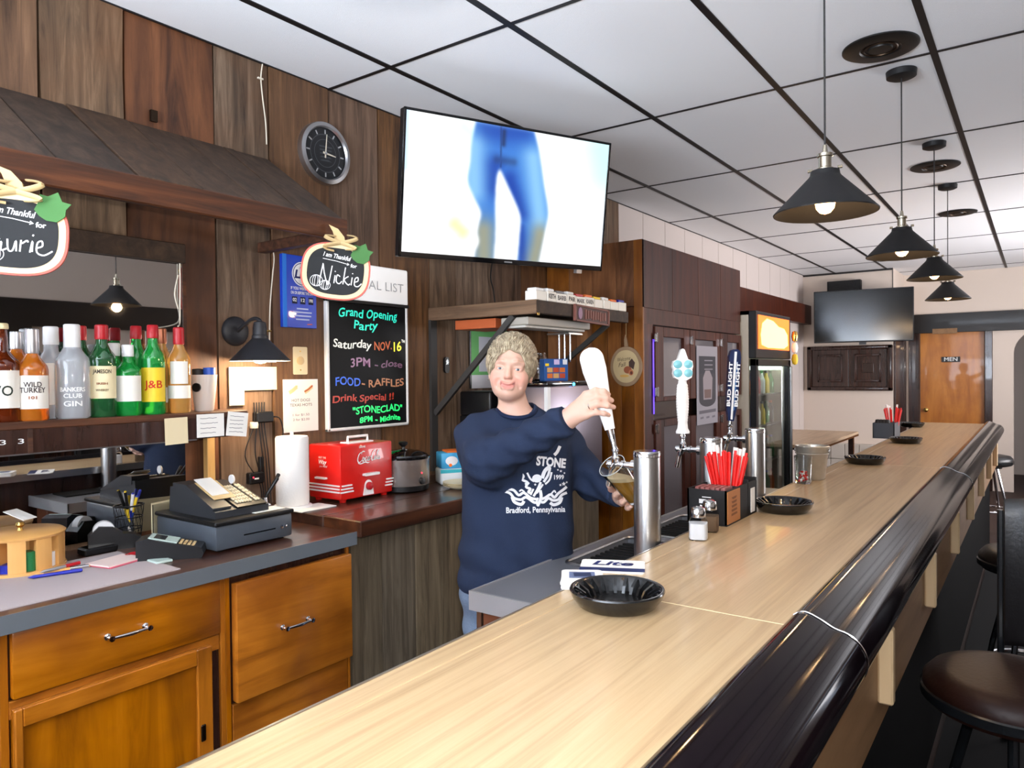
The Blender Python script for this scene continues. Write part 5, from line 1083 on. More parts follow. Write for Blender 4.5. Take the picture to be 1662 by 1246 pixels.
hand('Saturday', -W2*.2, R_(555), .052, W2*.46, 'neon_white'); hand('NOV.', W2*.17, R_(556), .056, W2*.22, 'neon_orange', 0); hand('16', W2*.36, R_(556), .064, W2*.11, 'neon_yellow', 0); hand('TH', W2*.44, R_(547), .018, W2*.045, 'neon_white', 0)
hand('3PM', -W2*.11, R_(584), .056, W2*.24, 'neon_pink', 0); hand('- close', W2*.24, R_(586), .045, W2*.36, 'neon_mauve')
hand('FOOD', -W2*.26, R_(614), .052, W2*.28, 'neon_blue', 0); hand('- RAFFLES', W2*.17, R_(617), .05, W2*.54, 'neon_tan', 0)
hand('Drink Special !!', -W2*.07, R_(640), .044, W2*.74, 'neon_red', .05)
hand('"STONECLAD"', W2*.1, R_(660), .046, W2*.62, 'neon_green', 0); hand('8PM - Midnite', W2*.13, R_(676), .036, W2*.52, 'neon_green', 0)
# ================================================================== hanging pumpkin chalk signs
mat('chalk_black', (16, 17, 19), .7); mat('pumpkin_edge', (196, 88, 74), .6); mat('pumpkin_cream', (236, 204, 156), .6); mat('leaf_green', (62, 112, 54), .7); mat('raffia', (196, 170, 122), .8)
NICK = [[(-.40, -.35), (-.36, .25), (-.35, .32), (-.30, .0), (-.2, -.38), (-.17, -.2), (-.14, .3)], [(-.06, -.3), (-.05, -.02)], [(.07, -.05), (.0, .0), (-.01, -.22), (.06, -.3), (.12, -.2)], [(.15, -.3), (.17, .3)], [(.26, .0), (.17, -.14), (.27, -.3), (.31, -.25)], [(.34, -.3), (.35, -.02)], [(.41, -.18), (.49, -.12), (.48, -.0), (.42, -.06), (.42, -.28), (.5, -.32), (.58, -.2)], [(-.06, .1), (-.05, .13)], [(.345, .1), (.355, .13)]]
LAUR = [[(-.5, .45), (-.47, .1), (-.48, -.3), (-.36, -.3)], [(-.2, -.05), (-.27, .0), (-.31, -.18), (-.25, -.3), (-.18, -.1), (-.18, -.3), (-.1, -.25)], [(-.1, -.02), (-.08, -.28), (-.02, -.28), (.02, -.05), (.03, -.3)], [(.08, -.3), (.09, -.02), (.10, -.1), (.17, -.02), (.19, -.06)], [(.22, -.3), (.25, -.02), (.25, -.28)], [(.31, -.18), (.39, -.12), (.38, -.0), (.32, -.06), (.32, -.28), (.42, -.34), (.54, -.22)], [(.25, .1), (.26, .14)]]
def pumpkin(center, w_, h_, strokes, label, M):
    t = thing('pumpkin_sign', label, 'sign', center, M=M)
    def out(k): return [(math.copysign(abs(math.cos(a))**.72, math.cos(a))*w_/2*k, math.copysign(abs(math.sin(a))**.72, math.sin(a))*h_/2*k) for a in [2*math.pi*i/56 for i in range(56)]]
    MB().prism(out(1), 0, .010).build('board', 'pumpkin_edge', t, local=True)
    A, B_ = out(.95), out(.80); m = MB(); m.add([(x, y, .0105) for x, y in A]+[(x, y, .0105) for x, y in B_], [(i, (i+1) % 56, 56+(i+1) % 56, 56+i) for i in range(56)]); m.build('painted_border', 'pumpkin_cream', t, local=True)
    MB().prism(out(.82), .0095, .0115).build('chalk_panel', 'chalk_black', t, local=True)
    m = MB(); script(m, strokes, Matrix.Translation((.03*w_, -.06*h_, 0)), w_*.62, h_*.5, .0036*w_/.24, .0122, taper=False)
    m.text('I am Thankful', .022*w_/.24, Matrix.Translation((0, h_*.26, .012)) @ Matrix.Rotation(-.08, 4, 'Z'), shear=.2, w=w_*.4, bold=.0004); m.text('for', .018*w_/.24, Matrix.Translation((w_*.25, h_*.13, .012)), bold=.0004)
    m.ribbon([(-w_*.2, h_*.2), (0, h_*.18), (w_*.18, h_*.145)], .002*w_/.24, None, z=.012); m.ribbon([(w_*.155, h_*.17), (w_*.185, h_*.145), (w_*.15, h_*.13)], .002*w_/.24, None, z=.012)
    for cx, cy_, r in ((-.26, -.2, .09), (-.13, -.26, .075)):
        for k in (.25, .6, 1.): m.ribbon([(w_*cx+x*r*k*w_, h_*cy_+y*r*1.1*h_) for x, y in arc(0, 0, 1, 1, 0, 360, 20)], .0016*w_/.24, None, z=.012)
    m.build('chalk_writing', 'cola_white', t, local=True)
    # stem with raffia bow and leaf
    MB().prism([(-.02, 0), (.02, 0), (.012, .03), (-.012, .055), (-.045, .066), (-.03, .045), (-.022, .025)], .002, .014, Matrix.Translation((w_*.02, h_*.47, 0)) @ Matrix.Scale(w_/.24, 4)).build('stem', 'raffia', t, local=True)
    for s, a in ((1, .5), (-1, .35), (1, -.35), (-1, -.5)):
        m = MB(); n = 10; v = []; pts = [(s*.045*math.sin(math.pi*i/n)*(1 if i < n else 0)+s*.02*i/n, a*.06*math.sin(math.pi*i/n*.5)) for i in range(n+1)]
        m.tube([Vector((x*w_/.24+w_*.03, y*w_/.24+h_*.5, .018+.012*math.sin(math.pi*i/n))) for i, (x, y) in enumerate(pts)], .008*w_/.24, 6, flat=.35); m.build('raffia_loop', 'raffia', t, local=True)
    MB().prism([(0, -.035), (.022, -.03), (.034, -.01), (.03, .006), (.036, .024), (.016, .022), (0, .04), (-.016, .022), (-.034, .02), (-.03, 0), (-.032, -.02), (-.018, -.03)], .012, .016, Matrix.Translation((w_*.34, h_*.36, 0)) @ Matrix.Rotation(-.3, 4, 'Z') @ Matrix.Scale(w_/.24, 4)).build('leaf', 'leaf_green', t, local=True)
    return t
Yn = AY+.0; c_ = atF(549, 435, onX(549, 435, AXF+.03).dot(FV)); c_ = onX(549, 435, AXF+.02)
sx_ = Vector((.62, .78, 0))
pumpkin(c_, .245, .205, NICK, 'pumpkin chalk sign reading Nickie hung at the awning end', frame(c_, (.70, .71, -.12), (0, 0, 1)))
c_ = onX(26, 363, AXF+.025)
pumpkin(c_, .245, .205, LAUR, 'pumpkin chalk sign reading Laurie hung on the awning at far left', frame(c_, (.55, .83, -.06), (0, 0, 1)))
# ================================================================== large lit television
FL, FR = 3.0, 3.50
TL_, TR_ = atF(661, 293, FL), atF(987.5, 340, FR)
tx = (TR_-TL_); tw = tx.length*1.015; tx.z *= .5; tx.normalize(); nn_ = tx.cross(UP).normalized()
ty = (UP*math.cos(math.radians(8.5))+nn_*math.sin(math.radians(8.5))); th = tw*.578
TVM = frame((TL_+TR_)/2, tx, ty)
tv = thing('television', 'large lit flat television showing legs in blue jeans', 'television', (TL_+TR_)/2, M=TVM)
MB().bx(-tw/2, tw/2, -th/2, th/2, -.045, -.002, bev=.004).build('case', 'black_plastic', tv, local=True)
bz = MB()
for a in ((-tw/2, tw/2, th/2-.011, th/2), (-tw/2, tw/2, -th/2, -th/2+.022), (-tw/2, -tw/2+.011, -th/2, th/2), (tw/2-.011, tw/2, -th/2, th/2)): bz.bx(*a, -.006, .004, bev=.0015)
bz.build('bezel', 'black_gloss', tv, local=True)
MB().bx(-.02, .02, -th/2+.007, -th/2+.013, .004, .005).build('logo', 'clock_grey', tv, local=True)
MB().bx(tw/2-.14, tw/2-.11, -th/2-.018, -th/2, -.03, -.005).build('sensor', 'cap_silver', tv, local=True)
# picture
def homog(src, dst):
    A = []; B_ = []
    for (x, y), (u, v) in zip(src, dst):
        A += [[x, y, 1, 0, 0, 0, -u*x, -u*y], [0, 0, 0, x, y, 1, -v*x, -v*y]]; B_ += [u, v]
    return np.append(np.linalg.solve(np.array(A, float), np.array(B_, float)), 1).reshape(3, 3)
Hm = homog([(118, 75), (1465, 340), (1400, 1150), (62, 1025)], [(0, 1), (1, 1), (1, 0), (0, 0)])
def hp(x, y): q = Hm @ np.array([x, y, 1.]); return q[0]/q[2], q[1]/q[2]
leg = [hp(*q) for q in ((580, 165), (565, 230), (545, 330), (538, 430), (520, 560), (560, 670), (605, 770), (590, 850), (580, 910), (590, 970), (565, 1030), (558, 1085), (685, 1098), (700, 900), (700, 720), (712, 540), (735, 480), (790, 600), (865, 780), (868, 880), (846, 1110), (988, 1120), (1030, 920), (1055, 780), (1030, 600), (1000, 380), (968, 240))]
leg = [tuple(q) for q in smooth_path([Vector(q) for q in leg[:12]], 4)]+[tuple(q) for q in smooth_path([Vector(q) for q in leg[12:17]], 4)]+[tuple(q) for q in smooth_path([Vector(q) for q in leg[16:21]], 4)][1:]+[tuple(q) for q in smooth_path([Vector(q) for q in leg[21:]], 4)]
NX, NY = 220, 124
gx, gy = np.meshgrid(np.linspace(0, 1, NX), np.linspace(0, 1, NY))
def inside(px, py, poly):
    r = np.zeros(px.shape, bool); n = len(poly)
    for i in range(n):
        x0, y0 = poly[i]; x1, y1 = poly[(i+1) % n]
        c_ = ((y0 > py) != (y1 > py)) & (px < (x1-x0)*(py-y0)/(y1-y0+1e-12)+x0); r ^= c_
    return r
acc = np.zeros(gx.shape)
for ox in (-.33, 0, .33):
    for oy in (-.33, 0, .33): acc += inside(gx+ox/NX, gy+oy/NY, leg)
acc /= 9
for _ in range(5):
    ap_ = np.pad(acc, 1, mode='edge'); acc = (ap_[1:-1, 1:-1]*2+ap_[:-2, 1:-1]+ap_[2:, 1:-1]+ap_[1:-1, :-2]+ap_[1:-1, 2:])/6
def dseg(px, py, a, b_):
    ax_, ay_ = a; bx_, by_ = b_; t_ = np.clip(((px-ax_)*(bx_-ax_)+(py-ay_)*(by_-ay_))/((bx_-ax_)**2+(by_-ay_)**2), 0, 1)
    return np.hypot((px-ax_-t_*(bx_-ax_))*1.77, py-ay_-t_*(by_-ay_))
def soft(d, r): return np.exp(-(d/r)**2)
dark = np.maximum.reduce([soft(dseg(gx, gy, hp(690, 470), hp(690, 600)), .10), soft(dseg(gx, gy, hp(800, 560), hp(880, 780)), .085)*1., soft(dseg(gx, gy, hp(650, 230), hp(900, 240)), .10)*.8, soft(dseg(gx, gy, hp(870, 880), hp(880, 1090)), .05)])
lite = np.maximum.reduce([soft(dseg(gx, gy, hp(560, 330), hp(560, 620)), .11), soft(dseg(gx, gy, hp(960, 420), hp(1000, 820)), .10)])
black = np.maximum(np.maximum(soft(dseg(gx, gy, hp(768, 235), hp(762, 320)), .02)*.75, soft(dseg(gx, gy, hp(748, 200), hp(742, 470)), .007)*.6), soft(dseg(gx, gy, hp(715, 420), hp(830, 440)), .032)*.45)
sand = np.maximum(soft(dseg(gx, gy, hp(620, 900), hp(620, 1080)), .11), soft(dseg(gx, gy, hp(1000, 930), hp(960, 1100)), .09))
col = np.ones(gx.shape+(3,))*np.array([62, 124, 208.])
mixc = lambda c0, k, c1: c0*(1-k[..., None])+np.array(c1, float)*k[..., None]
col = mixc(col, dark*.85, (22, 60, 160)); col = mixc(col, lite*.8, (150, 205, 242)); col = mixc(col, sand*.75, (176, 160, 110)); col = mixc(col, black, (30, 44, 84))
bg = np.ones(gx.shape+(3,))*np.array([254, 255, 255.]); bg = mixc(bg, soft(dseg(gx, gy, (.97, .95), (1, .8)), .22)*.5, (150, 240, 248)); bg = mixc(bg, soft(dseg(gx, gy, hp(430, 850), hp(480, 900)), .06)*.6, (240, 236, 130)); bg = mixc(bg, soft(dseg(gx, gy, hp(500, 200), hp(560, 250)), .07)*.4, (180, 250, 240)); bg = mixc(bg, soft(dseg(gx, gy, (0, 1), (.0, .6)), .03)*.5, (150, 200, 255))
col = bg*(1-acc[..., None])+col*acc[..., None]
lc = np.where(col/255 <= .04045, col/255/12.92, ((col/255+.055)/1.055)**2.4)
vs = np.stack([(gx-.5)*(tw-.022), (gy-.5)*(th-.033)+.0055, np.full(gx.shape, .0008)], -1).reshape(-1, 3)
ii = np.arange((NY-1)*NX).reshape(NY-1, NX)[:, :-1].ravel(); fs = np.stack([ii, ii+1, ii+NX+1, ii+NX], 1)
me = bpy.data.meshes.new('screen'); me.from_pydata(vs.tolist(), [], fs.tolist()); ca = me.color_attributes.new('Col', 'FLOAT_COLOR', 'POINT')
ca.data.foreach_set('color', np.concatenate([lc.reshape(-1, 3), np.ones((NX*NY, 1))], 1).ravel()); me.materials.append(vcol('screen_glow', .25, 1.25)); so = bpy.data.objects.new('screen', me); COL.objects.link(so); so.parent = tv
# mount to the wall
back = TVM @ Vector((0, 0, -.05)); wp = Vector((WX+.01, back.y+.25, back.z))
MB().bx(WX, WX+.02, wp.y-.06, wp.y+.06, wp.z-.15, wp.z+.15).build('wall_plate', 'black_plastic', tv); MB().tube([wp, (wp+back)/2+Vector((.02, .12, 0)), back], .022, 8).build('swing_arm', 'black_plastic', tv); MB().bx(-.1, .1, -.1, .1, -.055, -.044, TVM).build('back_plate', 'black_plastic', tv)
# cables below the television
wire([onX(u, v, WX+.01) for u, v in ((803, 425), (800, 450), (804, 470), (806, 490))], 'thin black cable hanging below the television to the shelf', 'cable_black', .004, 'cable')
wire([onX(u, v, -2.2) for u, v in ((985, 400), (998, 440), (992, 480), (968, 502))], 'black cable looping from the television to the shelf end', 'cable_black', .005, 'cable')
wire([onX(u, v, -2.2) for u, v in ((992, 462), (1000, 478), (1006, 498))], 'short black cable branching down to the shelf end', 'cable_black', .004, 'cable')
# ================================================================== wooden wall shelf with braces
HX, HY0, HY1, HZ0, HZ1 = -1.885, 2.791, 3.72, 1.842, 1.902
wood('shelf_end', [(78, 58, 42), (112, 86, 64), (136, 108, 84)], 'X', 2, 12, .7, .4)
sh = thing('wall_shelf', 'rough wooden wall shelf on dark diagonal braces behind the bartender', 'shelf', (-2.2, 3.2, HZ0))
MB().bx(WX, HX, HY0+.004, HY1, HZ0+.01, HZ1-.004).build('board', 'awning_wood', sh); MB().bx(WX, HX, HY0, HY0+.03, HZ0-.004, HZ1+.002, bev=.003).build('end_board', 'shelf_end', sh); MB().bx(HX-.03, HX+.002, HY0+.002, HY1, HZ0-.002, HZ1, bev=.003).build('front_board', 'awning_wood', sh)
mat('brace_dark', (54, 52, 50), .6)
for (u0, v0, u1, v1, y) in ((706, 668, 836, 512, HY0+.03), (914, 592, 988, 530, HY1-.06)):
    a, c_ = onY(u0, v0, y), onY(u1, v1, y); a.x = max(a.x, WX+.01)
    MB().tube([a, c_], .019, 4).build('brace', 'brace_dark', sh)
MB().bx(WX+.001, WX+.02, HY0+.0, HY0+.045, 1.06, HZ0).build('upright', 'brace_dark', sh)
MB().lathe([(.006, 0), (.008, .01), (0, .014)], 10, Matrix.Translation((HX+.004, HY0+.01, HZ0-.012))).build('hook', 'brass', sh)
# things under the shelf
o = thing('shelf_light', 'long pale grey strip light fixed under the wooden wall shelf', 'strip light', (-2.06, 3.2, HZ0-.06)); MB().bx(-2.12, -1.96, HY0+.04, 3.42, HZ0-.05, HZ0-.012, bev=.004).build('housing', mat('housing_grey', (176, 170, 160), .5), o); MB().bx(-2.10, -1.98, HY0+.05, 3.40, HZ0-.062, HZ0-.05, bev=.004).build('diffuser', mat('diffuser', (206, 204, 198), .4), o)
o = MB().bx(-2.42, -2.16, HY0+.05, HY0+.3, HZ0-.055, HZ0-.008, bev=.002).build('orange_box', mat('box_orange', (188, 92, 48), .6), origin=(-2.3, 3, HZ0-.055)); tag(o, 'flat orange-brown box tucked under the wooden shelf', 'box')
rk = thing('glass_rack', 'chrome hanging stemware rack under the wooden wall shelf', 'glass rack', (-2.1, 3.4, HZ0-.06))
MB().bx(-2.16, -2.02, 3.30, 3.44, HZ0-.075, HZ0-.066).build('plate', 'steel', rk)
for k in range(3): MB().tube([(-2.12+k*.035, 3.36, HZ0-.07), (-2.12+k*.035, 3.36, 1.62)], .004, 8).build('rod', 'chrome', rk)
# name blocks along the front edge
nm = [('', 'white'), ('KEITH', 'white'), ('BARB', 'grey'), ('PAR', 'white'), ('MARK', 'red'), ('KAREN', 'orange'), ('', 'yellow'), ('', 'white'), ('', 'orange'), ('', 'blue')]
tops = {'white': 'cap_white', 'grey': 'clock_grey', 'red': 'cap_red', 'orange': 'pack_orange', 'yellow': 'label_yellow', 'blue': 'pen_blue'}
y = HY0+.0; wn = (HY1-.02-HY0)/len(nm)
for k, (s, cc) in enumerate(nm):
    wk = wn*.94; c0 = Vector((HX-.03, y+wn/2, HZ1)); hh = .045+.004*(k % 2)
    pos = ('first, at the left end,', 'second', 'third', 'fourth', 'fifth', 'sixth', 'seventh', 'eighth', 'ninth', 'last, at the right end,')[k]
    t = thing('name_block', 'small white name block with %s top, %s on the wall shelf' % (cc, pos.replace(', at the', ' at').replace(' end,', ' end')), 'name block', c0, random.uniform(-.08, .08), 'name blocks on the wooden wall shelf')
    MB().bx(-.035, .03, -wk/2, wk/2, 0, hh, bev=.003).build('block', 'label_white', t, local=True); MB().bx(-.03, .022, -wk*.4, wk*.4, hh, hh+.014, bev=.004).build('top', tops[cc], t, local=True)
    if s: MB().text(s, .03, frame((.0306, 0, hh/2), (0, 1, 0), UP), w=wk*.8, bold=.0012).build('lettering', 'black_plastic', t, local=True)
    y += wn
a, c_ = onX(934, 500, HX+.004), onX(988, 528, HX+.004)
t = thing('wooden_sign', 'small reddish wooden slat sign hanging on the shelf front', 'sign', (HX, (a.y+c_.y)/2, (a.z+c_.z)/2)); w_ = c_.y-a.y; M = facingX((HX+.003, (a.y+c_.y)/2, (a.z+c_.z)/2)) @ Matrix.Rotation(-.03, 4, 'Z')
mat('sign_wood', (120, 70, 58), .6); mat('sign_dark', (70, 36, 30), .6); mat('sign_mauve', (150, 118, 140), .6)
MB().bx(-w_/2, w_/2, -.038, .038, 0, .008, M).build('panel', 'sign_dark', t)
fr = MB(); [fr.bx(*q, .0, .013, M) for q in ((-w_/2, w_/2, .034, .042), (-w_/2, w_/2, -.042, -.034), (-w_/2-.004, -w_/2+.008, -.042, .042), (w_/2-.008, w_/2+.004, -.042, .042))]; fr.build('frame', 'sign_wood', t)
for k in range(9): MB().bx(-w_*.22+k*w_*.072, -w_*.22+k*w_*.072+w_*.045, -.026+.004*(k % 3), .024-.003*(k % 2), .008, .011, M).build('letter_slat', 'sign_wood', t)
MB().prism([(-w_*.36+x*.018, y*.03) for x, y in arc(0, 0, 1, 1, 0, 340, 14)], .008, .012, M).build('ornament', 'sign_mauve', t)
# poster, keypad, bottle opener on the wall under the shelf
a, c_ = onX(765, 520, WX), onX(822, 628, WX); t = thing('green_poster', 'green and white poster in black edge behind the bartender', 'poster', (WX, (a.y+c_.y)/2, (a.z+c_.z)/2)); M = facingX((WX, (a.y+c_.y)/2, (a.z+c_.z)/2)); w_, h_ = c_.y-a.y, a.z-c_.z
MB().bx(-w_/2-.012, w_/2+.012, -h_/2, h_/2, .001, .006, M).build('frame', 'black_plastic', t); m = MB(); m.quad([(-w_/2, -h_/2, .0065), (w_/2, -h_/2, .0065), (w_/2, h_/2, .0065), (-w_/2, h_/2, .0065)], M=M, c=(110, 190, 110)); m.quad([(-w_*.3, -h_*.25, .007), (w_*.4, -h_*.25, .007), (w_*.4, h_*.28, .007), (-w_*.3, h_*.28, .007)], M=M, c=(206, 210, 220)); m.quad([(-w_/2, -h_/2, .007), (w_/2, -h_/2, .007), (w_/2, -h_*.3, .007), (-w_/2, -h_*.3, .007)], M=M, c=(224, 226, 232)); m.prism([(x*.025-.0, y*.06+.03) for x, y in arc(0, 0, 1, 1, 0, 340, 14)], .0075, .0078, M, c=(60, 40, 80)); m.build('picture', 'print', t)
a = onX(723, 590, WX); t = thing('wall_keypad', 'small black oval remote hanging on the boards', 'remote', (WX, a.y, a.z)); MB().prism(rrect(.034, .085, .016), 0, .016, facingX((WX, a.y, a.z))).build('case', 'black_plastic', t); MB().prism(rrect(.02, .03, .006, cy=.015), .016, .0175, facingX((WX, a.y, a.z))).build('buttons', 'black_gloss', t)
# steel beverage cooler on counter two
c0 = onX(887, 622, -1.97); z_t = c0.z; mat('cooler_steel', (132, 124, 134), .36, .9); mat('cooler_strip', (236, 236, 236), .4)
t = thing('steel_cooler', 'stainless steel bottle chiller with blue lights behind the bartender', 'chiller', (-2.2, c0.y+.25, C2Z))
MB().bx(-2.26, -1.97, c0.y, c0.y+.56, C2Z+.012, z_t-.02, bev=.006, seg=2).build('body', 'cooler_steel', t); MB().bx(-2.265, -1.962, c0.y-.004, c0.y+.565, z_t-.02, z_t+.006, bev=.006, seg=2).build('lid', 'black_gloss', t); MB().bx(-1.985, -1.964, c0.y-.003, c0.y+.03, C2Z+.012, z_t-.022, bev=.003).build('corner_strip', 'cooler_strip', t)
for x in (-2.22, -2.0):
    for y in (c0.y+.04, c0.y+.52): MB().lathe([(.014, 0), (.014, .013), (0, .014)], 10, Matrix.Translation((x, y, C2Z))).build('foot', 'rubber_black', t)
a = onX(931, 627, -1.962); MB().lathe([(.008, 0), (.007, .004), (0, .006)], 12, facingX((-1.962, a.y, z_t-.012))).build('indicator', mat('led_blue', (40, 170, 255), .3, emit=20), t)
q = onX(899, 616, -2.06); q.z = z_t+.006; t = thing('snack_box', 'blue snack box with orange pictures on the steel chiller', 'box', q, math.radians(-38)); mat('snack_blue', (30, 78, 140), .5)
MB().bx(-.04, .04, -.065, .065, 0, .115, bev=.002).build('carton', 'snack_blue', t, local=True); m = MB(); Mn = frame((.0405, 0, .055), (0, 1, 0), UP)
for i in range(3):
    for j in range(2): m.quad([(-.05+i*.034, -.04+j*.03, 0), (-.05+i*.034+.03, -.04+j*.03, 0), (-.05+i*.034+.03, -.04+j*.03+.024, 0), (-.05+i*.034, -.04+j*.03+.024, 0)], M=Mn, c=((200, 104, 40), (196, 150, 90), (176, 70, 40))[(i+j) % 3])
m.quad([(-.012, .03, 0), (.018, .03, 0), (.018, .056, 0), (-.012, .056, 0)], M=Mn, c=(200, 180, 214)); m.quad([(.036, .03, 0), (.06, .03, 0), (.06, .056, 0), (.036, .056, 0)], M=Mn, c=(226, 226, 230)); m.quad([(-.06, .022, 0), (-.04, .022, 0), (-.04, .036, 0), (-.06, .036, 0)], M=Mn, c=(236, 196, 40)); m.build('carton_print', 'print', t, local=True)
q = onX(876, 612, -2.2); q.z = z_t+.006; t = thing('glass_jar', 'clear glass jar standing behind the blue snack box', 'jar', q); MB().lathe([(.04, 0), (.045, .006), (.045, .12), (.036, .135), (.036, .15), (.033, .15), (.033, .134), (.042, .118), (.042, .01), (0, .008)], 28).build('jar', 'clear_glass', t, local=True)
q = onX(786, 700, -2.40); q = Vector((-2.40, q.y, C2Z)); t = thing('coffee_maker', 'tall black coffee maker behind the bartender', 'coffee maker', q)
MB().bx(-.11, .10, -.08, .085, 0, .035, bev=.006, seg=2).build('base', 'black_plastic', t, local=True); MB().bx(-.11, -.02, -.08, .085, .035, .30, bev=.006, seg=2).build('tank', 'black_plastic', t, local=True); MB().bx(-.11, .10, -.08, .085, .30, .43, bev=.012, seg=3).build('brew_head', 'black_plastic', t, local=True); MB().lathe([(.05, .04), (.06, .06), (.06, .15), (.045, .18), (.045, .19), (0, .19)], 24, Matrix.Translation((.04, 0, 0))).build('carafe', 'black_gloss', t, local=True)
# ================================================================== wood-clad cooler cabinet
KX, KY0, KY1, KZ = -1.886, 3.907, 5.627, 2.342
ck = thing('wood_cooler', 'tall dark wood clad beer cooler with glazed doors', 'cooler', (-2.22, (KY0+KY1)/2, 0))
MB().bx(WX+.005, KX-.035, KY0+.02, KY1, .02, KZ-.002).build('carcass', 'dark_trim', ck)
zs = onY(1015, 502, KY0).z
for i in range(4): MB().bx(WX+.005+i*.165, WX+.005+(i+1)*.165-.002, KY0+.002, KY0+.02, zs+.002, KZ, bev=.0015).build('side_panel', 'cooler_side', ck, origin=(WX+i*.165, KY0, zs))
xs = [WX+.005, -2.44, -2.34, -2.23, -2.12, -2.03, -1.945]
for i in range(6): MB().bx(xs[i], xs[i+1]-.002, KY0+.004, KY0+.02, .02, zs-.002, bev=.002).build('side_board', 'cooler_side', ck, origin=(xs[i], KY0, 1))
MB().bx(-1.945, KX, KY0, KY0+.02, .02, KZ, bev=.003).build('corner_post', 'cooler_side', ck)
zh = onX(1048, 503, KX).z
for i in range(4): MB().bx(KX-.035, KX, KY0+.001+i*(KY1-KY0)/4, KY0+(i+1)*(KY1-KY0)/4-.001, zh, KZ, bev=.0015).build('header_panel', 'cooler_wood', ck, origin=(KX, KY0+i*.43, zh))
yk = lambda u: onX(u, 600, KX).y
cols_ = [(yk(1062), yk(1076), yk(1109), yk(1119)), (yk(1119), yk(1128), yk(1161), yk(1168)), (yk(1168), yk(1180), yk(1199), KY1-.005)]
zw = [onX(1090, 553, KX).z, onX(1090, 648, KX).z, onX(1100, 694, KX).z, .35]
MB().bx(KX-.035, KX-.004, KY0+.02, KY1, zw[0]+.07, zh).build('top_rail', 'cooler_wood', ck); MB().bx(KX-.035, KX-.004, KY0+.02, cols_[0][0], .02, zw[0]+.07).build('jamb', 'cooler_wood', ck)
mat('cooler_pane', (120, 116, 122), .06, spec=.8, coat=.6); mat('poster_grey', (150, 146, 156), .5)
for ci_, (a, b_, c_, d_) in enumerate(cols_):
    for k in range(2):
        zt_, zb_ = (zw[0], zw[1]) if k == 0 else (zw[2], zw[3]); dt, db = (zt_+.06, zb_-.028) if k == 0 else (zt_+.045, zb_-.1)
        dz_ = MB(); dz_.bx(KX-.03, KX+.008, a+.003, b_, db, dt, bev=.003); dz_.bx(KX-.03, KX+.008, c_, d_-.003, db, dt, bev=.003); dz_.bx(KX-.03, KX+.008, b_, c_, zt_, dt, bev=.003); dz_.bx(KX-.03, KX+.008, b_, c_, db, zb_, bev=.003)
        dr_ = dz_.build('door', 'cooler_wood', ck); MB().bx(KX-.02, KX-.012, b_-.004, c_+.004, zb_-.004, zt_+.004).build('pane', 'cooler_pane', dr_)
        for zz in ((dt-.07, db+.06) if k == 0 else (dt-.05,)):
            if ci_ == 1 and zz < 1.5: continue
            l_ = MB(); l_.bx(KX+.008, KX+.016, a-.012, a+.03, zz-.025, zz+.025, bev=.003); l_.bx(KX+.016, KX+.026, a-.002, a+.014, zz-.03, zz+.03, bev=.003); l_.build('hinge', 'chrome', dr_)
MB().bx(KX+.002, KX+.005, cols_[0][0]-.02, cols_[0][0]-.008, zw[1]-.1, zw[0]-.02).build('neon_strip', mat('neon_purple', (96, 60, 255), .4, emit=1.6), ck)
# poster on the middle door
a, c_ = onX(1129, 566, KX), onX(1161, 688, KX); t = thing('beer_poster', 'grey beer glass poster on the middle cooler door', 'poster', (KX+.01, (a.y+c_.y)/2, (a.z+c_.z)/2)); M = facingX((KX+.010, (a.y+c_.y)/2, (a.z+c_.z)/2-.01)); w_, h_ = c_.y-a.y, .54
MB().bx(-w_/2, w_/2, -h_/2, h_/2, 0, .002, M).build('sheet', 'poster_grey', t); m = MB(); m.quad([(-w_*.4, .03, .0025), (w_*.4, .03, .0025), (w_*.4, .2, .0025), (-w_*.4, .2, .0025)], M=M, c=(46, 44, 54)); m.prism([(-w_*.4, .08), (-w_*.4, -.1)]+arc(0, -.1, w_*.4, .05, 180, 360, 10)+[(w_*.4, .08)], .0028, .003, M, c=(54, 50, 58)); m.prism([(-w_*.22, .05), (-w_*.2, -.1), (w_*.2, -.1), (w_*.24, .05), (w_*.1, .1), (-w_*.1, .1)], .0032, .0034, M, c=(150, 140, 146)); m.prism([(-w_*.16, -.03), (-w_*.15, -.09), (w_*.15, -.09), (w_*.17, -.03)], .0036, .0038, M, c=(110, 86, 82))
for k in range(3): m.ribbon([(-w_*.25+.04, .17-.03*k), (w_*.25, .17-.03*k)], .008, M, z=.003, c=(130, 126, 136))
m.ribbon([(-w_*.4, -.185), (w_*.4, -.18)], .022, M, z=.003, c=(96, 92, 102)); [m.ribbon([(-w_*.35+k*w_*.28, -.225), (-w_*.2+k*w_*.28, -.222)], .014, M, z=.003, c=(112, 108, 118)) for k in range(3)]; m.build('picture', 'print', t)
# oval autumn sign on the cooler side
a = onY(1018, 598, KY0); R = .102
t = thing('autumn_sign', 'pumpkin shaped wooden plaque reading Welcome Fall on the cooler side', 'sign', (a.x, KY0, a.z)); M = facingY((a.x, KY0-.001, a.z)); mat('plaque_tan', (150, 122, 92), .6); mat('plaque_face', (196, 172, 128), .6)
ol = [(R*1.0*math.cos(q)*(1+.02*math.cos(4*q)), R*1.22*math.sin(q)*(1+.05*math.cos(2*q))-.002) for q in [2*math.pi*i/48 for i in range(48)]]
MB().prism(ol, 0, .01, M).build('board', 'plaque_tan', t); MB().prism([(x*.82, y*.82+.0) for x, y in ol], .01, .012, M).build('face', 'plaque_face', t); MB().prism([(-.01, 0), (.014, 0), (.006, .04), (-.004, .07), (-.012, .04)], 0, .01, M @ Matrix.Translation((0, R*1.15, 0))).build('stem', 'plaque_tan', t)
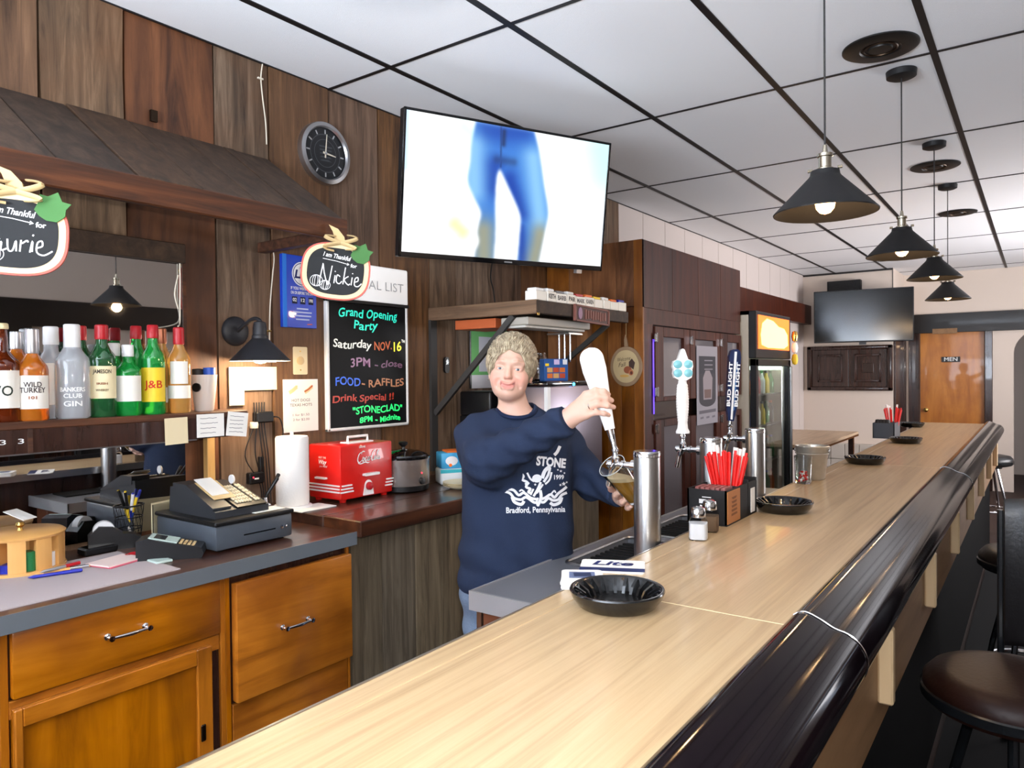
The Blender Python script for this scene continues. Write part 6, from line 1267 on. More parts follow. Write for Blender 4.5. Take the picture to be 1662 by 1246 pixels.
m = MB(); m.text('Welcome', .032, M @ Matrix.Translation((-.012, .042, .0125)) @ Matrix.Rotation(.12, 4, 'Z'), shear=.3, w=.085, c=(80, 66, 48)); m.text('Fall', .036, M @ Matrix.Translation((-.028, .008, .0125)) @ Matrix.Rotation(.12, 4, 'Z'), shear=.3, c=(80, 66, 48)); m.prism([(x*.026+.012, y*.022-.022) for x, y in arc(0, 0, 1, 1, 0, 345, 16)], .0125, .0128, M, c=(150, 84, 52)); m.prism([(x*.016+.034, y*.017-.038) for x, y in arc(0, 0, 1, 1, 0, 345, 14)], .013, .0133, M, c=(184, 110, 72)); m.prism([(x*.009+.036, y*.010-.04) for x, y in arc(0, 0, 1, 1, 0, 345, 12)], .0135, .0137, M, c=(100, 50, 36)); m.prism([(.02, .0), (.05, -.02), (.06, .02), (.04, .045), (.02, .025)], .0125, .0128, M, c=(74, 52, 44)); m.prism([(x*.03-.01, y*.008-.058) for x, y in arc(0, 0, 1, 1, 0, 345, 14)], .0125, .0128, M, c=(206, 160, 84)); m.build('painted_picture', 'print', t)
MB().tube([M @ Vector((0, R*1.15+.06, .006)), M @ Vector((0, R*1.15+.15, .004))], .0015, 6).build('string', 'raffia', t)
# ================================================================== illuminated drinks fridge
GX, GY0, GY1, GZ = -1.775, 5.66, 6.62, 2.03
mat('fridge_white', (222, 210, 190), .4); mat('fridge_alu', (170, 172, 172), .3, 1.); glass('fridge_glass', (220, 230, 226), .02)
fg = thing('drinks_fridge', 'tall glass door drinks fridge with glowing orange header', 'fridge', (-2.1, 6.1, 0))
f = MB(); f.bx(WX+.04, WX+.08, GY0, GY1, .02, GZ); f.bx(WX+.04, GX-.06, GY0, GY0+.03, .02, GZ); f.bx(WX+.04, GX-.06, GY1-.03, GY1, .02, GZ); f.bx(WX+.04, GX-.06, GY0, GY1, .02, .3); f.bx(WX+.04, GX-.06, GY0, GY1, GZ-.03, GZ); f.build('cabinet', 'fridge_white', fg)
MB().bx(GX-.06, GX-.002, GY0, GY1, 1.66, GZ, bev=.006).build('header_frame', 'black_plastic', fg)
hd = MB().bx(GX-.004, GX+.004, GY0+.05, GY1-.06, 1.735, GZ-.03).build('header_panel', mat('header_glow', (255, 110, 40), .4, emit=2.2, ecol=(255, 106, 36)), fg)
m = MB(); M = facingX((GX+.0045, (GY0+GY1)/2, (1.735+GZ-.03)/2)); m.prism([(-.36, -.10), (-.38, -.02), (-.34, .07), (-.22, .112), (-.05, .10), (.10, .06), (.26, .05), (.36, .0), (.37, -.09), (.25, -.118), (-.2, -.12)], 0, .0015, M); m.build('glow_oval', mat('header_yellow', (255, 226, 120), .4, emit=3.2, ecol=(255, 214, 110)), hd)
df = MB()
for q in ((GY0, GY0+.06, .3, 1.655), (GY1-.06, GY1, .3, 1.655), (GY0, GY1, .3, .36), (GY0, GY1, 1.6, 1.655)): df.bx(GX-.05, GX-.002, *q, bev=.004)
dr_ = df.build('door_frame', 'black_plastic', fg); MB().bx(GX-.03, GX-.024, GY0+.058, GY1-.058, .358, 1.602).build('door_glass', 'fridge_glass', dr_); MB().bx(GX-.002, GX+.02, GY1-.05, GY1-.02, .5, 1.6, bev=.006).build('door_handle', 'fridge_alu', dr_)
MB().bx(GX-.06, GX-.005, GY0, GY1, .03, .295).build('kick_grille', 'black_plastic', fg)
for z in (.5, .8, 1.1, 1.36): MB().bx(WX+.09, GX-.08, GY0+.035, GY1-.035, z, z+.012).build('shelf', 'fridge_alu', fg)
MB().bx(GX-.10, GX-.07, GY0+.05, GY1-.05, 1.57, 1.6).build('tube_light', mat('tube_glow', (236, 255, 240), .4, emit=5), fg)
kk = ['cap_red', 'chip_green', 'label_yellow', 'cup_blue', 'black_plastic', 'straw_white', 'pack_orange', 'glass_green']; kn = ['red', 'green', 'yellow', 'blue', 'black', 'white', 'orange', 'clear green']; rw = ['bottom', 'second', 'third', 'top']
for zi, z in enumerate((.512, .812, 1.112, 1.372)):
    for j in range(7):
        c = (zi*3+j*5) % 8; q = Vector((GX-.15, GY0+.1+j*.125, z)); t = thing('soda_bottle', '%s soda bottle number %d from the left on the fridge %s shelf' % (kn[c], j+1, rw[zi]), 'bottle', q, 0, 'bottles in the drinks fridge')
        MB().lathe([(.028, 0), (.03, .004), (.03, .11), (.012, .155), (.012, .185), (0, .186)], 14).build('body', kk[c], t, local=True); MB().lathe([(.014, .172), (.014, .19), (0, .191)], 12).build('cap', kk[(c+2) % 8], t, local=True)
# hanging ornament on the fridge corner
q = Vector((GX+.022, GY1-.03, 1.86)); t = thing('hanging_ornament', 'yellow and orange oval ornament chain hanging on the fridge corner', 'ornament', q)
for k, (z, mm, r) in enumerate(((0, 'brass', .05), (-.10, 'straw_white', .05), (-.20, 'label_yellow', .05))): MB().lathe([(0, -r), (.02, -r*.8), (.028, 0), (.02, r*.8), (0, r)], 18, Matrix.Translation((.02, 0, z))).build('bauble', mm, t, local=True)
# ================================================================== far wall: black television, shutters, table
tc = thing('wall_television', 'large switched off black television on the far wall', 'television', (-1.79, 9.9, 1.9), M=frame(((-2.335-1.235)/2, 9.88, 2.235), (math.cos(.155), math.sin(.155), 0), (0, -.03, 1)))
w_, h_ = 1.12, .655
MB().bx(-w_/2, w_/2, -h_/2, h_/2, -.05, 0, bev=.006).build('case', 'black_plastic', tc, local=True); MB().bx(-w_/2+.012, w_/2-.012, -h_/2+.018, h_/2-.012, 0, .0015).build('screen', mat('tv_off', (5, 5, 6), .12, spec=.45), tc, local=True); MB().bx(-.04, .04, -h_/2-.03, -h_/2, -.04, -.01).build('sensor', 'black_plastic', tc, local=True); MB().bx(-.2, .2, -.15, .15, -.25, -.05).build('bracket', 'black_matte', tc, local=True)
a = onY(1374, 476, YB2-.03); t = thing('speaker_grille', 'flat black slatted speaker above the switched off television', 'speaker', (a.x, YB2-.06, a.z)); MB().bx(a.x-.2, a.x+.2, YB2-.09, YB2, a.z-.09, a.z+.07, bev=.005).build('cabinet', 'black_matte', t)
for k in range(8): MB().bx(a.x-.18, a.x+.18, YB2-.095, YB2-.088, a.z-.07+k*.017, a.z-.062+k*.017).build('slat', 'black_plastic', t)
a, c_ = onY(1311, 573, YB2), onY(1450, 647, YB2); t = thing('wooden_shutters', 'dark wooden double panel shutters in a heavy frame below the television', 'shutters', ((a.x+c_.x)/2, YB2, c_.z)); x0, x1, z0_, z1_ = a.x+.01, c_.x-.005, c_.z, a.z; xm = (x0+x1)/2
for q in ((x0, x1, z1_-.05, z1_), (x0, x1, z0_, z0_+.05), (x0, x0+.06, z0_, z1_), (x1-.06, x1, z0_, z1_)): MB().bx(q[0], q[1], YB2-.055, YB2, q[2], q[3], bev=.012, seg=2).build('frame_board', 'dark_trim', t)
for s, (p0, p1) in enumerate(((x0+.06, xm), (xm, x1-.06))):
    pn = MB().bx(p0+.003, p1-.003, YB2-.035, YB2, z0_+.05, z1_-.05, bev=.003).build('shutter', 'dark_trim', t)
    b0, b1, e0, e1 = p0+.07, p1-.07, z0_+.11, z1_-.11
    for q in ((b0, b1, e1-.03, e1), (b0, b1, e0, e0+.03), (b0, b0+.03, e0, e1), (b1-.03, b1, e0, e1)): MB().bx(q[0], q[1], YB2-.055, YB2-.035, q[2], q[3], bev=.009, seg=2).build('moulding', 'dark_trim', pn)
    if s: MB().bx((b0+b1)/2-.07, (b0+b1)/2+.07, YB2-.042, YB2-.035, (e0+e1)/2-.06, (e0+e1)/2+.06, bev=.004).build('square_boss', 'dark_trim', pn)
MB().bx(-2.35, -1.49, YB2-.006, YB2, 1.04, 1.05).build('x', 'wall_beige') if False else None
t = thing('side_table', 'brown topped table against the far left wall', 'table', (-2.05, 7.7, 0)); wood('table_top', [(170, 144, 118), (190, 164, 136), (204, 178, 150)], 'Y', 2, 12, .4, .05)
MB().bx(WX+.01, -1.58, 6.72, 8.5, .872, .9, bev=.003).build('top', 'table_top', t); MB().bx(WX+.01, -1.578, 6.715, 8.505, .855, .872).build('edge', 'dark_trim', t)
for x in (-2.48, -1.64):
    for y in (6.78, 8.44): MB().bx(x-.025, x+.025, y-.025, y+.025, 0, .855).build('leg', 'dark_trim', t)
mat('block_white', (190, 182, 172), .7)
t = thing('block_plinth', 'pale block plinth under the far wall beside the side table', 'plinth', (-2.0, 10.05, 0)); 
for i in range(6):
    for j in range(3): MB().bx(WX+.02+i*.17, WX+.185+i*.17, YB2-.12, YB2, .02+j*.2, .215+j*.2, bev=.006).build('block', 'block_white', t, origin=(WX+i*.17, YB2, j*.2))
# ================================================================== the bartender
def A_(v): return np.array(v[:], float)
def seg(p, a, b, ra, rb):
    a, b = A_(a), A_(b); ab = b-a; t = np.clip(((p-a)@ab)/(ab@ab), 0, 1); return np.linalg.norm(p-a-t[:, None]*ab, axis=1)-(ra+(rb-ra)*t)
def chain(p, pts, rs, k=.012):
    d = None
    for i in range(len(pts)-1):
        s = seg(p, pts[i], pts[i+1], rs[i], rs[i+1]); d = s if d is None else smin(d, s, k)
    return d
def ell(p, c, r):
    q = p-np.array(c); r = np.array(r); k0 = np.linalg.norm(q/r, axis=1); k1 = np.linalg.norm(q/(r*r), axis=1); return k0*(k0-1)/np.maximum(k1, 1e-9)
def smin(a, b, k): h = np.clip(.5+.5*(b-a)/k, 0, 1); return b*(1-h)+a*h-k*h*(1-h)
def smax(a, b, k): return -smin(-a, -b, k)
def nets(D, lo, h):
    S = D < 0; n = np.array(D.shape)
    c = sum(S[i:n[0]-1+i, j:n[1]-1+j, k:n[2]-1+k].astype(np.int8) for i in (0, 1) for j in (0, 1) for k in (0, 1))
    act = (c > 0) & (c < 8); ijk = np.argwhere(act); idx = -np.ones(act.shape, np.int64); idx[act] = np.arange(len(ijk))
    off = [(i, j, k) for i in (0, 1) for j in (0, 1) for k in (0, 1)]
    cv = {o: D[ijk[:, 0]+o[0], ijk[:, 1]+o[1], ijk[:, 2]+o[2]] for o in off}
    acc = np.zeros((len(ijk), 3)); cnt = np.zeros(len(ijk))
    for o in off:
        for ax in range(3):
            if o[ax] == 0:
                o2 = list(o); o2[ax] = 1; o2 = tuple(o2); a, b = cv[o], cv[o2]; m = (a < 0) != (b < 0); t = np.where(m, a/np.where(m, a-b, 1), 0)
                pos = np.array(o, float)[None]+t[:, None]*(np.array(o2)-np.array(o)); acc += np.where(m[:, None], pos, 0); cnt += m
    V = np.array(lo)+h*(ijk+acc/cnt[:, None]); F = []
    for ax in range(3):
        o1, o2 = [(1, 2), (2, 0), (0, 1)][ax]
        sl0 = [slice(None)]*3; sl1 = [slice(None)]*3; sl0[ax] = slice(0, -1); sl1[ax] = slice(1, None)
        ch = S[tuple(sl0)] != S[tuple(sl1)]; e = np.argwhere(ch)
        e = e[(e[:, o1] > 0) & (e[:, o2] > 0) & (e[:, o1] < n[o1]-1) & (e[:, o2] < n[o2]-1)]
        q = []
        for d1, d2 in ((-1, -1), (0, -1), (0, 0), (-1, 0)):
            c_ = e.copy(); c_[:, o1] += d1; c_[:, o2] += d2; q.append(idx[c_[:, 0], c_[:, 1], c_[:, 2]])
        q = np.stack(q, 1); fl = ~S[e[:, 0], e[:, 1], e[:, 2]]; q[fl] = q[fl][:, ::-1]; F.append(q)
    return V, np.concatenate(F)
def sdf_mesh(fn, lo, hi, h, coarse=6):
    lo, hi = np.array(lo, float), np.array(hi, float); n = np.ceil((hi-lo)/(h*coarse)).astype(int)+1
    H = h*coarse; g = np.stack(np.meshgrid(*[lo[i]+H*(np.arange(n[i])+.5) for i in range(3)], indexing='ij'), -1).reshape(-1, 3)
    dc = fn(g).reshape(n); N = n*coarse; D = np.repeat(np.repeat(np.repeat(np.where(dc < 0, -1., 1.), coarse, 0), coarse, 1), coarse, 2)
    near = np.argwhere(np.abs(dc) < H*1.6); o = np.stack(np.meshgrid(*[np.arange(coarse)]*3, indexing='ij'), -1).reshape(-1, 3)
    ii = (near[:, None, :]*coarse+o[None]).reshape(-1, 3); D[ii[:, 0], ii[:, 1], ii[:, 2]] = fn(lo+h*ii)
    return nets(D, lo, h)
def relax(V, F, it=2):
    for _ in range(it):
        s = np.zeros_like(V); c = np.zeros(len(V))
        for i in range(4): np.add.at(s, F[:, i], V[F[:, (i+1) % 4]]+V[F[:, i-1]]); np.add.at(c, F[:, i], 2)
        V = V*.4+.6*s/np.maximum(c, 1)[:, None]
    return V
def np_obj(name, V, F, mats, parent, col=None):
    inv = np.array(TM[parent.name].inverted()); V2 = V@inv[:3, :3].T+inv[:3, 3]
    me = bpy.data.meshes.new(name); me.from_pydata(V2.tolist(), [], F.tolist()); me.materials.append(MATS[mats]); me.polygons.foreach_set('use_smooth', np.ones(len(F), bool))
    if col is not None:
        ca = me.color_attributes.new('Col', 'FLOAT_COLOR', 'POINT'); c = col/255.; c = np.where(c <= .04045, c/12.92, ((c+.055)/1.055)**2.4)
        ca.data.foreach_set('color', np.concatenate([c, np.ones((len(V), 1))], 1).ravel())
    o = bpy.data.objects.new(name, me); COL.objects.link(o); o.parent = parent; TM[o.name] = TM[parent.name]; return o
# ---- placing
F0 = 2.5
O = atF(837, 615, F0); base = Vector((O.x, O.y, 0))
pr_ = thing('person', 'smiling bartender in navy sweatshirt and jeans, grey-blond hair, pouring beer', 'person', base)
RVn, FVn, UPn = A_(RV), A_(FV), A_(UP)
zv = lambda v: atF(837, v, F0).z
# ---- head frame
Hc = A_(atF(829.5, 600.5, 2.49)); HS = .95
hz_ = (UP*math.cos(.09)+RV*math.sin(.09)-FV*-.0).normalized(); hy_ = (-FV*math.cos(.09)-RV*math.sin(.09)+UP*.05); hy_ = (hy_-hz_*hy_.dot(hz_)*.0).normalized()
hx_ = hy_.cross(hz_).normalized(); hz_ = hx_.cross(hy_).normalized()
HR = np.stack([A_(hx_), A_(hy_), A_(hz_)], 0)          # rows: her-left(image right), forward, up
def hl(p): return ((p-Hc)@HR.T)/HS
def hw(x, y, z): return Hc+HS*(np.array([x, y, z])@HR)
def headF(q):
    d = ell(q, (0, -.018, .036), (.074, .094, .084))
    d = smin(d, ell(q, (0, .020, -.030), (.0605, .064, .083)), .03)
    d = smin(d, ell(q, (0, .052, -.083), (.028, .028, .020)), .030)
    x = np.abs(q[:, 0]); qa = np.stack([x, q[:, 1], q[:, 2]], 1)
    d = smin(d, ell(qa, (.042, .044, -.033), (.024, .03, .026)), .022)            # cheeks
    d = smin(d, ell(qa, (.038, .014, -.064), (.015, .033, .024)), .028)            # jaw corners
    d = smin(d, chain(qa, [(.0, .079, .024), (.025, .0785, .027), (.046, .064, .022)], [.009, .009, .008]), .018)   # brow
    d = smax(d, -ell(qa, (.032, .094, .002), (.020, .019, .0135)), .014)          # eye hollows
    d = smin(d, ell(qa, (.0315, .0655, .0015), (.0175, .0135, .0125)), .005)      # lids
    d = smin(d, chain(q, [(0, .078, .014), (0, .087, -.007), (0, .095, -.021), (0, .0975, -.027)], [.006, .0062, .0080, .0100]), .009)
    d = smin(d, ell(qa, (.0100, .088, -.030), (.0070, .009, .0064)), .006)
    d = smax(d, -ell(qa, (.006, .094, -.0365), (.003, .005, .0034)), .003)
    d = smin(d, chain(qa, [(0, .0862, -.0540), (.015, .0842, -.0515), (.031, .070, -.0405)], [.0040, .0036, .0022]), .005)     # upper lip
    d = smin(d, chain(qa, [(0, .0845, -.0700), (.015, .082, -.0660), (.030, .070, -.0445)], [.0050, .0042, .0022]), .005)      # lower lip
    d = smax(d, -chain(qa, [(0, .090, -.0612), (.014, .088, -.0585), (.0265, .078, -.0455)], [.0052, .0044, .0016], .004), .003)          # slightly open mouth
    d = smax(d, -chain(qa, [(.020, .090, -.030), (.036, .076, -.044), (.041, .064, -.062)], [.0014, .0016, .0008]), .012)     # smile folds
    d = smax(d, -ell(qa, (.0315, .0805, .0005), (.0130, .011, .0035)), .002)       # eye openings
    d = smin(d, ell(qa, (.0735, -.012, -.012), (.008, .018, .030)), .006)          # ears
    d = smax(d, -ell(qa, (.083, -.006, -.010), (.006, .009, .016)), .004)
    return d*HS
# ---- arms and hands
SR, ER, WR = atF(773, 706, 2.50), atF(787, 748, 2.35), atF(919, 683, 2.215)
SL, EL, WL = atF(906, 706, 2.57), atF(960, 784, 2.54), atF(1006, 808, 2.36)
P_ = atF
hF = lambda z: HB+(HT-HB)*((z-HB.z)/(HT.z-HB.z))                # axis of the tap handle at a height
def front(u, v, off):                                            # a point at that pixel, off metres nearer than the handle's axis
    f = hF(atF(u, v, 2.19).z).dot(FV); return atF(u, v, f-off)
RF = [  # index to little finger: knuckle, middle joint, end joint, tip, wrapped over the paddle's near face
    [front(951, 643, .004), front(966, 636, .024), front(979, 638, .025), front(987, 643, .012)],
    [front(949, 653, .010), front(968, 647, .028), front(983, 649, .027), front(992, 653, .012)],
    [front(949, 664, .012), front(968, 659, .029), front(985, 661, .027), front(995, 664, .012)],
    [front(951, 676, .010), front(967, 672, .026), front(979, 674, .025), front(987, 677, .012)]]
RT = [front(932, 668, -.012), front(950, 652, -.028), front(966, 644, -.027), front(976, 640, -.022)]
GB = atF(1030, 813, 2.235); GAX = (RV*-.56+UP*.73-FV*.38).normalized(); GH = .15
def gl(u, v, f): return atF(u, v, f)
LF = [[gl(1001, 800, 2.30), gl(988, 797, 2.265), gl(986, 791, 2.23), gl(991, 786, 2.205)], [gl(1006, 808, 2.30), gl(996, 810, 2.265), gl(996, 806, 2.235), gl(1002, 802, 2.212)], [gl(1013, 815, 2.30), gl(1005, 820, 2.27), gl(1006, 818, 2.24), gl(1012, 814, 2.225)], [gl(1019, 820, 2.30), gl(1014, 828, 2.28), gl(1016, 828, 2.255), gl(1020, 826, 2.24)]]
LT = [gl(1020, 800, 2.32), gl(1034, 786, 2.29), gl(1034, 772, 2.255), gl(1026, 763, 2.235)]
def handF(p, W, FG, TH, pc):
    d = None
    for i, f in enumerate(FG):
        r = (.0092, .0096, .0092, .0080)[i]
        m = seg(p, W, f[0], .021, .0125); d = m if d is None else smin(d, m, .02)
    d = smin(d, seg(p, W, TH[0], .022, .016), .02)
    for i, f in enumerate(FG):
        r = (.0092, .0096, .0092, .0080)[i]
        d = smin(d, chain(p, f, [r*1.2, r, r*.95, r*.82], .006), .007)
    return smin(d, chain(p, TH, [.015, .0115, .0105, .009], .008), .012)
def bodyF(p):
    d = headF(hl(p))
    nk = seg(p, hw(0, -.022, -.06), A_(O)+RVn*.004+FVn*.02+UPn*(zv(690)-O.z), .046, .056); d = smin(d, nk, .014)
    d = smin(d, seg(p, A_(O)+RVn*-.075+FVn*.01+UPn*(zv(694)-O.z), A_(O)+RVn*.085+FVn*.01+UPn*(zv(694)-O.z), .05, .05), .05)
    d = smin(d, chain(p, [SR, ER, WR], [.045, .036, .024], .02), .03); d = smin(d, chain(p, [SL, EL, WL], [.045, .036, .025], .02), .03)
    d = smin(d, handF(p, WR, RF, RT, None), .012); return smin(d, handF(p, WL, LF, LT, None), .012)
allp = [A_(q) for q in (SR, ER, WR, SL, EL, WL)]+[A_(q) for f in RF+LF+[RT, LT] for q in f]+[hw(0, 0, .14), hw(.09, -.12, 0), hw(-.09, .11, -.1)]
lo = np.min(allp, 0)-.06; hi = np.max(allp, 0)+.06
V, F = sdf_mesh(bodyF, lo, hi, .0026)
V = relax(V, F, 1)
q = hl(V); x = np.abs(q[:, 0]); col = np.ones((len(V), 3))*np.array([206, 166, 147.])
def blend(m, c): 
    global col
    col = col*(1-m[:, None])+np.array(c, float)*m[:, None]
isf = (q[:, 1] > .03) & (np.abs(q[:, 2]) < .13) & (x < .09)
blend(.45*np.exp(-((x-.042)**2+(q[:, 2]+.034)**2)/.0006)*isf, (222, 140, 124)); blend(.35*np.exp(-(x**2+(q[:, 2]+.034)**2)/.0002)*isf, (220, 140, 124))
lip = np.clip(1.3-np.abs(q[:, 2]+.0618-.62*np.maximum(x-.008, 0)-6*x*x*0)/.0100, 0, 1)*np.clip((.0285-x)/.005, 0, 1)*(q[:, 1] > .07); blend(np.clip(lip*1.5, 0, 1)*.6, (188, 104, 98))
mouth = (np.abs(q[:, 2]+.0612-.62*np.maximum(x-.008, 0)) < .0056) & (x < .0255) & (q[:, 1] > .055) & (q[:, 1] < .0815); blend(mouth*1., (150, 96, 90))
bz = .0315-.22*np.maximum(x-.034, 0)-.10*np.maximum(.034-x, 0); br = np.clip(1.2-np.abs(q[:, 2]-bz)/.0032, 0, 1)*np.clip((x-.012)/.008, 0, 1)*np.clip((.053-x)/.012, 0, 1)*(q[:, 1] > .04); blend(br*.5, (160, 122, 98))
lid = np.exp(-(((x-.0315)/.0165)**2+((q[:, 2]-.0005)/.0075)**2)**2)*isf; blend(lid*.45, (186, 126, 110))
vcol('skin', .5, spec=.35)
MATS['skin'].node_tree.nodes['Principled BSDF'].inputs['Subsurface Weight'].default_value = .12; MATS['skin'].node_tree.nodes['Principled BSDF'].inputs['Subsurface Radius'].default_value = (.012, .005, .003)
body = np_obj('body', V, F, 'skin', pr_, col)
mat('eye_white', (232, 226, 220), .15, coat=.5); mat('iris', (82, 92, 96), .15, coat=.5); mat('pupil', (10, 10, 12), .1, coat=.5); mat('teeth', (226, 218, 200), .3)
for s in (-1, 1):
    c_ = Vector(hw(s*.0315, .0645, .0003)); M = frame(c_, hx_, hz_); M = M @ Matrix.Scale(HS, 4)
    M = frame(c_, hx_, hz_)
    if (M.to_3x3() @ Vector((0, 0, 1))).dot(hy_) < 0: M = frame(c_, -hx_, hz_)
    e = MB().lathe([(0, -.0115)]+[(.0115*math.cos(a), .0115*math.sin(a)) for a in [math.radians(-80+160*i/12) for i in range(13)]]+[(0, .0115)], 20, M).build('eye', 'eye_white', body)
    MB().lathe([(.0056, .0104), (.0030, .0113), (0, .0118)], 16, M @ Matrix.Translation((0, -.0004, 0))).build('iris', 'iris', e); MB().lathe([(.0026, .0114), (0, .0122)], 12, M @ Matrix.Translation((0, -.0004, 0))).build('pupil', 'pupil', e)
m = MB(); n = 9
for i in range(n):
    xx = -.018+i*.0045; m.cb((0, 0, 0), (.0041, .004, .0048), M=frame(hw(xx, .0795-.9*(xx**2)*12, -.0575+9*xx*xx), hx_, hy_), bev=.0008)
m.build('teeth', 'teeth', body)
for s in (-1, 1): MB().lathe([(0, -.003), (.003, 0), (0, .003)], 10, Matrix.Translation(Vector(hw(s*.080, -.004, -.040)))).build('earring', 'chrome', body)
RG = (RF[2][0]*.62+RF[2][1]*.38); ra = (RF[2][1]-RF[2][0]).normalized(); rm = frame(RG, ra.orthogonal(), ra.cross(ra.orthogonal()))
MB().tube([rm @ Vector((.0108*math.cos(a), .0108*math.sin(a), 0)) for a in [2*math.pi*i/20 for i in range(20)]], .0016, 6, closed=True).build('ring', 'chrome', body)
# ---- hair
HCc, HRr = np.array([0, -.020, .036]), np.array([.0885, .106, .100])
def hairF(p):
    q = hl(p)
    d = ell(q, HCc, HRr)
    fl_ = np.arctan2(q[:, 0], q[:, 2]-.0)
    d = d-.0022*np.sin(fl_*17+5*np.sin(q[:, 1]*30))-.0025*np.sin(q[:, 0]*60)*np.sin(q[:, 1]*45+1)
    face = ell(q, (-.004, .100, -.022), (.070, .084, .092)); face = face-.003*np.sin(q[:, 0]*160+1)
    d = smax(d, -face, .010)
    x = np.abs(q[:, 0]); ear = ell(np.stack([x, q[:, 1], q[:, 2]], 1), (.085, -.000, -.032), (.03, .024, .024)); d = smax(d, -ear, .006)
    low = (-.030+.75*np.minimum(q[:, 1]+.01, 0)*1.)-q[:, 2]+.005*np.sin(q[:, 0]*90)
    return smax(d, low*.8, .010)*HS
V, F = sdf_mesh(hairF, Hc-.16, Hc+.17, .004); V = relax(V, F, 1)
def hair_mat():
    m, N, L, B = nmat('hair'); tc = N.new('ShaderNodeTexCoord'); no = N.new('ShaderNodeTexNoise'); no.inputs['Scale'].default_value = 55; no.inputs['Detail'].default_value = 6; no.inputs['Roughness'].default_value = .7; L.new(tc.outputs['Object'], no.inputs['Vector'])
    r = N.new('ShaderNodeValToRGB'); r.color_ramp.elements[0].position = .30; r.color_ramp.elements[1].position = .70; r.color_ramp.elements[0].color = lin((104, 88, 70)); r.color_ramp.elements[1].color = lin((196, 182, 154)); L.new(no.outputs['Fac'], r.inputs[0]); L.new(r.outputs[0], B.inputs['Base Color']); B.inputs['Roughness'].default_value = .5; B.inputs['Specular IOR Level'].default_value = .35
hair_mat(); hb_ = np_obj('hair', V, F, 'hair', pr_)
rng = np.random.default_rng(5); Q = hl(V); Nn = len(V); tu = MB(); cnt = 0
nrmF = lambda a: (a-HCc)/HRr**2/np.linalg.norm((a-HCc)/HRr**2)
for i in rng.permutation(Nn):
    a = Q[i].copy(); e_ = np.linalg.norm((a-HCc)/HRr)
    if a[1] < -.10 or e_ < .90: continue
    if cnt > 2300: break
    k_ = rng.uniform(.98, 1.05); pts = []; L_ = rng.uniform(.03, .062); n_ = 6; sway = rng.normal(0, .34)
    for s_ in range(n_):
        t_ = s_/(n_-1); e_ = np.linalg.norm((a-HCc)/HRr); b = HCc+(a-HCc)/e_*(min(e_, 1.)*(1-t_)*.4+(1-(1-t_)*.4)*(k_+.03*math.sin(math.pi*t_))); pts.append(b)
        nn2 = nrmF(a)
        D_ = np.array([.5*a[0]/.08+sway, -.8, .25]) if a[2] > .05 else np.array([sway*.4, -.55, -.6])
        if a[1] > .04 and a[2] > .05: D_ = np.array([.25*a[0]/.05+sway, -.5, .9])
        D_ = D_-nn2*(D_@nn2); D_ /= np.linalg.norm(D_); a = b+D_*L_/(n_-1)
    tu.tube([Vector(hw(*c_)) for c_ in pts], [.0016, .0022, .0023, .0020, .0013, .0003], 4, caps=False); cnt += 1
tag(tu.build('hair_strands', 'hair', hb_), kind='stuff')
# ---- sweatshirt
sv = np.array([650, 662, 672, 682, 692, 704, 722, 760, 820, 880, 925, 950, 956.]); sz = np.array([zv(v) for v in sv])[::-1]
px = 2.5/1180
srx = (np.array([22, 36, 52, 68, 78, 84, 88, 89, 90, 91, 92, 88, 84])*px)[::-1]; sry = np.array([.04, .055, .068, .08, .092, .104, .116, .13, .14, .146, .146, .138, .13])[::-1]; scx = (np.array([839, 839, 839, 838, 838, 837, 837, 838, 837, 835, 833.5, 833, 833])-837)[::-1]*px
scy = np.array([.03, .025, .02, .015, .01, .005, 0, -.005, -.01, -.01, -.005, 0, 0])[::-1]
On = A_(O)
def torsoF(p):
    q = p-On; x = q@RVn; y = q@FVn; z = p[:, 2]
    rx = np.interp(z, sz, srx); ry = np.interp(z, sz, sry); x = x-np.interp(z, sz, scx); y = y-np.interp(z, sz, scy)
    k = (np.abs(x/rx)**2.3+np.abs(y/ry)**2.3)**(1/2.3); d = (k-1)*np.minimum(rx, ry)
    fold = .0045*np.sin(z*55+x*18+2*np.sin(x*14))*np.clip((sz[0]+.30-z)/.2, 0, 1)+.003*np.sin(x*60+z*12)*np.clip((zv(760)-z)/.15, 0, 1)
    return np.maximum(np.maximum(d+fold, (sz[0]-z)), (z-sz[-1]))
def sleeves(p):
    z = p[:, 2]; w = .004*np.sin(p@RVn*70+z*50)+.003*np.sin(z*95-p@FVn*60)
    a = chain(p, [SR, ER, WR+(WR-ER).normalized()*.008], [.070, .067, .046], .05)+w
    b = chain(p, [SL, EL, WL+(WL-EL).normalized()*-.01], [.066, .055, .042], .04)+w
    return a, b
def sweatF(p):
    d = torsoF(p); a, b = sleeves(p); d = smin(smin(d, a, .06), b, .04)
    nk = seg(p, hw(0, -.022, -.05), On+RVn*.004+FVn*.02+UPn*(zv(684)-O.z), .062, .068)
    d = smax(d, -nk, .008)
    fr_ = ell(np.stack([(p-On)@RVn-.004, (p-On)@FVn+.075, p[:, 2]], 1), (0, 0, zv(657)), (.078, .085, .033)); d = smax(d, -fr_, .006)
    for W_, E_, rr in ((WR, ER, .034), (WL, EL, .036)):
        ax_ = A_((W_-E_).normalized()); ce = A_(W_)+ax_*(.004 if W_ is WR else -.014)
        near = np.linalg.norm(p-ce, axis=1) < .09
        cut = (p-ce)@ax_; d = np.where(near, smax(d, cut, .004), d); d = np.where(near, smax(d, -seg(p, ce-ax_*.012, ce+ax_*.05, rr, rr), .003), d)
    return d
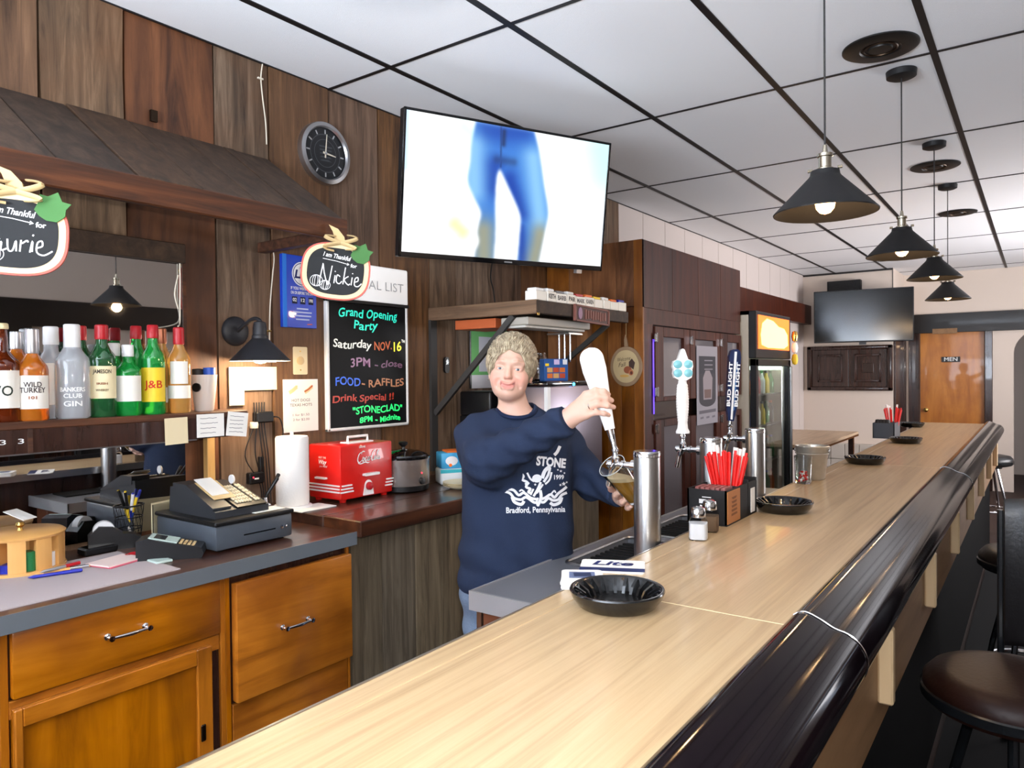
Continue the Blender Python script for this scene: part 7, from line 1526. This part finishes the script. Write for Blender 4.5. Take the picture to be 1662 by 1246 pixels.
lo = np.min([A_(q) for q in (SR, ER, WR, SL, EL, WL)]+[On+np.array([0, 0, sz[0]-O.z])], 0)-.16; lo[2] = sz[0]-.03; hi = np.max([A_(q) for q in (SR, ER, WR, SL, EL, WL)]+[On], 0)+.17; hi[2] = zv(645)
V, F = sdf_mesh(sweatF, lo, hi, .006); V = relax(V, F, 1)
mat('sweat_navy', (36, 46, 68), .9, spec=.2, bump=.35, bscale=420); mat('print_white', (226, 228, 232), .8); mat('sweat_dark', (24, 34, 58), .9, spec=.2)
sw_ = np_obj('sweatshirt', V, F, 'sweat_navy', pr_)
# collar and cuffs
cl = []
for i in range(36):
    a = 2*math.pi*i/36; dr0 = RVn*math.cos(a)+FVn*math.sin(a); c0 = On+RVn*.004+FVn*.012
    rad = .066+.012*max(0, -math.sin(a)); z = zv(664)-.020*max(0, -math.sin(a))**1.5*1.3+.008*max(0, math.sin(a)); cl.append(Vector(c0+dr0*rad+UPn*(z-O.z)))
MB().tube(cl, .0075, 8, closed=True).build('collar', 'sweat_dark', sw_)
for W_, E_, r_, off in ((WR, ER, .0385, .0), (WL, EL, .0405, -.018)):
    ax_ = (W_-E_).normalized(); M = frame(W_+ax_*off, ax_.orthogonal(), ax_.cross(ax_.orthogonal())); MB().lathe([(r_-.008, .006), (r_, .004), (r_+.003, -.012), (r_+.003, -.03), (r_-.006, -.034)], 24, M, cap=False).build('cuff', 'sweat_navy', sw_)
# print on the chest
def conf(u, v, off=.0016):
    d_, Ff = ray(u, v); d_ = d_/Ff; t0, t1 = 2.2, 2.55; ts = np.linspace(t0, t1, 200); pts = A_(EYEP)+ts[:, None]*A_(d_); dd = torsoF(pts); k = np.argmax(dd < 0)
    if dd[k] >= 0: k = 199
    if k > 0: f = dd[k-1]/(dd[k-1]-dd[k]); t = ts[k-1]+f*(ts[k]-ts[k-1])
    else: t = ts[0]
    return EYEP+d_*(t-off)
pm = MB()
def flat(q):                                       # a small pattern given in picture units, laid on the cloth
    cache = [tuple(conf(x, y)) for x, y, z in q.v]; pm.add(cache, q.f)
def stroke(pts, w): q = MB(); q.ribbon([(p[0], p[1]) for p in smooth_path([Vector(p) for p in pts], 4)], w); flat(q)
def word(s, u, v, size, w, rot=0, bold=.3):
    q = MB(); q.text(s, size, Matrix.Translation((u, v, 0)) @ Matrix.Rotation(rot, 4, 'Z') @ Matrix.Diagonal((1, -1, 1, 1)), w=w, bold=bold); flat(q)
C = lambda x, y: (790+x*150/1246, 700+y*150/1246)
word('Bradford, Pennsylvania', *C(625, 1065), 13, 96); word('EST.', *C(325, 610), 11, 20); word('1999', *C(948, 632), 10, 16)
word('STONE', *C(845, 430), 20, 48, .12, .9)
stroke([C(890, 330), C(930, 290), C(970, 210)], 5)
q = MB(); q.prism([(C(650+65*math.cos(a), 640+55*math.sin(a))) for a in [2*math.pi*i/18 for i in range(18)]], 0, 0); q.f = q.f[:1]; flat(q)
for pts, w in (([(520, 560), (560, 640), (610, 680)], 3), ([(720, 640), (760, 540), (830, 480)], 6), ([(740, 690), (800, 600), (830, 500)], 4), ([(760, 720), (820, 660), (850, 560)], 3), ([(700, 690), (660, 780), (600, 880)], 4), ([(730, 720), (680, 790), (640, 840)], 3), ([(690, 800), (700, 900), (650, 1010)], 5), ([(660, 900), (640, 960), (660, 1015)], 3),
               ([(440, 570), (470, 610), (450, 650), (520, 690), (490, 720)], 4), ([(540, 690), (500, 750), (560, 780), (530, 820), (580, 840)], 4), ([(600, 780), (560, 860)], 3),
               ([(175, 720), (220, 770), (330, 790), (400, 860), (470, 830), (560, 900), (640, 920)], 4.2), ([(185, 800), (280, 830), (340, 900), (430, 920), (500, 890), (600, 960), (650, 960)], 4.2), ([(310, 880), (340, 950), (430, 985), (470, 940)], 5), ([(180, 740), (190, 800)], 2),
               ([(1050, 760), (1000, 800), (930, 850), (880, 900), (830, 860), (760, 900), (710, 920)], 4.2), ([(1050, 840), (980, 870), (930, 930), (860, 940), (800, 910), (740, 960), (700, 960)], 4.2), ([(980, 900), (950, 970), (870, 1000), (820, 970)], 5), ([(840, 850), (880, 810), (900, 840)], 2.5), ([(410, 810), (440, 790), (480, 820)], 2.5)):
    stroke([C(*p) for p in pts], w)
for x, y, r in ((185, 668, 20), (247, 690, 34), (318, 705, 20), (625, 722, 20), (935, 530, 16), (975, 548, 20), (1022, 575, 16), (965, 735, 20), (1010, 720, 32), (1050, 700, 18)):
    q = MB(); q.add([(*C(x+(r if i % 2 == 0 else r*.45)*math.sin(i*math.pi/5), y-(r if i % 2 == 0 else r*.45)*math.cos(i*math.pi/5)), 0) for i in range(10)], [tuple(range(10))]); flat(q)
pm.build('chest_print', 'print_white', sw_)
# ---- jeans and shoes
mat('denim', (112, 128, 150), .85, spec=.2, bump=.5, bscale=300, var=.25); mat('shoe', (30, 30, 34), .6)
hipc = On+RVn*(-.008); zz = lambda z: UPn*(z-O.z)
def jeansF(p):
    d = ell(np.stack([(p-hipc)@RVn, (p-hipc)@FVn, p[:, 2]], 1), (0, .0, .84), (.185, .135, .15))
    for s in (-1, 1):
        d = smin(d, chain(p, [Vector(hipc+RVn*s*.09+zz(.80)), Vector(hipc+RVn*s*.095+FVn*-.01+zz(.45)), Vector(hipc+RVn*s*.10+FVn*.01+zz(.06))], [.098, .072, .062], .05), .03)
    d = d+.004*np.sin(p[:, 2]*60+p@RVn*30); return np.maximum(d, np.maximum(p[:, 2]-.90, .055-p[:, 2]))
V, F = sdf_mesh(jeansF, [hipc[0]-.28, hipc[1]-.28, 0.0], [hipc[0]+.28, hipc[1]+.28, .95], .009); np_obj('jeans', V, F, 'denim', pr_)
for s in (-1, 1):
    c0 = hipc+RVn*s*.10
    def shoeF(p):
        q = np.stack([(p-c0)@RVn, -((p-c0)@FVn), p[:, 2]], 1); d = chain(q, [(0, -.05, .045), (0, .06, .042), (0, .17, .032)], [.048, .046, .036], .03); d = smin(d, seg(q, (0, -.03, .05), (0, -.02, .10), .045, .045), .03); return np.maximum(d, -p[:, 2]+.0005)
    V, F = sdf_mesh(shoeF, [c0[0]-.25, c0[1]-.25, -.02], [c0[0]+.25, c0[1]+.25, .18], .008); np_obj('shoe', V, F, 'shoe', pr_)
# ================================================================== the glass being filled
GM = frame(GB, GAX.orthogonal(), GAX.cross(GAX.orthogonal()))
if (GM.to_3x3() @ Vector((0, 0, 1))).dot(GAX) < 0: GM = frame(GB, GAX.orthogonal(), -GAX.cross(GAX.orthogonal()))
t = thing('pint_glass', 'tilted pint glass half full of golden beer under the nearest tap', 'glass', GB)
ro, ri = [(.029, 0), (.0295, .002), (.043, .148), (.043, .15)], [(.0415, .15), (.0405, .146), (.0275, .012), (0, .011)]
mat('pint_clear', (250, 252, 252), .01, trans=1., ior=1.5); mat('pint_rim', (226, 232, 232), .1, trans=.5, spec=.8)
MB().lathe([(0, 0)]+ro+ri, 40, GM).build('tumbler', 'pint_clear', t); MB().tube([GM @ Vector((.0424*math.cos(a), .0424*math.sin(a), .1505)) for a in [2*math.pi*i/40 for i in range(40)]], .0014, 6, closed=True).build('rim', 'pint_rim', t)
bm = bmesh.new(); tmp = MB().lathe([(0, .0114), (.0272, .0124), (.0402, .147), (0, .147)], 36, GM)
vv = [bm.verts.new(q) for q in tmp.v]
for f in tmp.f:
    try: bm.faces.new([vv[i] for i in f])
    except ValueError: pass
bmesh.ops.recalc_face_normals(bm, faces=bm.faces[:])
zl = (GM @ Vector((0, 0, .082))).z
def clip(bm0, z0, z1):
    b = bm0.copy()
    for z, nr in ((z1, (0, 0, 1)), (z0, (0, 0, -1))):
        g = bmesh.ops.bisect_plane(b, geom=b.verts[:]+b.edges[:]+b.faces[:], plane_co=(0, 0, z), plane_no=nr, clear_outer=True); ed = [e for e in g['geom_cut'] if isinstance(e, bmesh.types.BMEdge)]
        if ed: bmesh.ops.holes_fill(b, edges=ed)
    b.verts.index_update(); r = ([v.co[:] for v in b.verts], [[v.index for v in f.verts] for f in b.faces]); b.free(); return r
mat('beer_gold', (206, 150, 52), .15, trans=.35, ior=1.33); mat('beer_foam', (236, 214, 170), .8)
v_, f_ = clip(bm, -9, zl); MB().add(v_, f_, False).build('beer', 'beer_gold', t)
v_, f_ = clip(bm, zl+.0002, zl+.012); MB().add(v_, f_, False).build('foam', 'beer_foam', t); bm.free()
